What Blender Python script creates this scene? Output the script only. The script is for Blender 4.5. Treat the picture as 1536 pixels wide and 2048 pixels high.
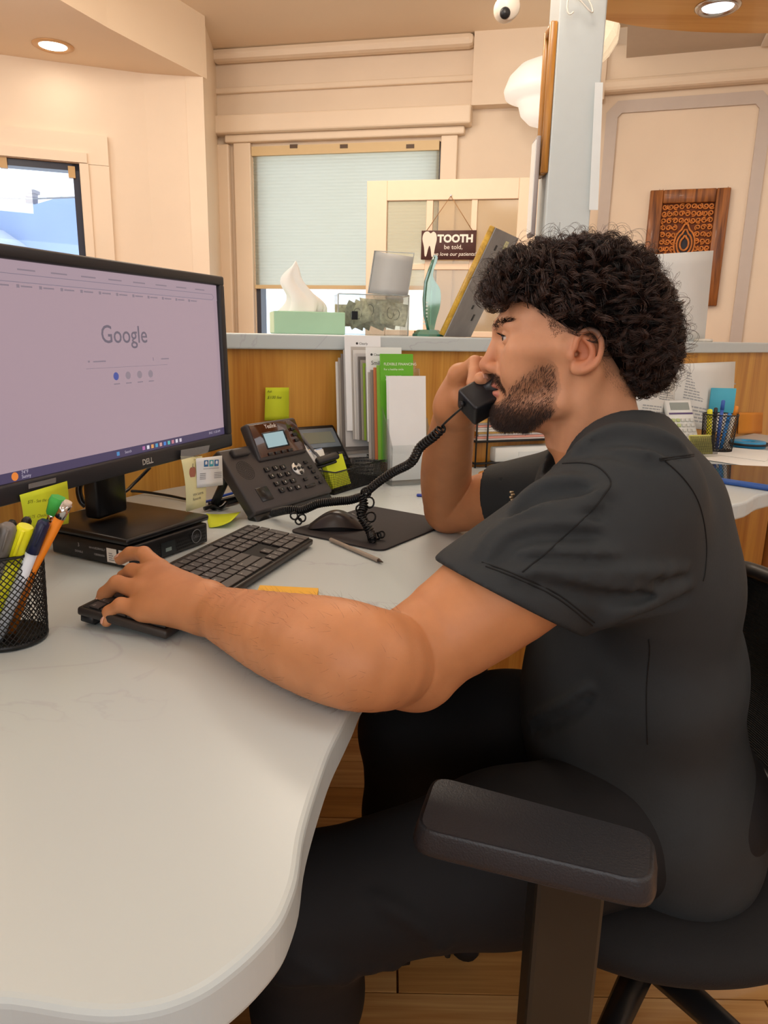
import bpy, bmesh, math, random
import numpy as np
from mathutils import Vector, Matrix

# ---------------------------------------------------------------- camera
scene = bpy.context.scene
for o in list(bpy.data.objects):
    bpy.data.objects.remove(o)
COL = scene.collection
FPX = 1450.0
CAM = np.array([0.0, 0.0, 1.10])
PITCH = math.atan(356 / FPX)
ROLL = math.radians(1.15)
_F = np.array([0, math.cos(PITCH), -math.sin(PITCH)])
_U0 = np.array([0, math.sin(PITCH), math.cos(PITCH)])
_R0 = np.array([1.0, 0, 0])
_R = _R0 * math.cos(ROLL) + _U0 * math.sin(ROLL)
_U = _U0 * math.cos(ROLL) - _R0 * math.sin(ROLL)
cam_d = bpy.data.cameras.new('camera')
cam_d.sensor_fit = 'VERTICAL'
cam_d.sensor_height = 36.0
cam_d.lens = FPX / 2048 * 36.0
cam_d.clip_start = 0.02
cam_o = bpy.data.objects.new('camera', cam_d)
COL.objects.link(cam_o)
M = Matrix.Identity(4)
for i in range(3):
    M[i][0] = _R[i]; M[i][1] = _U[i]; M[i][2] = -_F[i]; M[i][3] = CAM[i]
cam_o.matrix_world = M
scene.camera = cam_o

def ray(u, v): return _F + _R * (u - 768) / FPX + _U * (1024 - v) / FPX
def atz(u, v, z):
    d = ray(u, v); return CAM + d * (z - CAM[2]) / d[2]
def aty(u, v, y):
    d = ray(u, v); return CAM + d * y / d[1]
def atpl(u, v, p, n):
    d = ray(u, v); n = np.asarray(n, float)
    return CAM + d * (((np.asarray(p, float) - CAM) @ n) / (d @ n))

# ---------------------------------------------------------------- world, lights, exposure
scene.view_settings.view_transform = 'Standard'
scene.view_settings.look = 'None'
scene.view_settings.gamma = 1.0
scene.view_settings.use_curve_mapping = False
scene.view_settings.exposure = 0.0
w = bpy.data.worlds.new('world'); scene.world = w
w.use_nodes = True
wb = w.node_tree.nodes['Background']
wb.inputs[0].default_value = (0.94, 0.97, 1.0, 1)
wb.inputs[1].default_value = 2.6

def area(name, loc, target, size, energy, col, size_y=None, shape='RECTANGLE', spread=180):
    l = bpy.data.lights.new(name, 'AREA')
    l.shape = shape
    l.size = size
    if size_y: l.size_y = size_y
    l.energy = energy
    l.color = col
    l.spread = math.radians(spread)
    o = bpy.data.objects.new(name, l)
    COL.objects.link(o)
    o.location = loc
    d = Vector(target) - Vector(loc)
    o.rotation_euler = d.to_track_quat('-Z', 'Y').to_euler()
    return o

# daylight from the shop-front windows behind and to the side of the camera
area('daylight_front', (-2.5, -1.8, 2.0), (0.3, 1.2, 0.9), 2.6, 9, (0.97, 0.985, 1.0), 1.8)
area('daylight_side', (-3.0, 0.5, 2.0), (0.1, 1.0, 1.0), 1.8, 34, (0.95, 0.98, 1.0), 1.3)
# warm ceiling lamps of the room
for _p, _e, _c in (((0.3, 0.8, 2.72), 4.5, 1), ((-1.4, 1.6, 2.72), 5, 1), ((1.6, 0.2, 2.72), 4, 1), ((-0.2, 3.3, 2.72), 20, 0), ((-0.6, -1.2, 2.72), 5, 1), ((2.2, 3.6, 2.5), 1.5, 1)):
    area('ceiling_lamp_light', _p, (_p[0], _p[1], 0), 0.7, _e, ((1.0, 0.86, 0.70), (1.0, 0.97, 0.92))[_c], 0.7)

# added fill lights out of view, brightening the waiting room walls
for _p, _t, _e in (((0.2, 1.9, 2.7), (0.0, 5.0, 2.5), 17), ((-1.6, 1.9, 2.3), (-1.9, 4.4, 2.2), 8)):
    area('wall_fill_light', _p, _t, 0.5, _e, (1.0, 0.89, 0.76), 0.5)

# upward fill lights without fixtures, added to lift the dark ceilings
for _p, _e in (((1.2, 2.3, 2.24), 9), ((-1.3, 1.7, 2.15), 9), ((0.4, -0.6, 2.1), 2.5), ((-2.1, 2.6, 1.9), 4)):
    area('ceiling_fill_light', _p, (_p[0], _p[1] + 0.5, 9), 0.9, _e, (1.0, 0.9, 0.78), 0.5)

# ---------------------------------------------------------------- materials
def lin(h):
    if isinstance(h, str):
        h = h.lstrip('#'); h = tuple(int(h[i:i + 2], 16) for i in (0, 2, 4))
    return tuple(((c / 255) / 12.92 if c <= 10 else ((c / 255 + 0.055) / 1.055) ** 2.4) for c in h) + (1.0,)

MATS = {}
def mat(name, col='#808080', rough=0.5, metal=0.0, var=0.0, scale=20.0, bump=0.0, bscale=60.0,
        spec=0.5, trans=0.0, ior=1.45, emit=None, estr=0.0, coat=0.0, sss=0.0, alpha=1.0, stretch=None, col2=None):
    if name in MATS: return MATS[name]
    m = bpy.data.materials.new(name); m.use_nodes = True
    nt = m.node_tree; b = nt.nodes['Principled BSDF']
    c = lin(col)
    b.inputs['Base Color'].default_value = c
    b.inputs['Roughness'].default_value = rough
    b.inputs['Metallic'].default_value = metal
    b.inputs['Specular IOR Level'].default_value = spec
    b.inputs['IOR'].default_value = ior
    b.inputs['Transmission Weight'].default_value = trans
    b.inputs['Coat Weight'].default_value = coat
    b.inputs['Alpha'].default_value = alpha
    if sss:
        b.inputs['Subsurface Weight'].default_value = sss
        b.inputs['Subsurface Radius'].default_value = (0.012, 0.005, 0.003)
        b.inputs['Subsurface Scale'].default_value = 1.0
    if emit:
        b.inputs['Emission Color'].default_value = lin(emit)
        b.inputs['Emission Strength'].default_value = estr
    tc = nt.nodes.new('ShaderNodeTexCoord')
    mp = nt.nodes.new('ShaderNodeMapping')
    nt.links.new(tc.outputs['Object'], mp.inputs[0])
    if stretch: mp.inputs['Scale'].default_value = stretch
    n = nt.nodes.new('ShaderNodeTexNoise'); n.inputs['Scale'].default_value = scale; n.inputs['Detail'].default_value = 4
    nt.links.new(mp.outputs[0], n.inputs['Vector'])
    r = nt.nodes.new('ShaderNodeValToRGB')
    v = max(var, 0.015)
    if col2:
        c2 = lin(col2)
        r.color_ramp.elements[0].color = c; r.color_ramp.elements[1].color = c2
        r.color_ramp.elements[0].position = 0.35; r.color_ramp.elements[1].position = 0.68
    else:
        r.color_ramp.elements[0].color = tuple(max(0, x * (1 - v)) for x in c[:3]) + (1,)
        r.color_ramp.elements[1].color = tuple(min(1, x * (1 + v)) for x in c[:3]) + (1,)
        r.color_ramp.elements[0].position = 0.3; r.color_ramp.elements[1].position = 0.7
    nt.links.new(n.outputs['Fac'], r.inputs['Fac'])
    nt.links.new(r.outputs['Color'], b.inputs['Base Color'])
    if bump:
        n2 = nt.nodes.new('ShaderNodeTexNoise'); n2.inputs['Scale'].default_value = bscale; n2.inputs['Detail'].default_value = 3
        nt.links.new(mp.outputs[0], n2.inputs['Vector'])
        bp = nt.nodes.new('ShaderNodeBump'); bp.inputs['Strength'].default_value = bump; bp.inputs['Distance'].default_value = 0.002
        nt.links.new(n2.outputs['Fac'], bp.inputs['Height'])
        nt.links.new(bp.outputs[0], b.inputs['Normal'])
    MATS[name] = m
    return m

def wood(name, c1, c2, rough=0.35, along='Z', scale=1.0, coat=0.15):
    """straight-grained veneer: noise stretched along one axis plus fine pores"""
    if name in MATS: return MATS[name]
    m = bpy.data.materials.new(name); m.use_nodes = True
    nt = m.node_tree; b = nt.nodes['Principled BSDF']
    b.inputs['Roughness'].default_value = rough
    b.inputs['Coat Weight'].default_value = coat
    tc = nt.nodes.new('ShaderNodeTexCoord'); mp = nt.nodes.new('ShaderNodeMapping')
    s = [9 * scale] * 3; s['XYZ'.index(along)] = 0.7 * scale
    mp.inputs['Scale'].default_value = s
    nt.links.new(tc.outputs['Object'], mp.inputs[0])
    n = nt.nodes.new('ShaderNodeTexNoise'); n.inputs['Scale'].default_value = 1.6; n.inputs['Detail'].default_value = 5; n.inputs['Distortion'].default_value = 0.6
    nt.links.new(mp.outputs[0], n.inputs['Vector'])
    mp2 = nt.nodes.new('ShaderNodeMapping')
    s2 = [150 * scale] * 3; s2['XYZ'.index(along)] = 4 * scale
    mp2.inputs['Scale'].default_value = s2
    nt.links.new(tc.outputs['Object'], mp2.inputs[0])
    n2 = nt.nodes.new('ShaderNodeTexNoise'); n2.inputs['Scale'].default_value = 1.0; n2.inputs['Detail'].default_value = 2
    nt.links.new(mp2.outputs[0], n2.inputs['Vector'])
    mx = nt.nodes.new('ShaderNodeMath'); mx.operation = 'MULTIPLY_ADD'
    mx.inputs[1].default_value = 0.35
    nt.links.new(n2.outputs['Fac'], mx.inputs[0]); nt.links.new(n.outputs['Fac'], mx.inputs[2])
    r = nt.nodes.new('ShaderNodeValToRGB')
    r.color_ramp.elements[0].color = lin(c1); r.color_ramp.elements[1].color = lin(c2)
    r.color_ramp.elements[0].position = 0.5; r.color_ramp.elements[1].position = 0.82
    nt.links.new(mx.outputs[0], r.inputs['Fac'])
    nt.links.new(r.outputs['Color'], b.inputs['Base Color'])
    MATS[name] = m
    return m

def glassy(name, col='#ffffff', tint=0.15, rough=0.03, gloss=0.12, refl=0.8):
    """thin clear sheet: mostly transparent with a surface reflection"""
    if name in MATS: return MATS[name]
    m = bpy.data.materials.new(name); m.use_nodes = True
    nt = m.node_tree; nt.nodes.clear()
    out = nt.nodes.new('ShaderNodeOutputMaterial')
    t = nt.nodes.new('ShaderNodeBsdfTransparent'); t.inputs[0].default_value = lin(col)
    g = nt.nodes.new('ShaderNodeBsdfGlossy'); g.inputs['Roughness'].default_value = rough
    d = nt.nodes.new('ShaderNodeBsdfDiffuse'); d.inputs[0].default_value = lin(col)
    fr = nt.nodes.new('ShaderNodeFresnel'); fr.inputs[0].default_value = 1.45
    m1 = nt.nodes.new('ShaderNodeMixShader'); m1.inputs[0].default_value = tint
    nt.links.new(t.outputs[0], m1.inputs[1]); nt.links.new(d.outputs[0], m1.inputs[2])
    ma = nt.nodes.new('ShaderNodeMath'); ma.operation = 'MULTIPLY_ADD'; ma.inputs[1].default_value = refl; ma.inputs[2].default_value = gloss * 0.3
    nt.links.new(fr.outputs[0], ma.inputs[0])
    m2 = nt.nodes.new('ShaderNodeMixShader')
    nt.links.new(ma.outputs[0], m2.inputs[0]); nt.links.new(m1.outputs[0], m2.inputs[1]); nt.links.new(g.outputs[0], m2.inputs[2])
    nt.links.new(m2.outputs[0], out.inputs[0])
    MATS[name] = m
    return m

# ---------------------------------------------------------------- object helpers
ROOTM = {}
def tag(o, label=None, cat=None, group=None, kind=None):
    if label: o['label'] = label
    if cat: o['category'] = cat
    if group: o['group'] = group
    if kind: o['kind'] = kind
    return o
def thing(name, label, cat, loc=(0, 0, 0), rz=0.0, group=None, R=None):
    o = bpy.data.objects.new(name, None); COL.objects.link(o)
    o.empty_display_size = 0.05
    m = Matrix.Translation(Vector(loc)) @ (R.to_4x4() if R is not None else Matrix.Rotation(rz, 4, 'Z'))
    o.matrix_world = m
    ROOTM[o.name] = m
    return tag(o, label, cat, group)

class MB:
    def __init__(s): s.v = []; s.f = []; s.sm = []
    def add(s, vs, fs, smooth=False, T=None):
        k = len(s.v)
        for p in vs:
            p = Vector(p)
            if T is not None: p = T @ p
            s.v.append(tuple(p))
        for q in fs:
            s.f.append([i + k for i in q]); s.sm.append(smooth)
        return s
    def box(s, c, size, T=None):
        x, y, z = c; a, b, d = (t / 2 for t in size)
        vs = [(x + i * a, y + j * b, z + k * d) for i in (-1, 1) for j in (-1, 1) for k in (-1, 1)]
        return s.add(vs, [(0, 1, 3, 2), (4, 6, 7, 5), (0, 4, 5, 1), (2, 3, 7, 6), (0, 2, 6, 4), (1, 5, 7, 3)], False, T)
    def rbox(s, c, size, bev, seg=2, T=None, smooth=True):
        bm = bmesh.new(); bmesh.ops.create_cube(bm, size=1.0)
        for v in bm.verts: v.co = Vector((v.co.x * size[0], v.co.y * size[1], v.co.z * size[2])) + Vector(c)
        bev = min(bev, 0.49 * min(size))
        bmesh.ops.bevel(bm, geom=list(bm.edges), offset=bev, segments=seg, profile=0.5, affect='EDGES')
        bm.verts.index_update()
        s.add([v.co.copy() for v in bm.verts], [[v.index for v in f.verts] for f in bm.faces], smooth, T)
        bm.free(); return s
    def prism(s, poly, z0, z1, T=None, smooth=False):
        n = len(poly)
        vs = [(p[0], p[1], z0) for p in poly] + [(p[0], p[1], z1) for p in poly]
        s.add(vs, [list(range(n))[::-1], list(range(n, 2 * n))], False, T)
        k = len(s.v) - 2 * n
        for i in range(n):
            j = (i + 1) % n
            s.f.append([k + i, k + j, k + n + j, k + n + i]); s.sm.append(smooth)
        return s
    def quad(s, pts, T=None): return s.add(pts, [list(range(len(pts)))], False, T)
    def tube(s, path, r, n=8, closed=False, cap=True, T=None):
        P = [Vector(p) for p in path]; m = len(P)
        rs = r if hasattr(r, '__len__') else [r] * m
        tang = []
        for i in range(m):
            a = P[(i - 1) % m] if (closed or i > 0) else P[0]
            b = P[(i + 1) % m] if (closed or i < m - 1) else P[-1]
            t = (b - a); t = t.normalized() if t.length > 1e-9 else Vector((0, 0, 1)); tang.append(t)
        ref = Vector((0, 0, 1)) if abs(tang[0].z) < 0.9 else Vector((1, 0, 0))
        nrm = (ref - tang[0] * ref.dot(tang[0])).normalized()
        vs = []
        for i in range(m):
            t = tang[i]; nrm = nrm - t * nrm.dot(t)
            nrm = nrm.normalized() if nrm.length > 1e-6 else t.orthogonal().normalized()
            b = t.cross(nrm)
            for k in range(n):
                a = 2 * math.pi * k / n
                vs.append(P[i] + (nrm * math.cos(a) + b * math.sin(a)) * rs[i])
        fs = []
        for i in range(m if closed else m - 1):
            j = (i + 1) % m
            for k in range(n):
                fs.append((i * n + k, i * n + (k + 1) % n, j * n + (k + 1) % n, j * n + k))
        s.add(vs, fs, True, T)
        if cap and not closed:
            k0 = len(s.v) - m * n
            s.f.append([k0 + i for i in range(n)][::-1]); s.sm.append(False)
            s.f.append([k0 + (m - 1) * n + i for i in range(n)]); s.sm.append(False)
        return s
    def cyl(s, a, b, r, n=16, r2=None, T=None): return s.tube([a, b], [r, r if r2 is None else r2], n, T=T)
    def lathe(s, prof, n=24, T=None, smooth=True, cap=True):
        vs = []
        for r, z in prof:
            for k in range(n):
                a = 2 * math.pi * k / n; vs.append((r * math.cos(a), r * math.sin(a), z))
        fs = []
        for i in range(len(prof) - 1):
            for k in range(n):
                fs.append((i * n + k, i * n + (k + 1) % n, (i + 1) * n + (k + 1) % n, (i + 1) * n + k))
        s.add(vs, fs, smooth, T)
        if cap:
            k0 = len(s.v) - n * len(prof)
            if prof[0][0] > 1e-6: s.f.append([k0 + k for k in range(n)][::-1]); s.sm.append(False)
            if prof[-1][0] > 1e-6: s.f.append([k0 + (len(prof) - 1) * n + k for k in range(n)]); s.sm.append(False)
        return s
    def grid(s, fn, nu, nv, T=None, smooth=True):
        vs = [fn(i / (nu - 1), j / (nv - 1)) for i in range(nu) for j in range(nv)]
        fs = [(i * nv + j, (i + 1) * nv + j, (i + 1) * nv + j + 1, i * nv + j + 1) for i in range(nu - 1) for j in range(nv - 1)]
        return s.add(vs, fs, smooth, T)
    def mesh(s, name):
        me = bpy.data.meshes.new(name)
        me.from_pydata(s.v, [], s.f)
        me.polygons.foreach_set('use_smooth', s.sm)
        me.update()
        return me
    def build(s, name, m, parent=None, world=False, solid=0.0, bevel=0.0, label=None, kind=None, seg=2):
        if world and parent is not None:
            inv = pm(parent).inverted()
            s.v = [tuple(inv @ Vector(p)) for p in s.v]
        me = s.mesh(name)
        if m is not None: me.materials.append(m)
        o = bpy.data.objects.new(name, me); COL.objects.link(o)
        if parent is not None: o.parent = parent
        if solid:
            md = o.modifiers.new('solid', 'SOLIDIFY'); md.thickness = solid; md.offset = 0
        if bevel:
            md = o.modifiers.new('bevel', 'BEVEL'); md.width = bevel; md.segments = seg; md.limit_method = 'ANGLE'; md.angle_limit = 0.6
        if label: o['label'] = label
        if kind: o['kind'] = kind
        return o
def pm(o):
    m = ROOTM.get(o.name)
    if m is not None: return m
    if o.parent is not None: return pm(o.parent) @ o.matrix_basis
    return o.matrix_basis

def rootmesh(o, loc=None):
    return o

def text_mesh(body, size, align='LEFT', extrude=0.0, bold=0.0, res=3, shear=0.0, space=1.0):
    cu = bpy.data.curves.new('lettering', 'FONT')
    cu.body = body; cu.size = size; cu.align_x = align; cu.extrude = extrude; cu.offset = bold
    cu.resolution_u = res; cu.shear = shear; cu.space_character = space
    ob = bpy.data.objects.new('lettering_tmp', cu); COL.objects.link(ob)
    dg = bpy.context.evaluated_depsgraph_get()
    me = bpy.data.meshes.new_from_object(ob.evaluated_get(dg))
    bpy.data.objects.remove(ob); bpy.data.curves.remove(cu)
    return me
def text(body, size, T, m, parent, name='lettering', world=False, **kw):
    """flat printed lettering lying in T's XY plane, a hair above its surface"""
    me = text_mesh(body, size, **kw)
    X = T
    if world and parent is not None: X = pm(parent).inverted() @ T
    me.transform(X)
    me.materials.clear(); me.materials.append(m)
    o = bpy.data.objects.new(name, me); COL.objects.link(o)
    if parent is not None: o.parent = parent
    return o
def texts(items, m, parent, name='lettering', world=False):
    """several printed lines joined as one part; items: (body, size, T, kwargs)"""
    mb = MB()
    for body, size, T, kw in items:
        me = text_mesh(body, size, **kw)
        X = pm(parent).inverted() @ T if world else T
        mb.add([v.co for v in me.vertices], [list(p.vertices) for p in me.polygons], False, X)
        bpy.data.meshes.remove(me)
    o = mb.build(name, m, parent)
    if len(items) > 1: o['kind'] = 'stuff'
    return o

def frame(o, x, y=None, z=None):
    """4x4 from origin and axes; x and y given, z made orthogonal"""
    o = Vector(o); x = Vector(x).normalized()
    if y is not None:
        y = Vector(y); y = (y - x * y.dot(x)).normalized(); z = x.cross(y)
    else:
        z = Vector(z); z = (z - x * z.dot(x)).normalized(); y = z.cross(x)
    m = Matrix.Identity(4)
    for i in range(3):
        m[i][0] = x[i]; m[i][1] = y[i]; m[i][2] = z[i]; m[i][3] = o[i]
    return m

def catmull(pts, n=8, closed=False):
    P = [np.array(p, float) for p in pts]; out = []
    m = len(P)
    for i in range(m if closed else m - 1):
        p0 = P[(i - 1) % m] if (closed or i > 0) else P[0] * 2 - P[1]
        p1 = P[i]; p2 = P[(i + 1) % m]
        p3 = P[(i + 2) % m] if (closed or i + 2 < m) else P[-1] * 2 - P[-2]
        for k in range(n):
            t = k / n
            out.append(0.5 * ((2 * p1) + (-p0 + p2) * t + (2 * p0 - 5 * p1 + 4 * p2 - p3) * t * t + (-p0 + 3 * p1 - 3 * p2 + p3) * t ** 3))
    if not closed: out.append(P[-1])
    return out

def struct(name, mb, m, parent=None, **kw):
    o = mb.build(name, m, parent, **kw)
    if parent is None: o['kind'] = 'structure'
    return o
random.seed(7); np.random.seed(7)
# ================================================================ ROOM
wall_m = mat('wall_paint', '#ecd9c2', 0.6, var=0.03, scale=3)
trim_m = mat('trim_paint', '#eedbc3', 0.4, var=0.02, scale=4)
ceil_m = mat('ceiling_paint', '#f0dcc2', 0.7, var=0.02, scale=2)
tile_m = mat('ceiling_tile', '#f0e9df', 0.8, var=0.03, scale=30, bump=0.2, bscale=200)
white_m = mat('white_paint', '#e9e9e4', 0.4)
dark_m = mat('dark_plastic', '#17181c', 0.4)
black_m = mat('black_plastic', '#101013', 0.35, bump=0.05, bscale=600)

class Wall:
    def __init__(s, a, b):
        s.a = np.array([a[0], a[1], 0.0]); s.b = np.array([b[0], b[1], 0.0])
        s.x = (s.b - s.a) / np.linalg.norm(s.b - s.a); s.L = np.linalg.norm(s.b - s.a)
        s.n = np.cross(s.x, [0, 0, 1.0])              # towards the room when a is on the camera's left
        s.T = frame(s.a, s.x, (0, 0, 1))              # local: x along, y up, z out of wall
    def px(s, u, v, off=0.0):
        p = atpl(u, v, s.a + s.n * off, s.n); return float((p - s.a) @ s.x), float(p[2])
    def build(s, name, z0, z1, holes=(), th=0.12, x0=None, x1=None, m=None):
        mb = MB(); x0 = 0 if x0 is None else x0; x1 = s.L if x1 is None else x1
        xs = sorted({x0, x1, *[h[0] for h in holes], *[h[1] for h in holes]})
        for i in range(len(xs) - 1):
            cuts = [(z0, z1)]
            for h in holes:
                if h[0] <= xs[i] + 1e-6 and h[1] >= xs[i + 1] - 1e-6:
                    cuts = [(z0, h[2]), (h[3], z1)]
            for q0, q1 in cuts:
                mb.box(((xs[i] + xs[i + 1]) / 2, (q0 + q1) / 2, -th / 2), (xs[i + 1] - xs[i], q1 - q0, th), s.T)
        return struct(name, mb, m or wall_m)
    def bar(s, mb, x0, x1, z0, z1, d0, d1):
        return mb.box(((x0 + x1) / 2, (z0 + z1) / 2, (d0 + d1) / 2), (x1 - x0, z1 - z0, d1 - d0), s.T)

# floor with planks near the desk
fl = MB(); fl.box((0, 1.2, -0.03), (8.4, 8.6, 0.04))
floor = struct('floor', fl, mat('floor_base', '#8a5a30', 0.4, var=0.1))
plank_ms = [wood('plank_oak_%d' % i, a, b, 0.3, 'X', 1.2) for i, (a, b) in enumerate((('#a8713a', '#d09b5c'), ('#9a6430', '#c58c4c'), ('#b57d44', '#dcac6e')))]
pk = {}
for r in range(22):
    y0 = 0.15 + r * 0.115
    off = (r % 3) * 0.37
    for c in range(4):
        key = (r + c) % 3
        if key not in pk:
            mb = MB(); mb.box((0, 0, -0.004), (0.996, 0.112, 0.012)); me = mb.mesh('plank'); me.materials.append(plank_ms[key]); pk[key] = me
        o = bpy.data.objects.new('plank', pk[key]); COL.objects.link(o); o.parent = floor
        o.location = (-1.2 + c * 1.0 + off, y0, 0)


_B = aty(300, 400, 4.55)[:2]; _A = aty(0, 400, 4.28)[:2]; _C = aty(415, 400, 4.60)[:2]; _D = aty(440, 400, 5.20)[:2]; _E = aty(1200, 400, 4.68)[:2]; _G = aty(1600, 400, 4.35)[:2]
WL = Wall(_B + (_A - _B) * 2.2, _B)
WC = Wall(_B, _C)
WR0 = Wall(_C, _D)
WB = Wall(_D, _E)
WR = Wall(_E, _E + (_G - _E) * 2.05)
CZ = WB.px(432, 108)[1]; TZ = WR.px(1300, 126)[1]; SZ = 2.5; KZ = 2.08
ce = MB(); ce.box((-0.6, 1.45, CZ + 0.05), (6.4, 8.4, 0.1))
struct('ceiling', ce, ceil_m)


# left facet with window_2
xl, zt = WL.px(158, 330); _, zb = WL.px(170, 640); x_l0, _ = WL.px(-260, 400)
hx0, hx1, hz0, hz1 = x_l0, xl, 1.05, zt
WL.build('wall_left', 0, CZ, [(hx0, hx1, hz0, hz1)])
WC.build('wall_column', 0, CZ, th=0.1)
_t = WR0; mb = MB(); mb.box((_t.L / 2, CZ / 2, -0.05), (_t.L + .02, CZ, 0.1), _t.T); struct('wall_return', mb, trim_m)
win2 = struct('window_2', WL.bar(WL.bar(WL.bar(WL.bar(MB(), hx0, hx1, hz1 - 0.035, hz1, -0.08, 0.012), hx0, hx1, hz0, hz0 + 0.04, -0.08, 0.012), hx1 - 0.035, hx1, hz0, hz1, -0.08, 0.012), hx0, hx0 + 0.035, hz0, hz1, -0.08, 0.012), mat('navy_frame', '#1c1d33', 0.35))
WL.bar(MB(), hx0 + 0.47, hx0 + 0.52, hz0, hz1, -0.08, 0.0).build('mullion', MATS['navy_frame'], win2)
WL.bar(MB(), hx0 + 0.03, hx1 - 0.03, hz0 + 0.03, hz1 - 0.03, -0.05, -0.045).build('pane', glassy('window_glass', '#f4f9ff', 0.02, 0.01, 0.05), win2)
for u, v in ((8, 326), (144, 346)):
    cx, cz = WL.px(u, v); WL.bar(MB(), cx - 0.018, cx + 0.018, cz - 0.03, cz + 0.03, 0.0, 0.03).build('blind_clip', mat('clip_beige', '#c9a46c', 0.4), win2)
# casing of window_2
cas = MB(); c1, ct = WL.px(214, 275)
WL.bar(cas, hx0 - 0.2, c1, hz1 + 0.002, ct, 0.0, 0.035); WL.bar(cas, hx1 + 0.002, c1, 0.9, hz1, 0.0, 0.035)
struct('trim_1', cas, trim_m)
cas = MB(); WL.bar(cas, hx0 - 0.2, hx1 + 0.045, hz1 + 0.004, hz1 + 0.055, 0.035, 0.055); WL.bar(cas, hx1 + 0.004, hx1 + 0.05, 0.9, hz1, 0.035, 0.055)
struct('trim_2', cas, trim_m)
# soffit over the bay with its recessed lamp
so_poly = [atz(414, 158, SZ), atz(300, 100, SZ), atz(215, 55, SZ), atz(120, 0, SZ), atz(-60, -120, SZ), (-3.6, 2.4, 0), tuple(WL.a - WL.n * .05), tuple(_B - WL.n[:2] * .05), tuple(_C)]
mb = MB(); mb.prism([(p[0], p[1]) for p in so_poly][::-1], SZ, CZ)
struct('trim_soffit', mb, ceil_m)
def downlight(name, label, u, v, z, r, ring_m, estr, tint):
    p = atz(u, v, z)
    t = thing(name, label, 'ceiling light', (p[0], p[1], z))
    MB().lathe([(r, 0.0), (r, -0.004), (r * 0.86, -0.011), (r * 0.7, -0.005), (r * 0.64, 0.0)], 40).build('trim_ring', ring_m, t)
    MB().lathe([(r * 0.68, -0.0035), (r * 0.6, -0.0015), (r * 0.3, -0.001), (0.0001, -0.001)], 32).build('lens', mat('lamp_lens_' + name + tint[1:], '#ffffff', 0.3, emit=tint, estr=estr), t)
    l = bpy.data.lights.new('lamp_light', 'AREA'); l.shape = 'DISK'; l.size = r * 1.2; l.energy = 0.5; l.color = (1, 0.86, 0.68)
    lo = bpy.data.objects.new('lamp_light', l); COL.objects.link(lo); lo.parent = t; lo.location = (0, 0, -0.014)
    return t
downlight('recessed_light', 'glowing recessed light with brass ring in plaster soffit', 106, 91, SZ, 0.10, mat('brass_ring', '#d3a877', 0.35, metal=0.2), 6.0, '#fffdf2')

# back wall, window_1 with the pleated shade
bx0, bz1 = WB.px(506, 296); bx1, _ = WB.px(882, 300)
bz0 = 0.85
WB.build('wall_back', 0, CZ, [(bx0, bx1, bz0, bz1)])
mb = MB()
for a, b, c, d in ((bx0, bx1, bz1 - 0.03, bz1), (bx0, bx1, bz0, bz0 + 0.05), (bx0, bx0 + 0.03, bz0, bz1), (bx1 - 0.03, bx1, bz0, bz1)):
    WB.bar(mb, a, b, c, d, -0.11, -0.01)
win1 = struct('window_1', mb, mat('window_dark_frame', '#3d3f4a', 0.4))
WB.bar(MB(), bx0 + 0.02, bx1 - 0.02, bz0 + 0.02, bz1 - 0.02, -0.1, -0.095).build('pane', MATS['window_glass'], win1)
# shade
shade_m = bpy.data.materials.new('shade_fabric'); shade_m.use_nodes = True
nt = shade_m.node_tree; nt.nodes.clear()
_o = nt.nodes.new('ShaderNodeOutputMaterial'); _d = nt.nodes.new('ShaderNodeBsdfDiffuse'); _t2 = nt.nodes.new('ShaderNodeBsdfTranslucent'); _mx = nt.nodes.new('ShaderNodeMixShader')
_n = nt.nodes.new('ShaderNodeTexNoise'); _n.inputs['Scale'].default_value = 3; _rp = nt.nodes.new('ShaderNodeValToRGB')
_rp.color_ramp.elements[0].color = lin('#d8dac8'); _rp.color_ramp.elements[1].color = lin('#dee0d0')
nt.links.new(_n.outputs['Fac'], _rp.inputs['Fac'])
for q in (_d, _t2): nt.links.new(_rp.outputs['Color'], q.inputs[0])
_mx.inputs[0].default_value = 0.6
nt.links.new(_d.outputs[0], _mx.inputs[1]); nt.links.new(_t2.outputs[0], _mx.inputs[2]); nt.links.new(_mx.outputs[0], _o.inputs[0])
sx0, sz1 = WB.px(506, 312); sx1, _ = WB.px(879, 306); _, sz0 = WB.px(620, 572)
sh = thing('window_shade', 'cream pleated shade pulled down over the wide window', 'window shade', tuple(WB.T @ Vector(((sx0 + sx1) / 2, sz0, 0.0))))
mb = MB(); n = int((sz1 - sz0) / 0.010)
for i in range(n):
    za = sz0 + (sz1 - sz0) * i / n; zb_ = sz0 + (sz1 - sz0) * (i + 1) / n
    da, db = (0.0012, -0.0012) if i % 2 == 0 else (-0.0012, 0.0012)
    mb.add([(sx0, za, da), (sx1, za, da), (sx1, zb_, db), (sx0, zb_, db)], [(0, 1, 2, 3)], False, WB.T)
mb.build('fabric', shade_m, sh, world=True)
WB.bar(MB(), sx0, sx1, sz1 - 0.005, sz1 + 0.05, -0.02, 0.025).build('head_rail', mat('rail_beige', '#dcc294', 0.5), sh, world=True)
WB.bar(MB(), sx0, sx1, sz0 - 0.02, sz0 + 0.004, -0.012, 0.014).build('bottom_rail', MATS['rail_beige'], sh, world=True)
for u in (590, 690, 822):
    cx, cz = WB.px(u, 295); WB.bar(MB(), cx - 0.025, cx + 0.025, cz - 0.01, cz + 0.012, 0.0, 0.03).build('bracket', mat('bracket_brown', '#5d4836', 0.5), sh, world=True)
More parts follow.
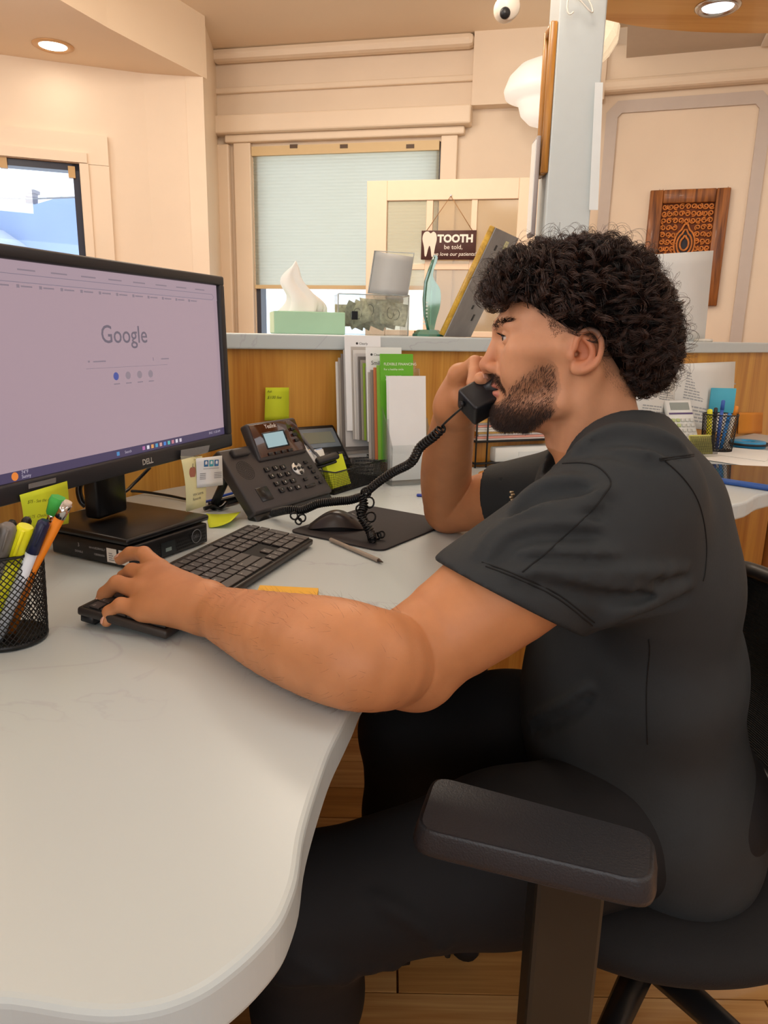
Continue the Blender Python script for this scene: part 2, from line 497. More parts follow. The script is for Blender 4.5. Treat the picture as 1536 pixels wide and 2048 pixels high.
# casings, cornice and mouldings on the back wall
k0, kz = WB.px(441, 240); k1, _ = WB.px(946, 217); _, kzb = WB.px(445, 275)
mb = MB(); WB.bar(mb, k0 - 0.02, k1, kzb, kz, 0, 0.11); struct('trim_cornice', mb, trim_m, bevel=0.01)
mb = MB(); WB.bar(mb, k0 + 0.05, k1 - 0.04, kzb - 0.045, kzb, 0, 0.06); struct('trim_3', mb, trim_m, bevel=0.008)
a0, _ = WB.px(474, 400)
mb = MB(); WB.bar(mb, a0, bx0 - 0.004, 0.3, kzb - 0.045, 0, 0.04); struct('trim_4', mb, trim_m, bevel=0.006)
a1, _ = WB.px(912, 400)
mb = MB(); WB.bar(mb, bx1 + 0.004, a1, 0.3, kzb - 0.045, 0, 0.04); struct('trim_5', mb, trim_m, bevel=0.006)
mb = MB(); WB.bar(mb, 0.0, a0 - 0.03, 0.0, kzb - 0.05, 0, 0.05); struct('trim_6', mb, trim_m, bevel=0.01)
_, r1 = WB.px(445, 190); _, r2 = WB.px(445, 182)
mb = MB(); WB.bar(mb, 0, k1, r1, r1 + 0.035, 0, 0.03); struct('trim_7', mb, trim_m, bevel=0.008)
mb = MB(); WB.bar(mb, k1, WB.L - 0.03, kz - 0.005, CZ, 0.0, 0.09); struct('trim_8', mb, wall_m)
mb = MB(); WB.bar(mb, 0, k1, CZ - 0.07, CZ, 0, 0.1); struct('trim_9', mb, trim_m, bevel=0.03)
mb = MB(); WB.bar(mb, 0.0, WB.L, 0, 0.16, 0, 0.02); struct('baseboard_back', mb, trim_m)

# right wall with crown, grey moulding and tile ceiling
WR.build('wall_right', 0, CZ)
_, cz0 = WR.px(1300, 178); _, cz1 = WR.px(1300, 128)
mb = MB(); WR.bar(mb, -0.3, WR.L, cz0 + 0.02, cz1 + 0.1, 0, 0.05); struct('trim_10', mb, trim_m, bevel=0.01)
mb = MB(); WR.bar(mb, -0.3, WR.L, cz0 - 0.02, cz0 + 0.045, 0, 0.09); struct('trim_11', mb, trim_m, bevel=0.02)
grey_m = mat('grey_moulding', '#c9bcb2', 0.5)
ga, gz = WR.px(1215, 205); gb, _ = WR.px(1533, 300)
st = 0.065
mb = MB(); ch = 0.06
def _stripe(pts):
    # mitred flat moulding band following a closed path, pts = outer rectangle with chamfered corners
    for i in range(len(pts)):
        a = np.array(pts[i]); b = np.array(pts[(i + 1) % len(pts)])
        t = (b - a) / np.linalg.norm(b - a); nn = np.array([-t[1], t[0]])
        q = [a, b, b + nn * st, a + nn * st]
        mb.prism([tuple(x) for x in q], 0.0, 0.018 if i % 2 else 0.0172, WR.T)
_stripe([(ga + ch, 0.5), (gb - ch, 0.5), (gb, 0.5 + ch), (gb, gz - ch), (gb - ch, gz), (ga + ch, gz), (ga, gz - ch), (ga, 0.5 + ch)])
struct('trim_12', mb, grey_m)
mb = MB(); mb.prism([(0.62, 2.3), (1.33, 4.64), (3.5, 4.2), (3.5, 2.3)], TZ + 0.02, TZ + 0.05); struct('ceiling_right', mb, mat('tile_grid', '#cdbfae', 0.6))
tp = atz(1239, 122, TZ); ax = WR.x; ay = WR.n * -1
tile_me = None
for i in range(0, 3):
    for j in range(0, 4):
        c = tp + ax * ((i + 0.5) * 0.715) - ay * ((j + 0.5) * 0.62)
        if c[0] - 0.36 < 0.62 + (c[1] - 2.3) * 0.303 or c[1] < 2.4: continue
        if tile_me is None:
            q = MB(); q.rbox((0, 0, 0), (0.703, 0.608, 0.014), 0.003, 1, smooth=False); tile_me = q.mesh('ceiling_tile'); tile_me.materials.append(tile_m)
        o = bpy.data.objects.new('ceiling_tile', tile_me); COL.objects.link(o)
        o.parent = bpy.data.objects['ceiling_right']; o.location = (c[0], c[1], TZ + 0.012); o.rotation_euler = (0, 0, math.atan2(ax[1], ax[0]))
# outer shell so that light stays in the room
mb = MB(); mb.box((-3.75, 0.7, CZ / 2), (0.1, 6.8, CZ)); struct('wall_side', mb, wall_m)
mb = MB(); mb.box((3.6, 0.8, CZ / 2), (0.1, 7.0, CZ)); struct('wall_far_side', mb, wall_m)
mb = MB()
for a, b_, c, d in ((-3.75, -2.6, 0, CZ), (1.2, 3.6, 0, CZ), (-2.6, 1.2, 0, 0.7), (-2.6, 1.2, 2.3, CZ)):
    mb.box(((a + b_) / 2, -2.7, (c + d) / 2), (b_ - a, 0.1, d - c))
struct('wall_front', mb, wall_m)

# building seen through window_2
bt = thing('building', 'blue grey house with a chimney seen through the dark framed window', 'building', (-6.2, 12.0, 0))
def bp(u, v, y=12.0): p = aty(u, v, y); return (p[0], p[2])
poly = [bp(-400, 425), bp(-120, 420), bp(5, 412), bp(60, 414), bp(100, 420), bp(150, 405), bp(260, 410), bp(260, 700), bp(-400, 700)]
TB = frame((0, 12.0, 0), (1, 0, 0), (0, 0, 1))
MB().prism(poly, -0.5, 0.5, TB).build('wall', mat('far_wall_blue', '#8ea4c8', 0.9, var=0.1, scale=0.6), bt, world=True)
MB().prism([bp(60, 388), bp(76, 388), bp(76, 425), bp(60, 425)], 0.0, 0.15, TB).build('chimney', mat('far_chimney', '#75757f', 0.9), bt, world=True)
MB().prism([bp(57, 383), bp(79, 383), bp(79, 390), bp(57, 390)], -0.02, 0.17, TB).build('chimney_cap', MATS['far_chimney'], bt, world=True)
MB().prism([bp(-400, 470), bp(40, 470), bp(85, 500), bp(85, 700), bp(-400, 700)], -2.0, -0.6, frame((0, 10.0, 0), (1, 0, 0), (0, 0, 1))).build('annex', mat('far_roof_grey', '#a9b4c6', 0.9), bt, world=True)
pa, pb = aty(-200, 392, 11), aty(330, 388, 11)
cw = MB(); cw.tube([pa, (pa + pb) / 2 - np.array([0, 0, 0.05]), pb], 0.012, 6)
tag(cw.build('power_line', mat('cable_grey', '#777a80', 0.6)), 'thin power line crossing the sky beyond the dark framed window', 'wire')

# open French door with panes
WD = Wall(tuple(aty(731, 600, 4.32)[:2]), tuple(aty(1086, 600, 4.12)[:2]))
dW, dtop = WD.px(1085, 354)
cols = [WD.px(u, 500)[0] for u in (772, 850, 863, 939, 951, 1031)]
rows = [WD.px(800, v)[1] for v in (401, 527, 539, 658)]
ph = rows[0] - rows[1]; gap = rows[1] - rows[2]
zz = [rows[0], rows[1]]
rowz = [(rows[0] - k * (ph + gap) - ph, rows[0] - k * (ph + gap)) for k in range(4)]
mb = MB(); TH = 0.042
def dbar(x0, x1, z0, z1, d0=-TH, d1=0.0): WD.bar(mb, x0, x1, z0, z1, d0, d1)
dbar(0, cols[0], 0.01, dtop); dbar(cols[5], dW, 0.01, dtop)
dbar(cols[0], cols[5], rows[0], dtop); dbar(cols[0], cols[5], 0.01, rowz[3][0])
dbar(cols[1], cols[2], rowz[3][0], rows[0], -TH + .006, -.006); dbar(cols[3], cols[4], rowz[3][0], rows[0], -TH + .006, -.006)
for k in range(3):
    for a, b in ((cols[0], cols[1]), (cols[2], cols[3]), (cols[4], cols[5])):
        dbar(a, b, rowz[k + 1][1], rowz[k][0], -TH + .006, -.006)
door = struct('door_1', mb, mat('door_paint', '#eed6bb', 0.4), bevel=0.003)
dg_m = glassy('door_glass', '#f6efdf', 0.16, 0.08, 0.1)
for k in range(4):
    for a, b in ((cols[0], cols[1]), (cols[2], cols[3]), (cols[4], cols[5])):
        WD.bar(MB(), a, b, rowz[k][0], rowz[k][1], -0.024, -0.019).build('pane', dg_m, door)
MB().lathe([(0.0, 0.05), (0.02, 0.048), (0.026, 0.03), (0.012, 0.012), (0.012, 0.0)], 16, WD.T @ Matrix.Translation((0.05, 0.98, 0))).build('door_knob', mat('knob_brass', '#c9a25a', 0.25, metal=1.0), door)

# TOOTH sign hanging on the door
s0, sgz1 = WD.px(843, 461, 0.02); s1, _ = WD.px(953, 461, 0.02); _, sgz0 = WD.px(843, 519, 0.02)
sg = thing('hanging_sign', 'small brown wooden sign with a white tooth hanging on the door', 'sign', tuple(WD.T @ Vector(((s0 + s1) / 2, sgz0, 0.01))))
T = WD.T @ Matrix.Translation((s0, sgz0, 0.006))
SW, SH = s1 - s0, sgz1 - sgz0
MB().rbox((SW / 2, SH / 2, 0.005), (SW, SH, 0.01), 0.001, 1, T).build('board', mat('sign_brown', '#4a2a26', 0.6, var=0.15, scale=30), sg, world=True)
th = [(0.02, 0.72), (0.05, 0.92), (0.12, 0.97), (0.17, 0.9), (0.22, 0.96), (0.27, 0.88), (0.285, 0.68), (0.26, 0.45), (0.235, 0.15), (0.20, 0.1), (0.18, 0.35), (0.155, 0.48), (0.13, 0.36), (0.10, 0.12), (0.07, 0.14), (0.055, 0.42)]
th = catmull([(x * SW, y * SH) for x, y in th], 3, True)
MB().prism(th, 0.0102, 0.0125, T).build('tooth', mat('tooth_cream', '#eadbcb', 0.6), sg, world=True)
sign_w = mat('sign_white', '#efe8dd', 0.6)
texts([('TOOTH', SH * 0.36, T @ Matrix.Translation((SW * 0.30, SH * 0.6, 0.0106)), dict(bold=0.0025)),
       ('be told,', SH * 0.22, T @ Matrix.Translation((SW * 0.42, SH * 0.36, 0.0106)), dict()),
       ('we love our patients!', SH * 0.185, T @ Matrix.Translation((SW * 0.21, SH * 0.13, 0.0106)), dict(shear=0.2))], sign_w, sg, world=True)
ap = WD.px(901, 391, 0.02)
MB().tube([WD.T @ Vector((s0 + SW * 0.08, sgz1 - 0.005, 0.012)), WD.T @ Vector((ap[0], ap[1], 0.006)), WD.T @ Vector((s0 + SW * 0.93, sgz1 - 0.005, 0.012))], 0.0022, 6).build('string', mat('jute', '#a67a4a', 0.9), sg, world=True)
MB().cyl(WD.T @ Vector((ap[0], ap[1] + 0.003, 0.0)), WD.T @ Vector((ap[0], ap[1] + 0.003, 0.012)), 0.005, 8).build('nail', mat('steel', '#b8b8b8', 0.3, metal=1), sg, world=True)

# carved plaque on the right wall
A = [WR.px(1301, 383), WR.px(1461, 379), WR.px(1424, 613), WR.px(1290, 600)]
px0, px1 = (A[0][0]), (A[1][0]); pz1 = A[0][1]; pz0 = WR.px(1424, 612)[1]
pl = thing('carved_plaque', 'dark brown carved wooden plaque hung on the cream wall', 'plaque', tuple(WR.T @ Vector(((px0 + px1) / 2, pz0, 0.0))))
T = WR.T @ Matrix.Translation((px0, pz0, 0.0)); PW, PH = px1 - px0, pz1 - pz0
pw_m = wood('plaque_wood', '#5a2f14', '#a8672f', 0.5, 'Z', 2.5, 0.1)
pc_m = mat('plaque_carving', '#c87a38', 0.55, var=0.25, scale=40)
MB().box((PW / 2, PH / 2, 0.006), (PW, PH, 0.012), T).build('back_board', mat('plaque_back', '#6e3512', 0.7, var=0.25, scale=30), pl, world=True)
bw = PW * 0.17
for nm, c, sz in (('frame_stile', (bw / 2, PH / 2), (bw, PH)), ('frame_stile', (PW - bw / 2, PH / 2), (bw, PH)), ('frame_rail', (PW / 2, PH - bw / 2), (PW - 2 * bw - .002, bw)), ('frame_rail', (PW / 2, bw / 2), (PW - 2 * bw - .002, bw))):
    MB().rbox((c[0], c[1], 0.018), (sz[0], sz[1], 0.036), 0.004, 1, T).build(nm, pw_m, pl, world=True)
for q in (0.10, 0.145, 0.95):   # chipped notches along the top rail
    MB().prism([(PW * q, PH - 0.02), (PW * q + .012, PH - 0.02), (PW * q + .006, PH + 0.008)], 0.0, 0.03, T).build('splinter', pw_m, pl, world=True)
# carving: inner panel of scrolls and a central pointed motif
iw, ih = PW - 2 * bw, PH - 2 * bw
cv = MB(); rng = random.Random(3)
def scroll(cx, cy, r0, turns, s, z=0.02):
    pts = []
    for i in range(14):
        t = i / 13; a = turns * 2 * math.pi * t + s; r = r0 * (1 - 0.75 * t)
        pts.append((cx + r * math.cos(a), cy + r * math.sin(a), z))
    cv.tube(pts, 0.0045, 5, T=T)
for i in range(9):
    for j in range(13):
        cx = bw + iw * (i + 0.5) / 9; cy = bw + ih * (j + 0.5) / 13
        if abs(cx - PW / 2) < iw * 0.2 and abs(cy - (bw + ih * 0.55)) < ih * 0.2: continue
        scroll(cx, cy, iw / 17, 1.3 if i % 2 else -1.3, (i * 2 + j) * 1.1)
for r in (1.0, 0.72, 0.42):
    pts = [(PW / 2 + iw * 0.2 * r * math.sin(a) * (1 - 0.0 * a), bw + ih * 0.55 - ih * 0.17 * r * math.cos(a) + (ih * .05 * r if abs(a - math.pi) < 0.3 else 0), 0.022) for a in np.linspace(0, 2 * math.pi, 24)[:-1]]
    cv.tube(pts, 0.006, 5, closed=True, T=T)
for i in range(9):
    cv.box((bw + iw * (0.2 + 0.6 * i / 8), bw + ih * 0.32, 0.02), (0.006, ih * 0.06, 0.012), T)
cv.build('carving', pc_m, pl, world=True)
mo = [(PW / 2 + iw * .2 * math.sin(a) * (1 if True else 0), bw + ih * .55 - ih * .17 * math.cos(a)) for a in np.linspace(0, 2 * math.pi, 20)[:-1]]
MB().prism(mo, 0.0125, 0.014, T).build('inlay', mat('plaque_dark', '#1d1a26', 0.5), pl, world=True)

# alabaster wall lamps
def bowl_lamp(name, label, p, s, T0, em):
    t = thing(name, label, 'wall lamp', p)
    prof = [(0.05, 0.62), (0.30, 0.66), (0.62, 0.52), (0.86, 0.28), (0.97, 0.0), (0.93, -0.14), (0.70, -0.22), (0.62, -0.30), (0.55, -0.52), (0.36, -0.70), (0.12, -0.78), (0.001, -0.79)]
    prof = [(a * s, b * s) for a, b in prof][::-1]
    MB().lathe(prof, 32, Matrix.Translation(p) @ T0).build('glass_bowl', em, t, world=True)
    MB().cyl(Vector(p) + Vector((0, 0.02, 0.05)), Vector(p) + Vector((0.03, s * 1.3, 0.05)), 0.03, 12).build('wall_arm', mat('knob_brass'), t, world=True)
    return t
alab = mat('alabaster', '#f3f1ea', 0.35, var=0.06, scale=9, emit='#fffaf0', estr=0.42, sss=0.0)
bowl_lamp('wall_lamp', 'white alabaster bowl lamp mounted on the cream wall', tuple(aty(1091, 182, 4.45)), 0.235, Matrix.Identity(4), alab)
p = aty(1200, 82, 3.4)
t = thing('glass_lamp', 'sparkling cut glass lamp shade tilted beside the column', 'lamp', tuple(p))
MB().lathe([(0.01, -0.10), (0.045, -0.085), (0.065, -0.03), (0.068, 0.03), (0.045, 0.08), (0.02, 0.10)], 14, Matrix.Translation(p) @ Matrix.Rotation(math.radians(28), 4, 'Y'), smooth=False).build('shade', mat('cut_glass', '#f4ead6', 0.12, trans=0.5, bump=1.0, bscale=70, emit='#fff2d8', estr=0.2), t, world=True)
MB().cyl(p + np.array([0.04, 0, 0.1]), p + np.array([0.07, 0, 0.2]), 0.014, 10).build('socket', mat('knob_brass'), t, world=True)
MB().cyl(p + np.array([0.07, 0, 0.2]), p + np.array([0.07, 0, 0.45]), 0.008, 8).build('stem', mat('knob_brass'), t, world=True)

# security camera under the ceiling
p = aty(1012, 18, 3.2)
t = thing('security_camera', 'small white security camera with a dark lens near the ceiling', 'camera', tuple(p + np.array([0, 0, 0.05])))
Tc = frame(p, (1, 0, 0), (0, -0.25, 1))
MB().lathe([(0.042, -0.05), (0.046, -0.02), (0.046, 0.06), (0.04, 0.075), (0.0001, 0.078)], 24, Tc @ Matrix.Rotation(math.radians(0), 4, 'X') @ Matrix.Translation((0, 0, 0))).build('housing', mat('camera_white', '#dfd8cc', 0.4), t, world=True)
MB().lathe([(0.0001, 0.088), (0.014, 0.085), (0.02, 0.078), (0.02, 0.07)], 20, Tc @ Matrix.Translation((-0.012, -0.022, 0.0))).build('lens', dark_m, t, world=True)
q = p + np.array([0.02, 0.06, 0.0])
MB().cyl(q, q + np.array([0.06, 0, 0.13]), 0.016, 10).build('bracket', MATS['camera_white'], t, world=True)
MB().rbox(tuple(p + np.array([0.13, 0.05, 0.14])), (0.28, 0.12, 0.03), 0.006, 2).build('mount_plate', MATS['camera_white'], t, world=True)

# ---- column standing on the counter and wooden canopy
cpy = 2.30
c0 = aty(1093, 400, cpy); c1 = aty(1183, 400, cpy)
cx0, cx1 = c0[0], c1[0]
mb = MB(); mb.box(((cx0 + cx1) / 2, cpy + 0.07, (KZ + 1.096) / 2), (cx1 - cx0, 0.14, KZ - 1.096)); 
column = struct('column', mb, mat('column_paint', '#c3cbcc', 0.45), bevel=0.004)
t = thing('picture_frame', 'wooden picture frame hung on the side of the column', 'frame', (cx0 - 0.012, cpy + 0.06, 1.55))
z0, z1 = aty(1095, 345, cpy)[2], aty(1105, 40, cpy)[2]
fw_m = wood('frame_oak', '#8d5a1c', '#c58a38', 0.4, 'Z', 2.0)
MB().rbox((cx0 - 0.011, cpy + 0.012, (z0 + z1) / 2), (0.02, 0.022, z1 - z0), 0.003, 1).build('stile', fw_m, t, world=True)
MB().rbox((cx0 - 0.011, cpy + 0.088, (z0 + z1) / 2), (0.02, 0.022, z1 - z0), 0.003, 1).build('stile', fw_m, t, world=True)
MB().rbox((cx0 - 0.011, cpy + 0.05, z1 - 0.011), (0.02, 0.054, 0.022), 0.003, 1).build('rail', fw_m, t, world=True)
MB().rbox((cx0 - 0.011, cpy + 0.05, z0 + 0.011), (0.02, 0.054, 0.022), 0.003, 1).build('rail', fw_m, t, world=True)
MB().box((cx0 - 0.006, cpy + 0.05, (z0 + z1) / 2), (0.006, 0.056, z1 - z0 - 0.04)).build('backing', mat('frame_backing', '#8a7a68', 0.8), t, world=True)
z0, z1 = aty(1080, 470, cpy)[2], aty(1088, 268, cpy)[2]
t = thing('notice_board', 'thin grey board hung beside the wooden frame on the column', 'board', (cx0 - 0.03, cpy + 0.1, z0))
MB().rbox((cx0 - 0.03, cpy + 0.05, (z0 + z1) / 2), (0.012, 0.07, z1 - z0), 0.002, 1).build('panel', mat('board_grey', '#9b9290', 0.6), t, world=True)
MB().box((cx0 - 0.0375, cpy + 0.05, (z0 + z1) / 2), (0.003, 0.06, z1 - z0 - 0.02)).build('sheet', mat('paper_white', '#e8e8e4', 0.7), t, world=True)
z0 = aty(1079, 492, cpy)[2]
MBx = MB(); MBx.rbox((cx0 - 0.016, cpy + 0.02, z0 + 0.012), (0.014, 0.02, 0.035), 0.002, 1)
tag(MBx.build('wall_clip', dark_m), 'small black clip at the foot of the grey board on the column', 'clip')
def sheet(name, label, pts, m, cat='paper', th=0.0008, group=None):
    """single flat sheet through 4 world corners"""
    P = [np.array(p, float) for p in pts]; n = np.cross(P[1] - P[0], P[3] - P[0]); n = n / np.linalg.norm(n)
    mb = MB(); vs = [tuple(p) for p in P] + [tuple(p + n * th) for p in P]
    mb.add(vs, [(0, 1, 2, 3)[::-1], (4, 5, 6, 7), (0, 1, 5, 4), (1, 2, 6, 5), (2, 3, 7, 6), (3, 0, 4, 7)])
    return tag(mb.build(name, m), label, cat, group)
pz = lambda u, v: aty(u, v, cpy - 0.012)
sheet('taped_paper', 'white sheet taped along the edge of the column', [pz(1178, 420), pz(1196, 420), pz(1206, 165), pz(1190, 165)], mat('paper_cool', '#dfe5e6', 0.7))
mb = MB(); q0 = aty(1150, 2, cpy - 0.01)
mb.tube([q0 + np.array([0.05 * math.sin(a * 1.0) * (1 if a < 4 else .5), -0.004 * a, 0.025 * math.cos(a * 1.7) - 0.003 * a]) for a in np.linspace(0, 6, 22)], 0.0022, 6)
tag(mb.build('white_wire', mat('cable_white', '#e6e3da', 0.5)), 'thin white wire looped at the top of the column', 'wire')
edge = [(1160, 28), (1205, 38), (1260, 50), (1330, 59), (1400, 64), (1470, 66), (1560, 66), (1700, 60)]
E_ = [atz(u, v, KZ)[:2] for u, v in edge]
poly = [tuple(p) for p in catmull(E_, 5)] + [(E_[-1][0] + 0.2, 1.95), (0.55, 1.95)]
mb = MB(); mb.prism(poly, KZ, KZ + 0.1)
canopy = tag(mb.build('canopy', wood('canopy_wood', '#d9973a', '#edb964', 0.35, 'X', 0.8)), 'curved honey coloured wooden canopy above the counter', 'canopy')
downlight('recessed_light', 'recessed light with chrome reflector in the wooden canopy', 1436, 12, KZ, 0.066, mat('ring_chrome', '#cfcac4', 0.2, metal=0.9), 2.2, '#eaf2ff')
# ================================================================ RECEPTION DESK
DZ = 0.735
PWL = [(-0.74, -0.3), (-0.735, 0.4), (-0.725, 0.9), (-0.70, 1.2), (-0.645, 1.42), (-0.545, 1.64), (-0.40, 1.79), (-0.15, 1.90), (0.2, 2.03), (0.6, 2.24), (1.0, 2.52), (1.43, 2.90), (1.9, 3.35), (2.3, 3.8)]
wl = [np.array(p) for p in catmull(PWL, 6)]
def offset(path, d):
    out = []
    for i in range(len(path)):
        a = path[max(i - 1, 0)]; b = path[min(i + 1, len(path) - 1)]; t = (b - a) / np.linalg.norm(b - a)
        out.append(path[i] + np.array([-t[1], t[0]]) * d)     # left of travel = away from the user
    return out
oak_m = wood('oak_veneer', '#b0711f', '#d29a40', 0.38, 'Z', 1.0)
def band(path_a, path_b, z0, z1):
    poly = [tuple(p) for p in path_a] + [tuple(p) for p in path_b][::-1]
    mb = MB(); n = len(path_a)
    for i in range(n - 1):
        a, b = path_a[i], path_a[i + 1]; c, d = path_b[i + 1], path_b[i]
        vs = [(p[0], p[1], z) for z in (z0, z1) for p in (a, b, c, d)]
        mb.add(vs, [(0, 3, 2, 1), (4, 5, 6, 7), (0, 1, 5, 4), (2, 3, 7, 6)], False)
    return mb
mb = band(wl, offset(wl, 0.05), 0.0, 1.058)
tag(mb.build('reception_counter', oak_m), 'curved oak veneer wall of the reception counter', 'counter')
marble_m = bpy.data.materials.new('white_quartz'); marble_m.use_nodes = True
nt = marble_m.node_tree; b = nt.nodes['Principled BSDF']; b.inputs['Roughness'].default_value = 0.32
tc = nt.nodes.new('ShaderNodeTexCoord')
nz = nt.nodes.new('ShaderNodeTexNoise'); nz.inputs['Scale'].default_value = 3.2; nz.inputs['Detail'].default_value = 6; nz.inputs['Distortion'].default_value = 1.2
nt.links.new(tc.outputs['Object'], nz.inputs['Vector'])
rp = nt.nodes.new('ShaderNodeValToRGB'); e = rp.color_ramp.elements
e[0].position = 0.0; e[0].color = lin('#c1cbcd'); e[1].position = 1.0; e[1].color = lin('#c6d0d2')
for pos, c in ((0.492, '#c0cacc'), (0.5, '#b2b7bf'), (0.508, '#c1cbcd')):
    q = e.new(pos); q.color = lin(c)
nz2 = nt.nodes.new('ShaderNodeTexNoise'); nz2.inputs['Scale'].default_value = 1.7; nt.links.new(tc.outputs['Object'], nz2.inputs['Vector'])
rp2 = nt.nodes.new('ShaderNodeValToRGB'); rp2.color_ramp.elements[0].position = 0.45; rp2.color_ramp.elements[1].position = 0.62
nt.links.new(nz2.outputs['Fac'], rp2.inputs['Fac']); nt.links.new(nz.outputs['Fac'], rp.inputs['Fac'])
mx = nt.nodes.new('ShaderNodeMixRGB'); mx.inputs[1].default_value = lin('#c2ccce')
nt.links.new(rp2.outputs['Color'], mx.inputs[0]); nt.links.new(rp.outputs['Color'], mx.inputs[2]); nt.links.new(mx.outputs['Color'], b.inputs['Base Color'])
MATS['white_quartz'] = marble_m
mb = band(offset(wl, -0.022), offset(wl, 0.30), 1.058, 1.095)
tag(mb.build('counter_ledge', marble_m, bevel=0.004), 'white stone ledge running along the top of the oak counter', 'counter')

# worktop: outer line follows the oak wall, inner edge is the free curve around the sitter
edge_px = [(705, 1409), (688, 1443), (663, 1493), (643, 1547), (621, 1616), (606, 1676), (596, 1750), (579, 1804), (559, 1844), (524, 1886), (480, 1928), (420, 1973), (361, 2002), (297, 2020), (223, 2027), (148, 2022), (74, 2010), (20, 2002)]
near = [atz(u, v, DZ)[:2] for u, v in edge_px]
inner = [(1.9, 2.36), (1.35, 2.02), (0.96, 1.775), (0.82, 1.638), (0.55, 1.50), (0.33, 1.36), (0.215, 1.19), (0.168, 1.03), (0.13, 0.93), (0.06, 0.85), (0.005, 0.78), (-0.018, 0.72)]
inner = catmull([np.array(p) for p in inner] + [near[0]], 5)[:-1]
near = catmull(near, 3)
wallside = [p for p in offset(wl, -0.0005) if p[1] > 0.31 and p[1] < 3.0]
poly = [tuple(p) for p in inner] + [tuple(p) for p in near] + [(-0.5, 0.335)] + [tuple(p) for p in wallside]
bm = bmesh.new()
vs = [bm.verts.new((p[0], p[1], DZ)) for p in poly]
fc = bm.faces.new(vs)
if fc.normal.z < 0: fc.normal_flip()
r = bmesh.ops.extrude_face_region(bm, geom=[fc])
for v in r['geom']:
    if isinstance(v, bmesh.types.BMVert): v.co.z = DZ - 0.04
bmesh.ops.recalc_face_normals(bm, faces=bm.faces)
me = bpy.data.meshes.new('worktop'); bm.to_mesh(me); bm.free(); me.materials.append(marble_m)
wt = bpy.data.objects.new('worktop', me); COL.objects.link(wt)
md = wt.modifiers.new('bevel', 'BEVEL'); md.width = 0.006; md.segments = 3; md.limit_method = 'ANGLE'; md.angle_limit = 1.0
tag(wt, 'white veined stone worktop curving around the seated man', 'desk')
# supports under the worktop
mb = MB(); mb.box((-0.45, 0.55, 0.345), (0.5, 0.03, 0.69)); mb.box((-0.35, 0.62, 0.35), (0.02, 0.1, 0.68))
tag(mb.build('desk_support', wood('oak_dark', '#6e3b14', '#9c5e26', 0.4, 'Z', 1.0)), 'brown wooden support panel under the worktop', 'desk')
mb = MB(); mb.rbox((1.35, 2.3, 0.345), (0.03, 0.7, 0.69), 0.003, 1, Matrix.Translation((1.35, 2.3, 0)) @ Matrix.Rotation(-0.7, 4, 'Z') @ Matrix.Translation((-1.35, -2.3, 0)))
tag(mb.build('desk_support', MATS['oak_dark']), 'brown wooden support panel under the far end of the worktop', 'desk')
# ================================================================ THINGS ON THE DESK
ink_m = mat('ink', '#3a3a3f', 0.7); ink_g = mat('ink_grey', '#8b8b90', 0.7); inkb_m = mat('ink_blue', '#2c5f9a', 0.6)
paper_m = mat('paper', '#e9e8e3', 0.75, var=0.02, scale=8)
yg_m = mat('note_green', '#d3e12c', 0.7, var=0.03, scale=10)
chrome_m = mat('chrome', '#c8c8c8', 0.15, metal=1.0)
legend_m = mat('legend_white', '#c9c5c0', 0.5)
D2 = DZ + 0.0006
def Tm(p): return Matrix.Translation(Vector(p))
def Rz(a): return Matrix.Rotation(a, 4, 'Z')
def Rx(a): return Matrix.Rotation(a, 4, 'X')
def Ry(a): return Matrix.Rotation(a, 4, 'Y')
def strips(name, rects, m, parent, T, z=0.0004, world=True):
    """thin printed bars (x0, y0, x1, y1) on the XY plane of T"""
    mb = MB()
    for a, b_, c, d in rects: mb.add([(a, b_, z), (c, b_, z), (c, d, z), (a, d, z)], [(0, 1, 2, 3)], False, T)
    o = mb.build(name, m, parent, world=world)
    if len(rects) > 1: o['kind'] = 'stuff'
    return o
def lines_block(x0, x1, y0, y1, n, rng, th=0.45, ragged=0.35):
    out = []; h = (y1 - y0) / n
    for i in range(n):
        w_ = (x1 - x0) * (1 - ragged * rng.random())
        x = x0
        while x < x0 + w_:
            l = min((x1 - x0) * rng.uniform(.08, .22), x0 + w_ - x); out.append((x, y1 - (i + .5) * h - h * th / 2, x + l * .85, y1 - (i + .5) * h + h * th / 2)); x += l + 1e-5
    return out

# ---------------------------------------------------------------- monitor
mr = np.array([-0.300, 1.405]); mlx = np.array([-0.482, 0.862])
MW = float(np.linalg.norm(mr - mlx)); zb0 = 0.8815; MH = 0.316
dirx = (mr - mlx) / MW
T0 = frame((*mlx, zb0), (*dirx, 0), (0, 0, 1)) @ Rx(math.radians(-1.5))
mon = thing('monitor', 'black widescreen monitor showing a search page', 'monitor', (-0.47, 1.2, 0.786))
bez_m = mat('monitor_black', '#25252a', 0.42, bump=0.06, bscale=500)
BZ, BB = 0.017, 0.026
mb = MB(); mb.rbox((MW / 2, MH / 2, -0.017), (MW, MH, 0.022), 0.007, 3, T0); mb.rbox((MW / 2, MH / 2, -0.035), (MW * 0.8, MH * 0.75, 0.03), 0.012, 3, T0)
mb.build('casing', bez_m, mon, world=True)
def bez(x0, x1, y0, y1):
    return MB().rbox(((x0 + x1) / 2, (y0 + y1) / 2, -0.004), (x1 - x0, y1 - y0, 0.014), 0.0035, 2, T0)
bez(0, MW, MH - BZ, MH).build('bezel', bez_m, mon, world=True)
bbz = bez(0, MW, 0, BB).build('bezel', bez_m, mon, world=True)
bez(0, BZ, BB - .002, MH - BZ + .002).build('bezel', bez_m, mon, world=True)
bez(MW - BZ, MW, BB - .002, MH - BZ + .002).build('bezel', bez_m, mon, world=True)
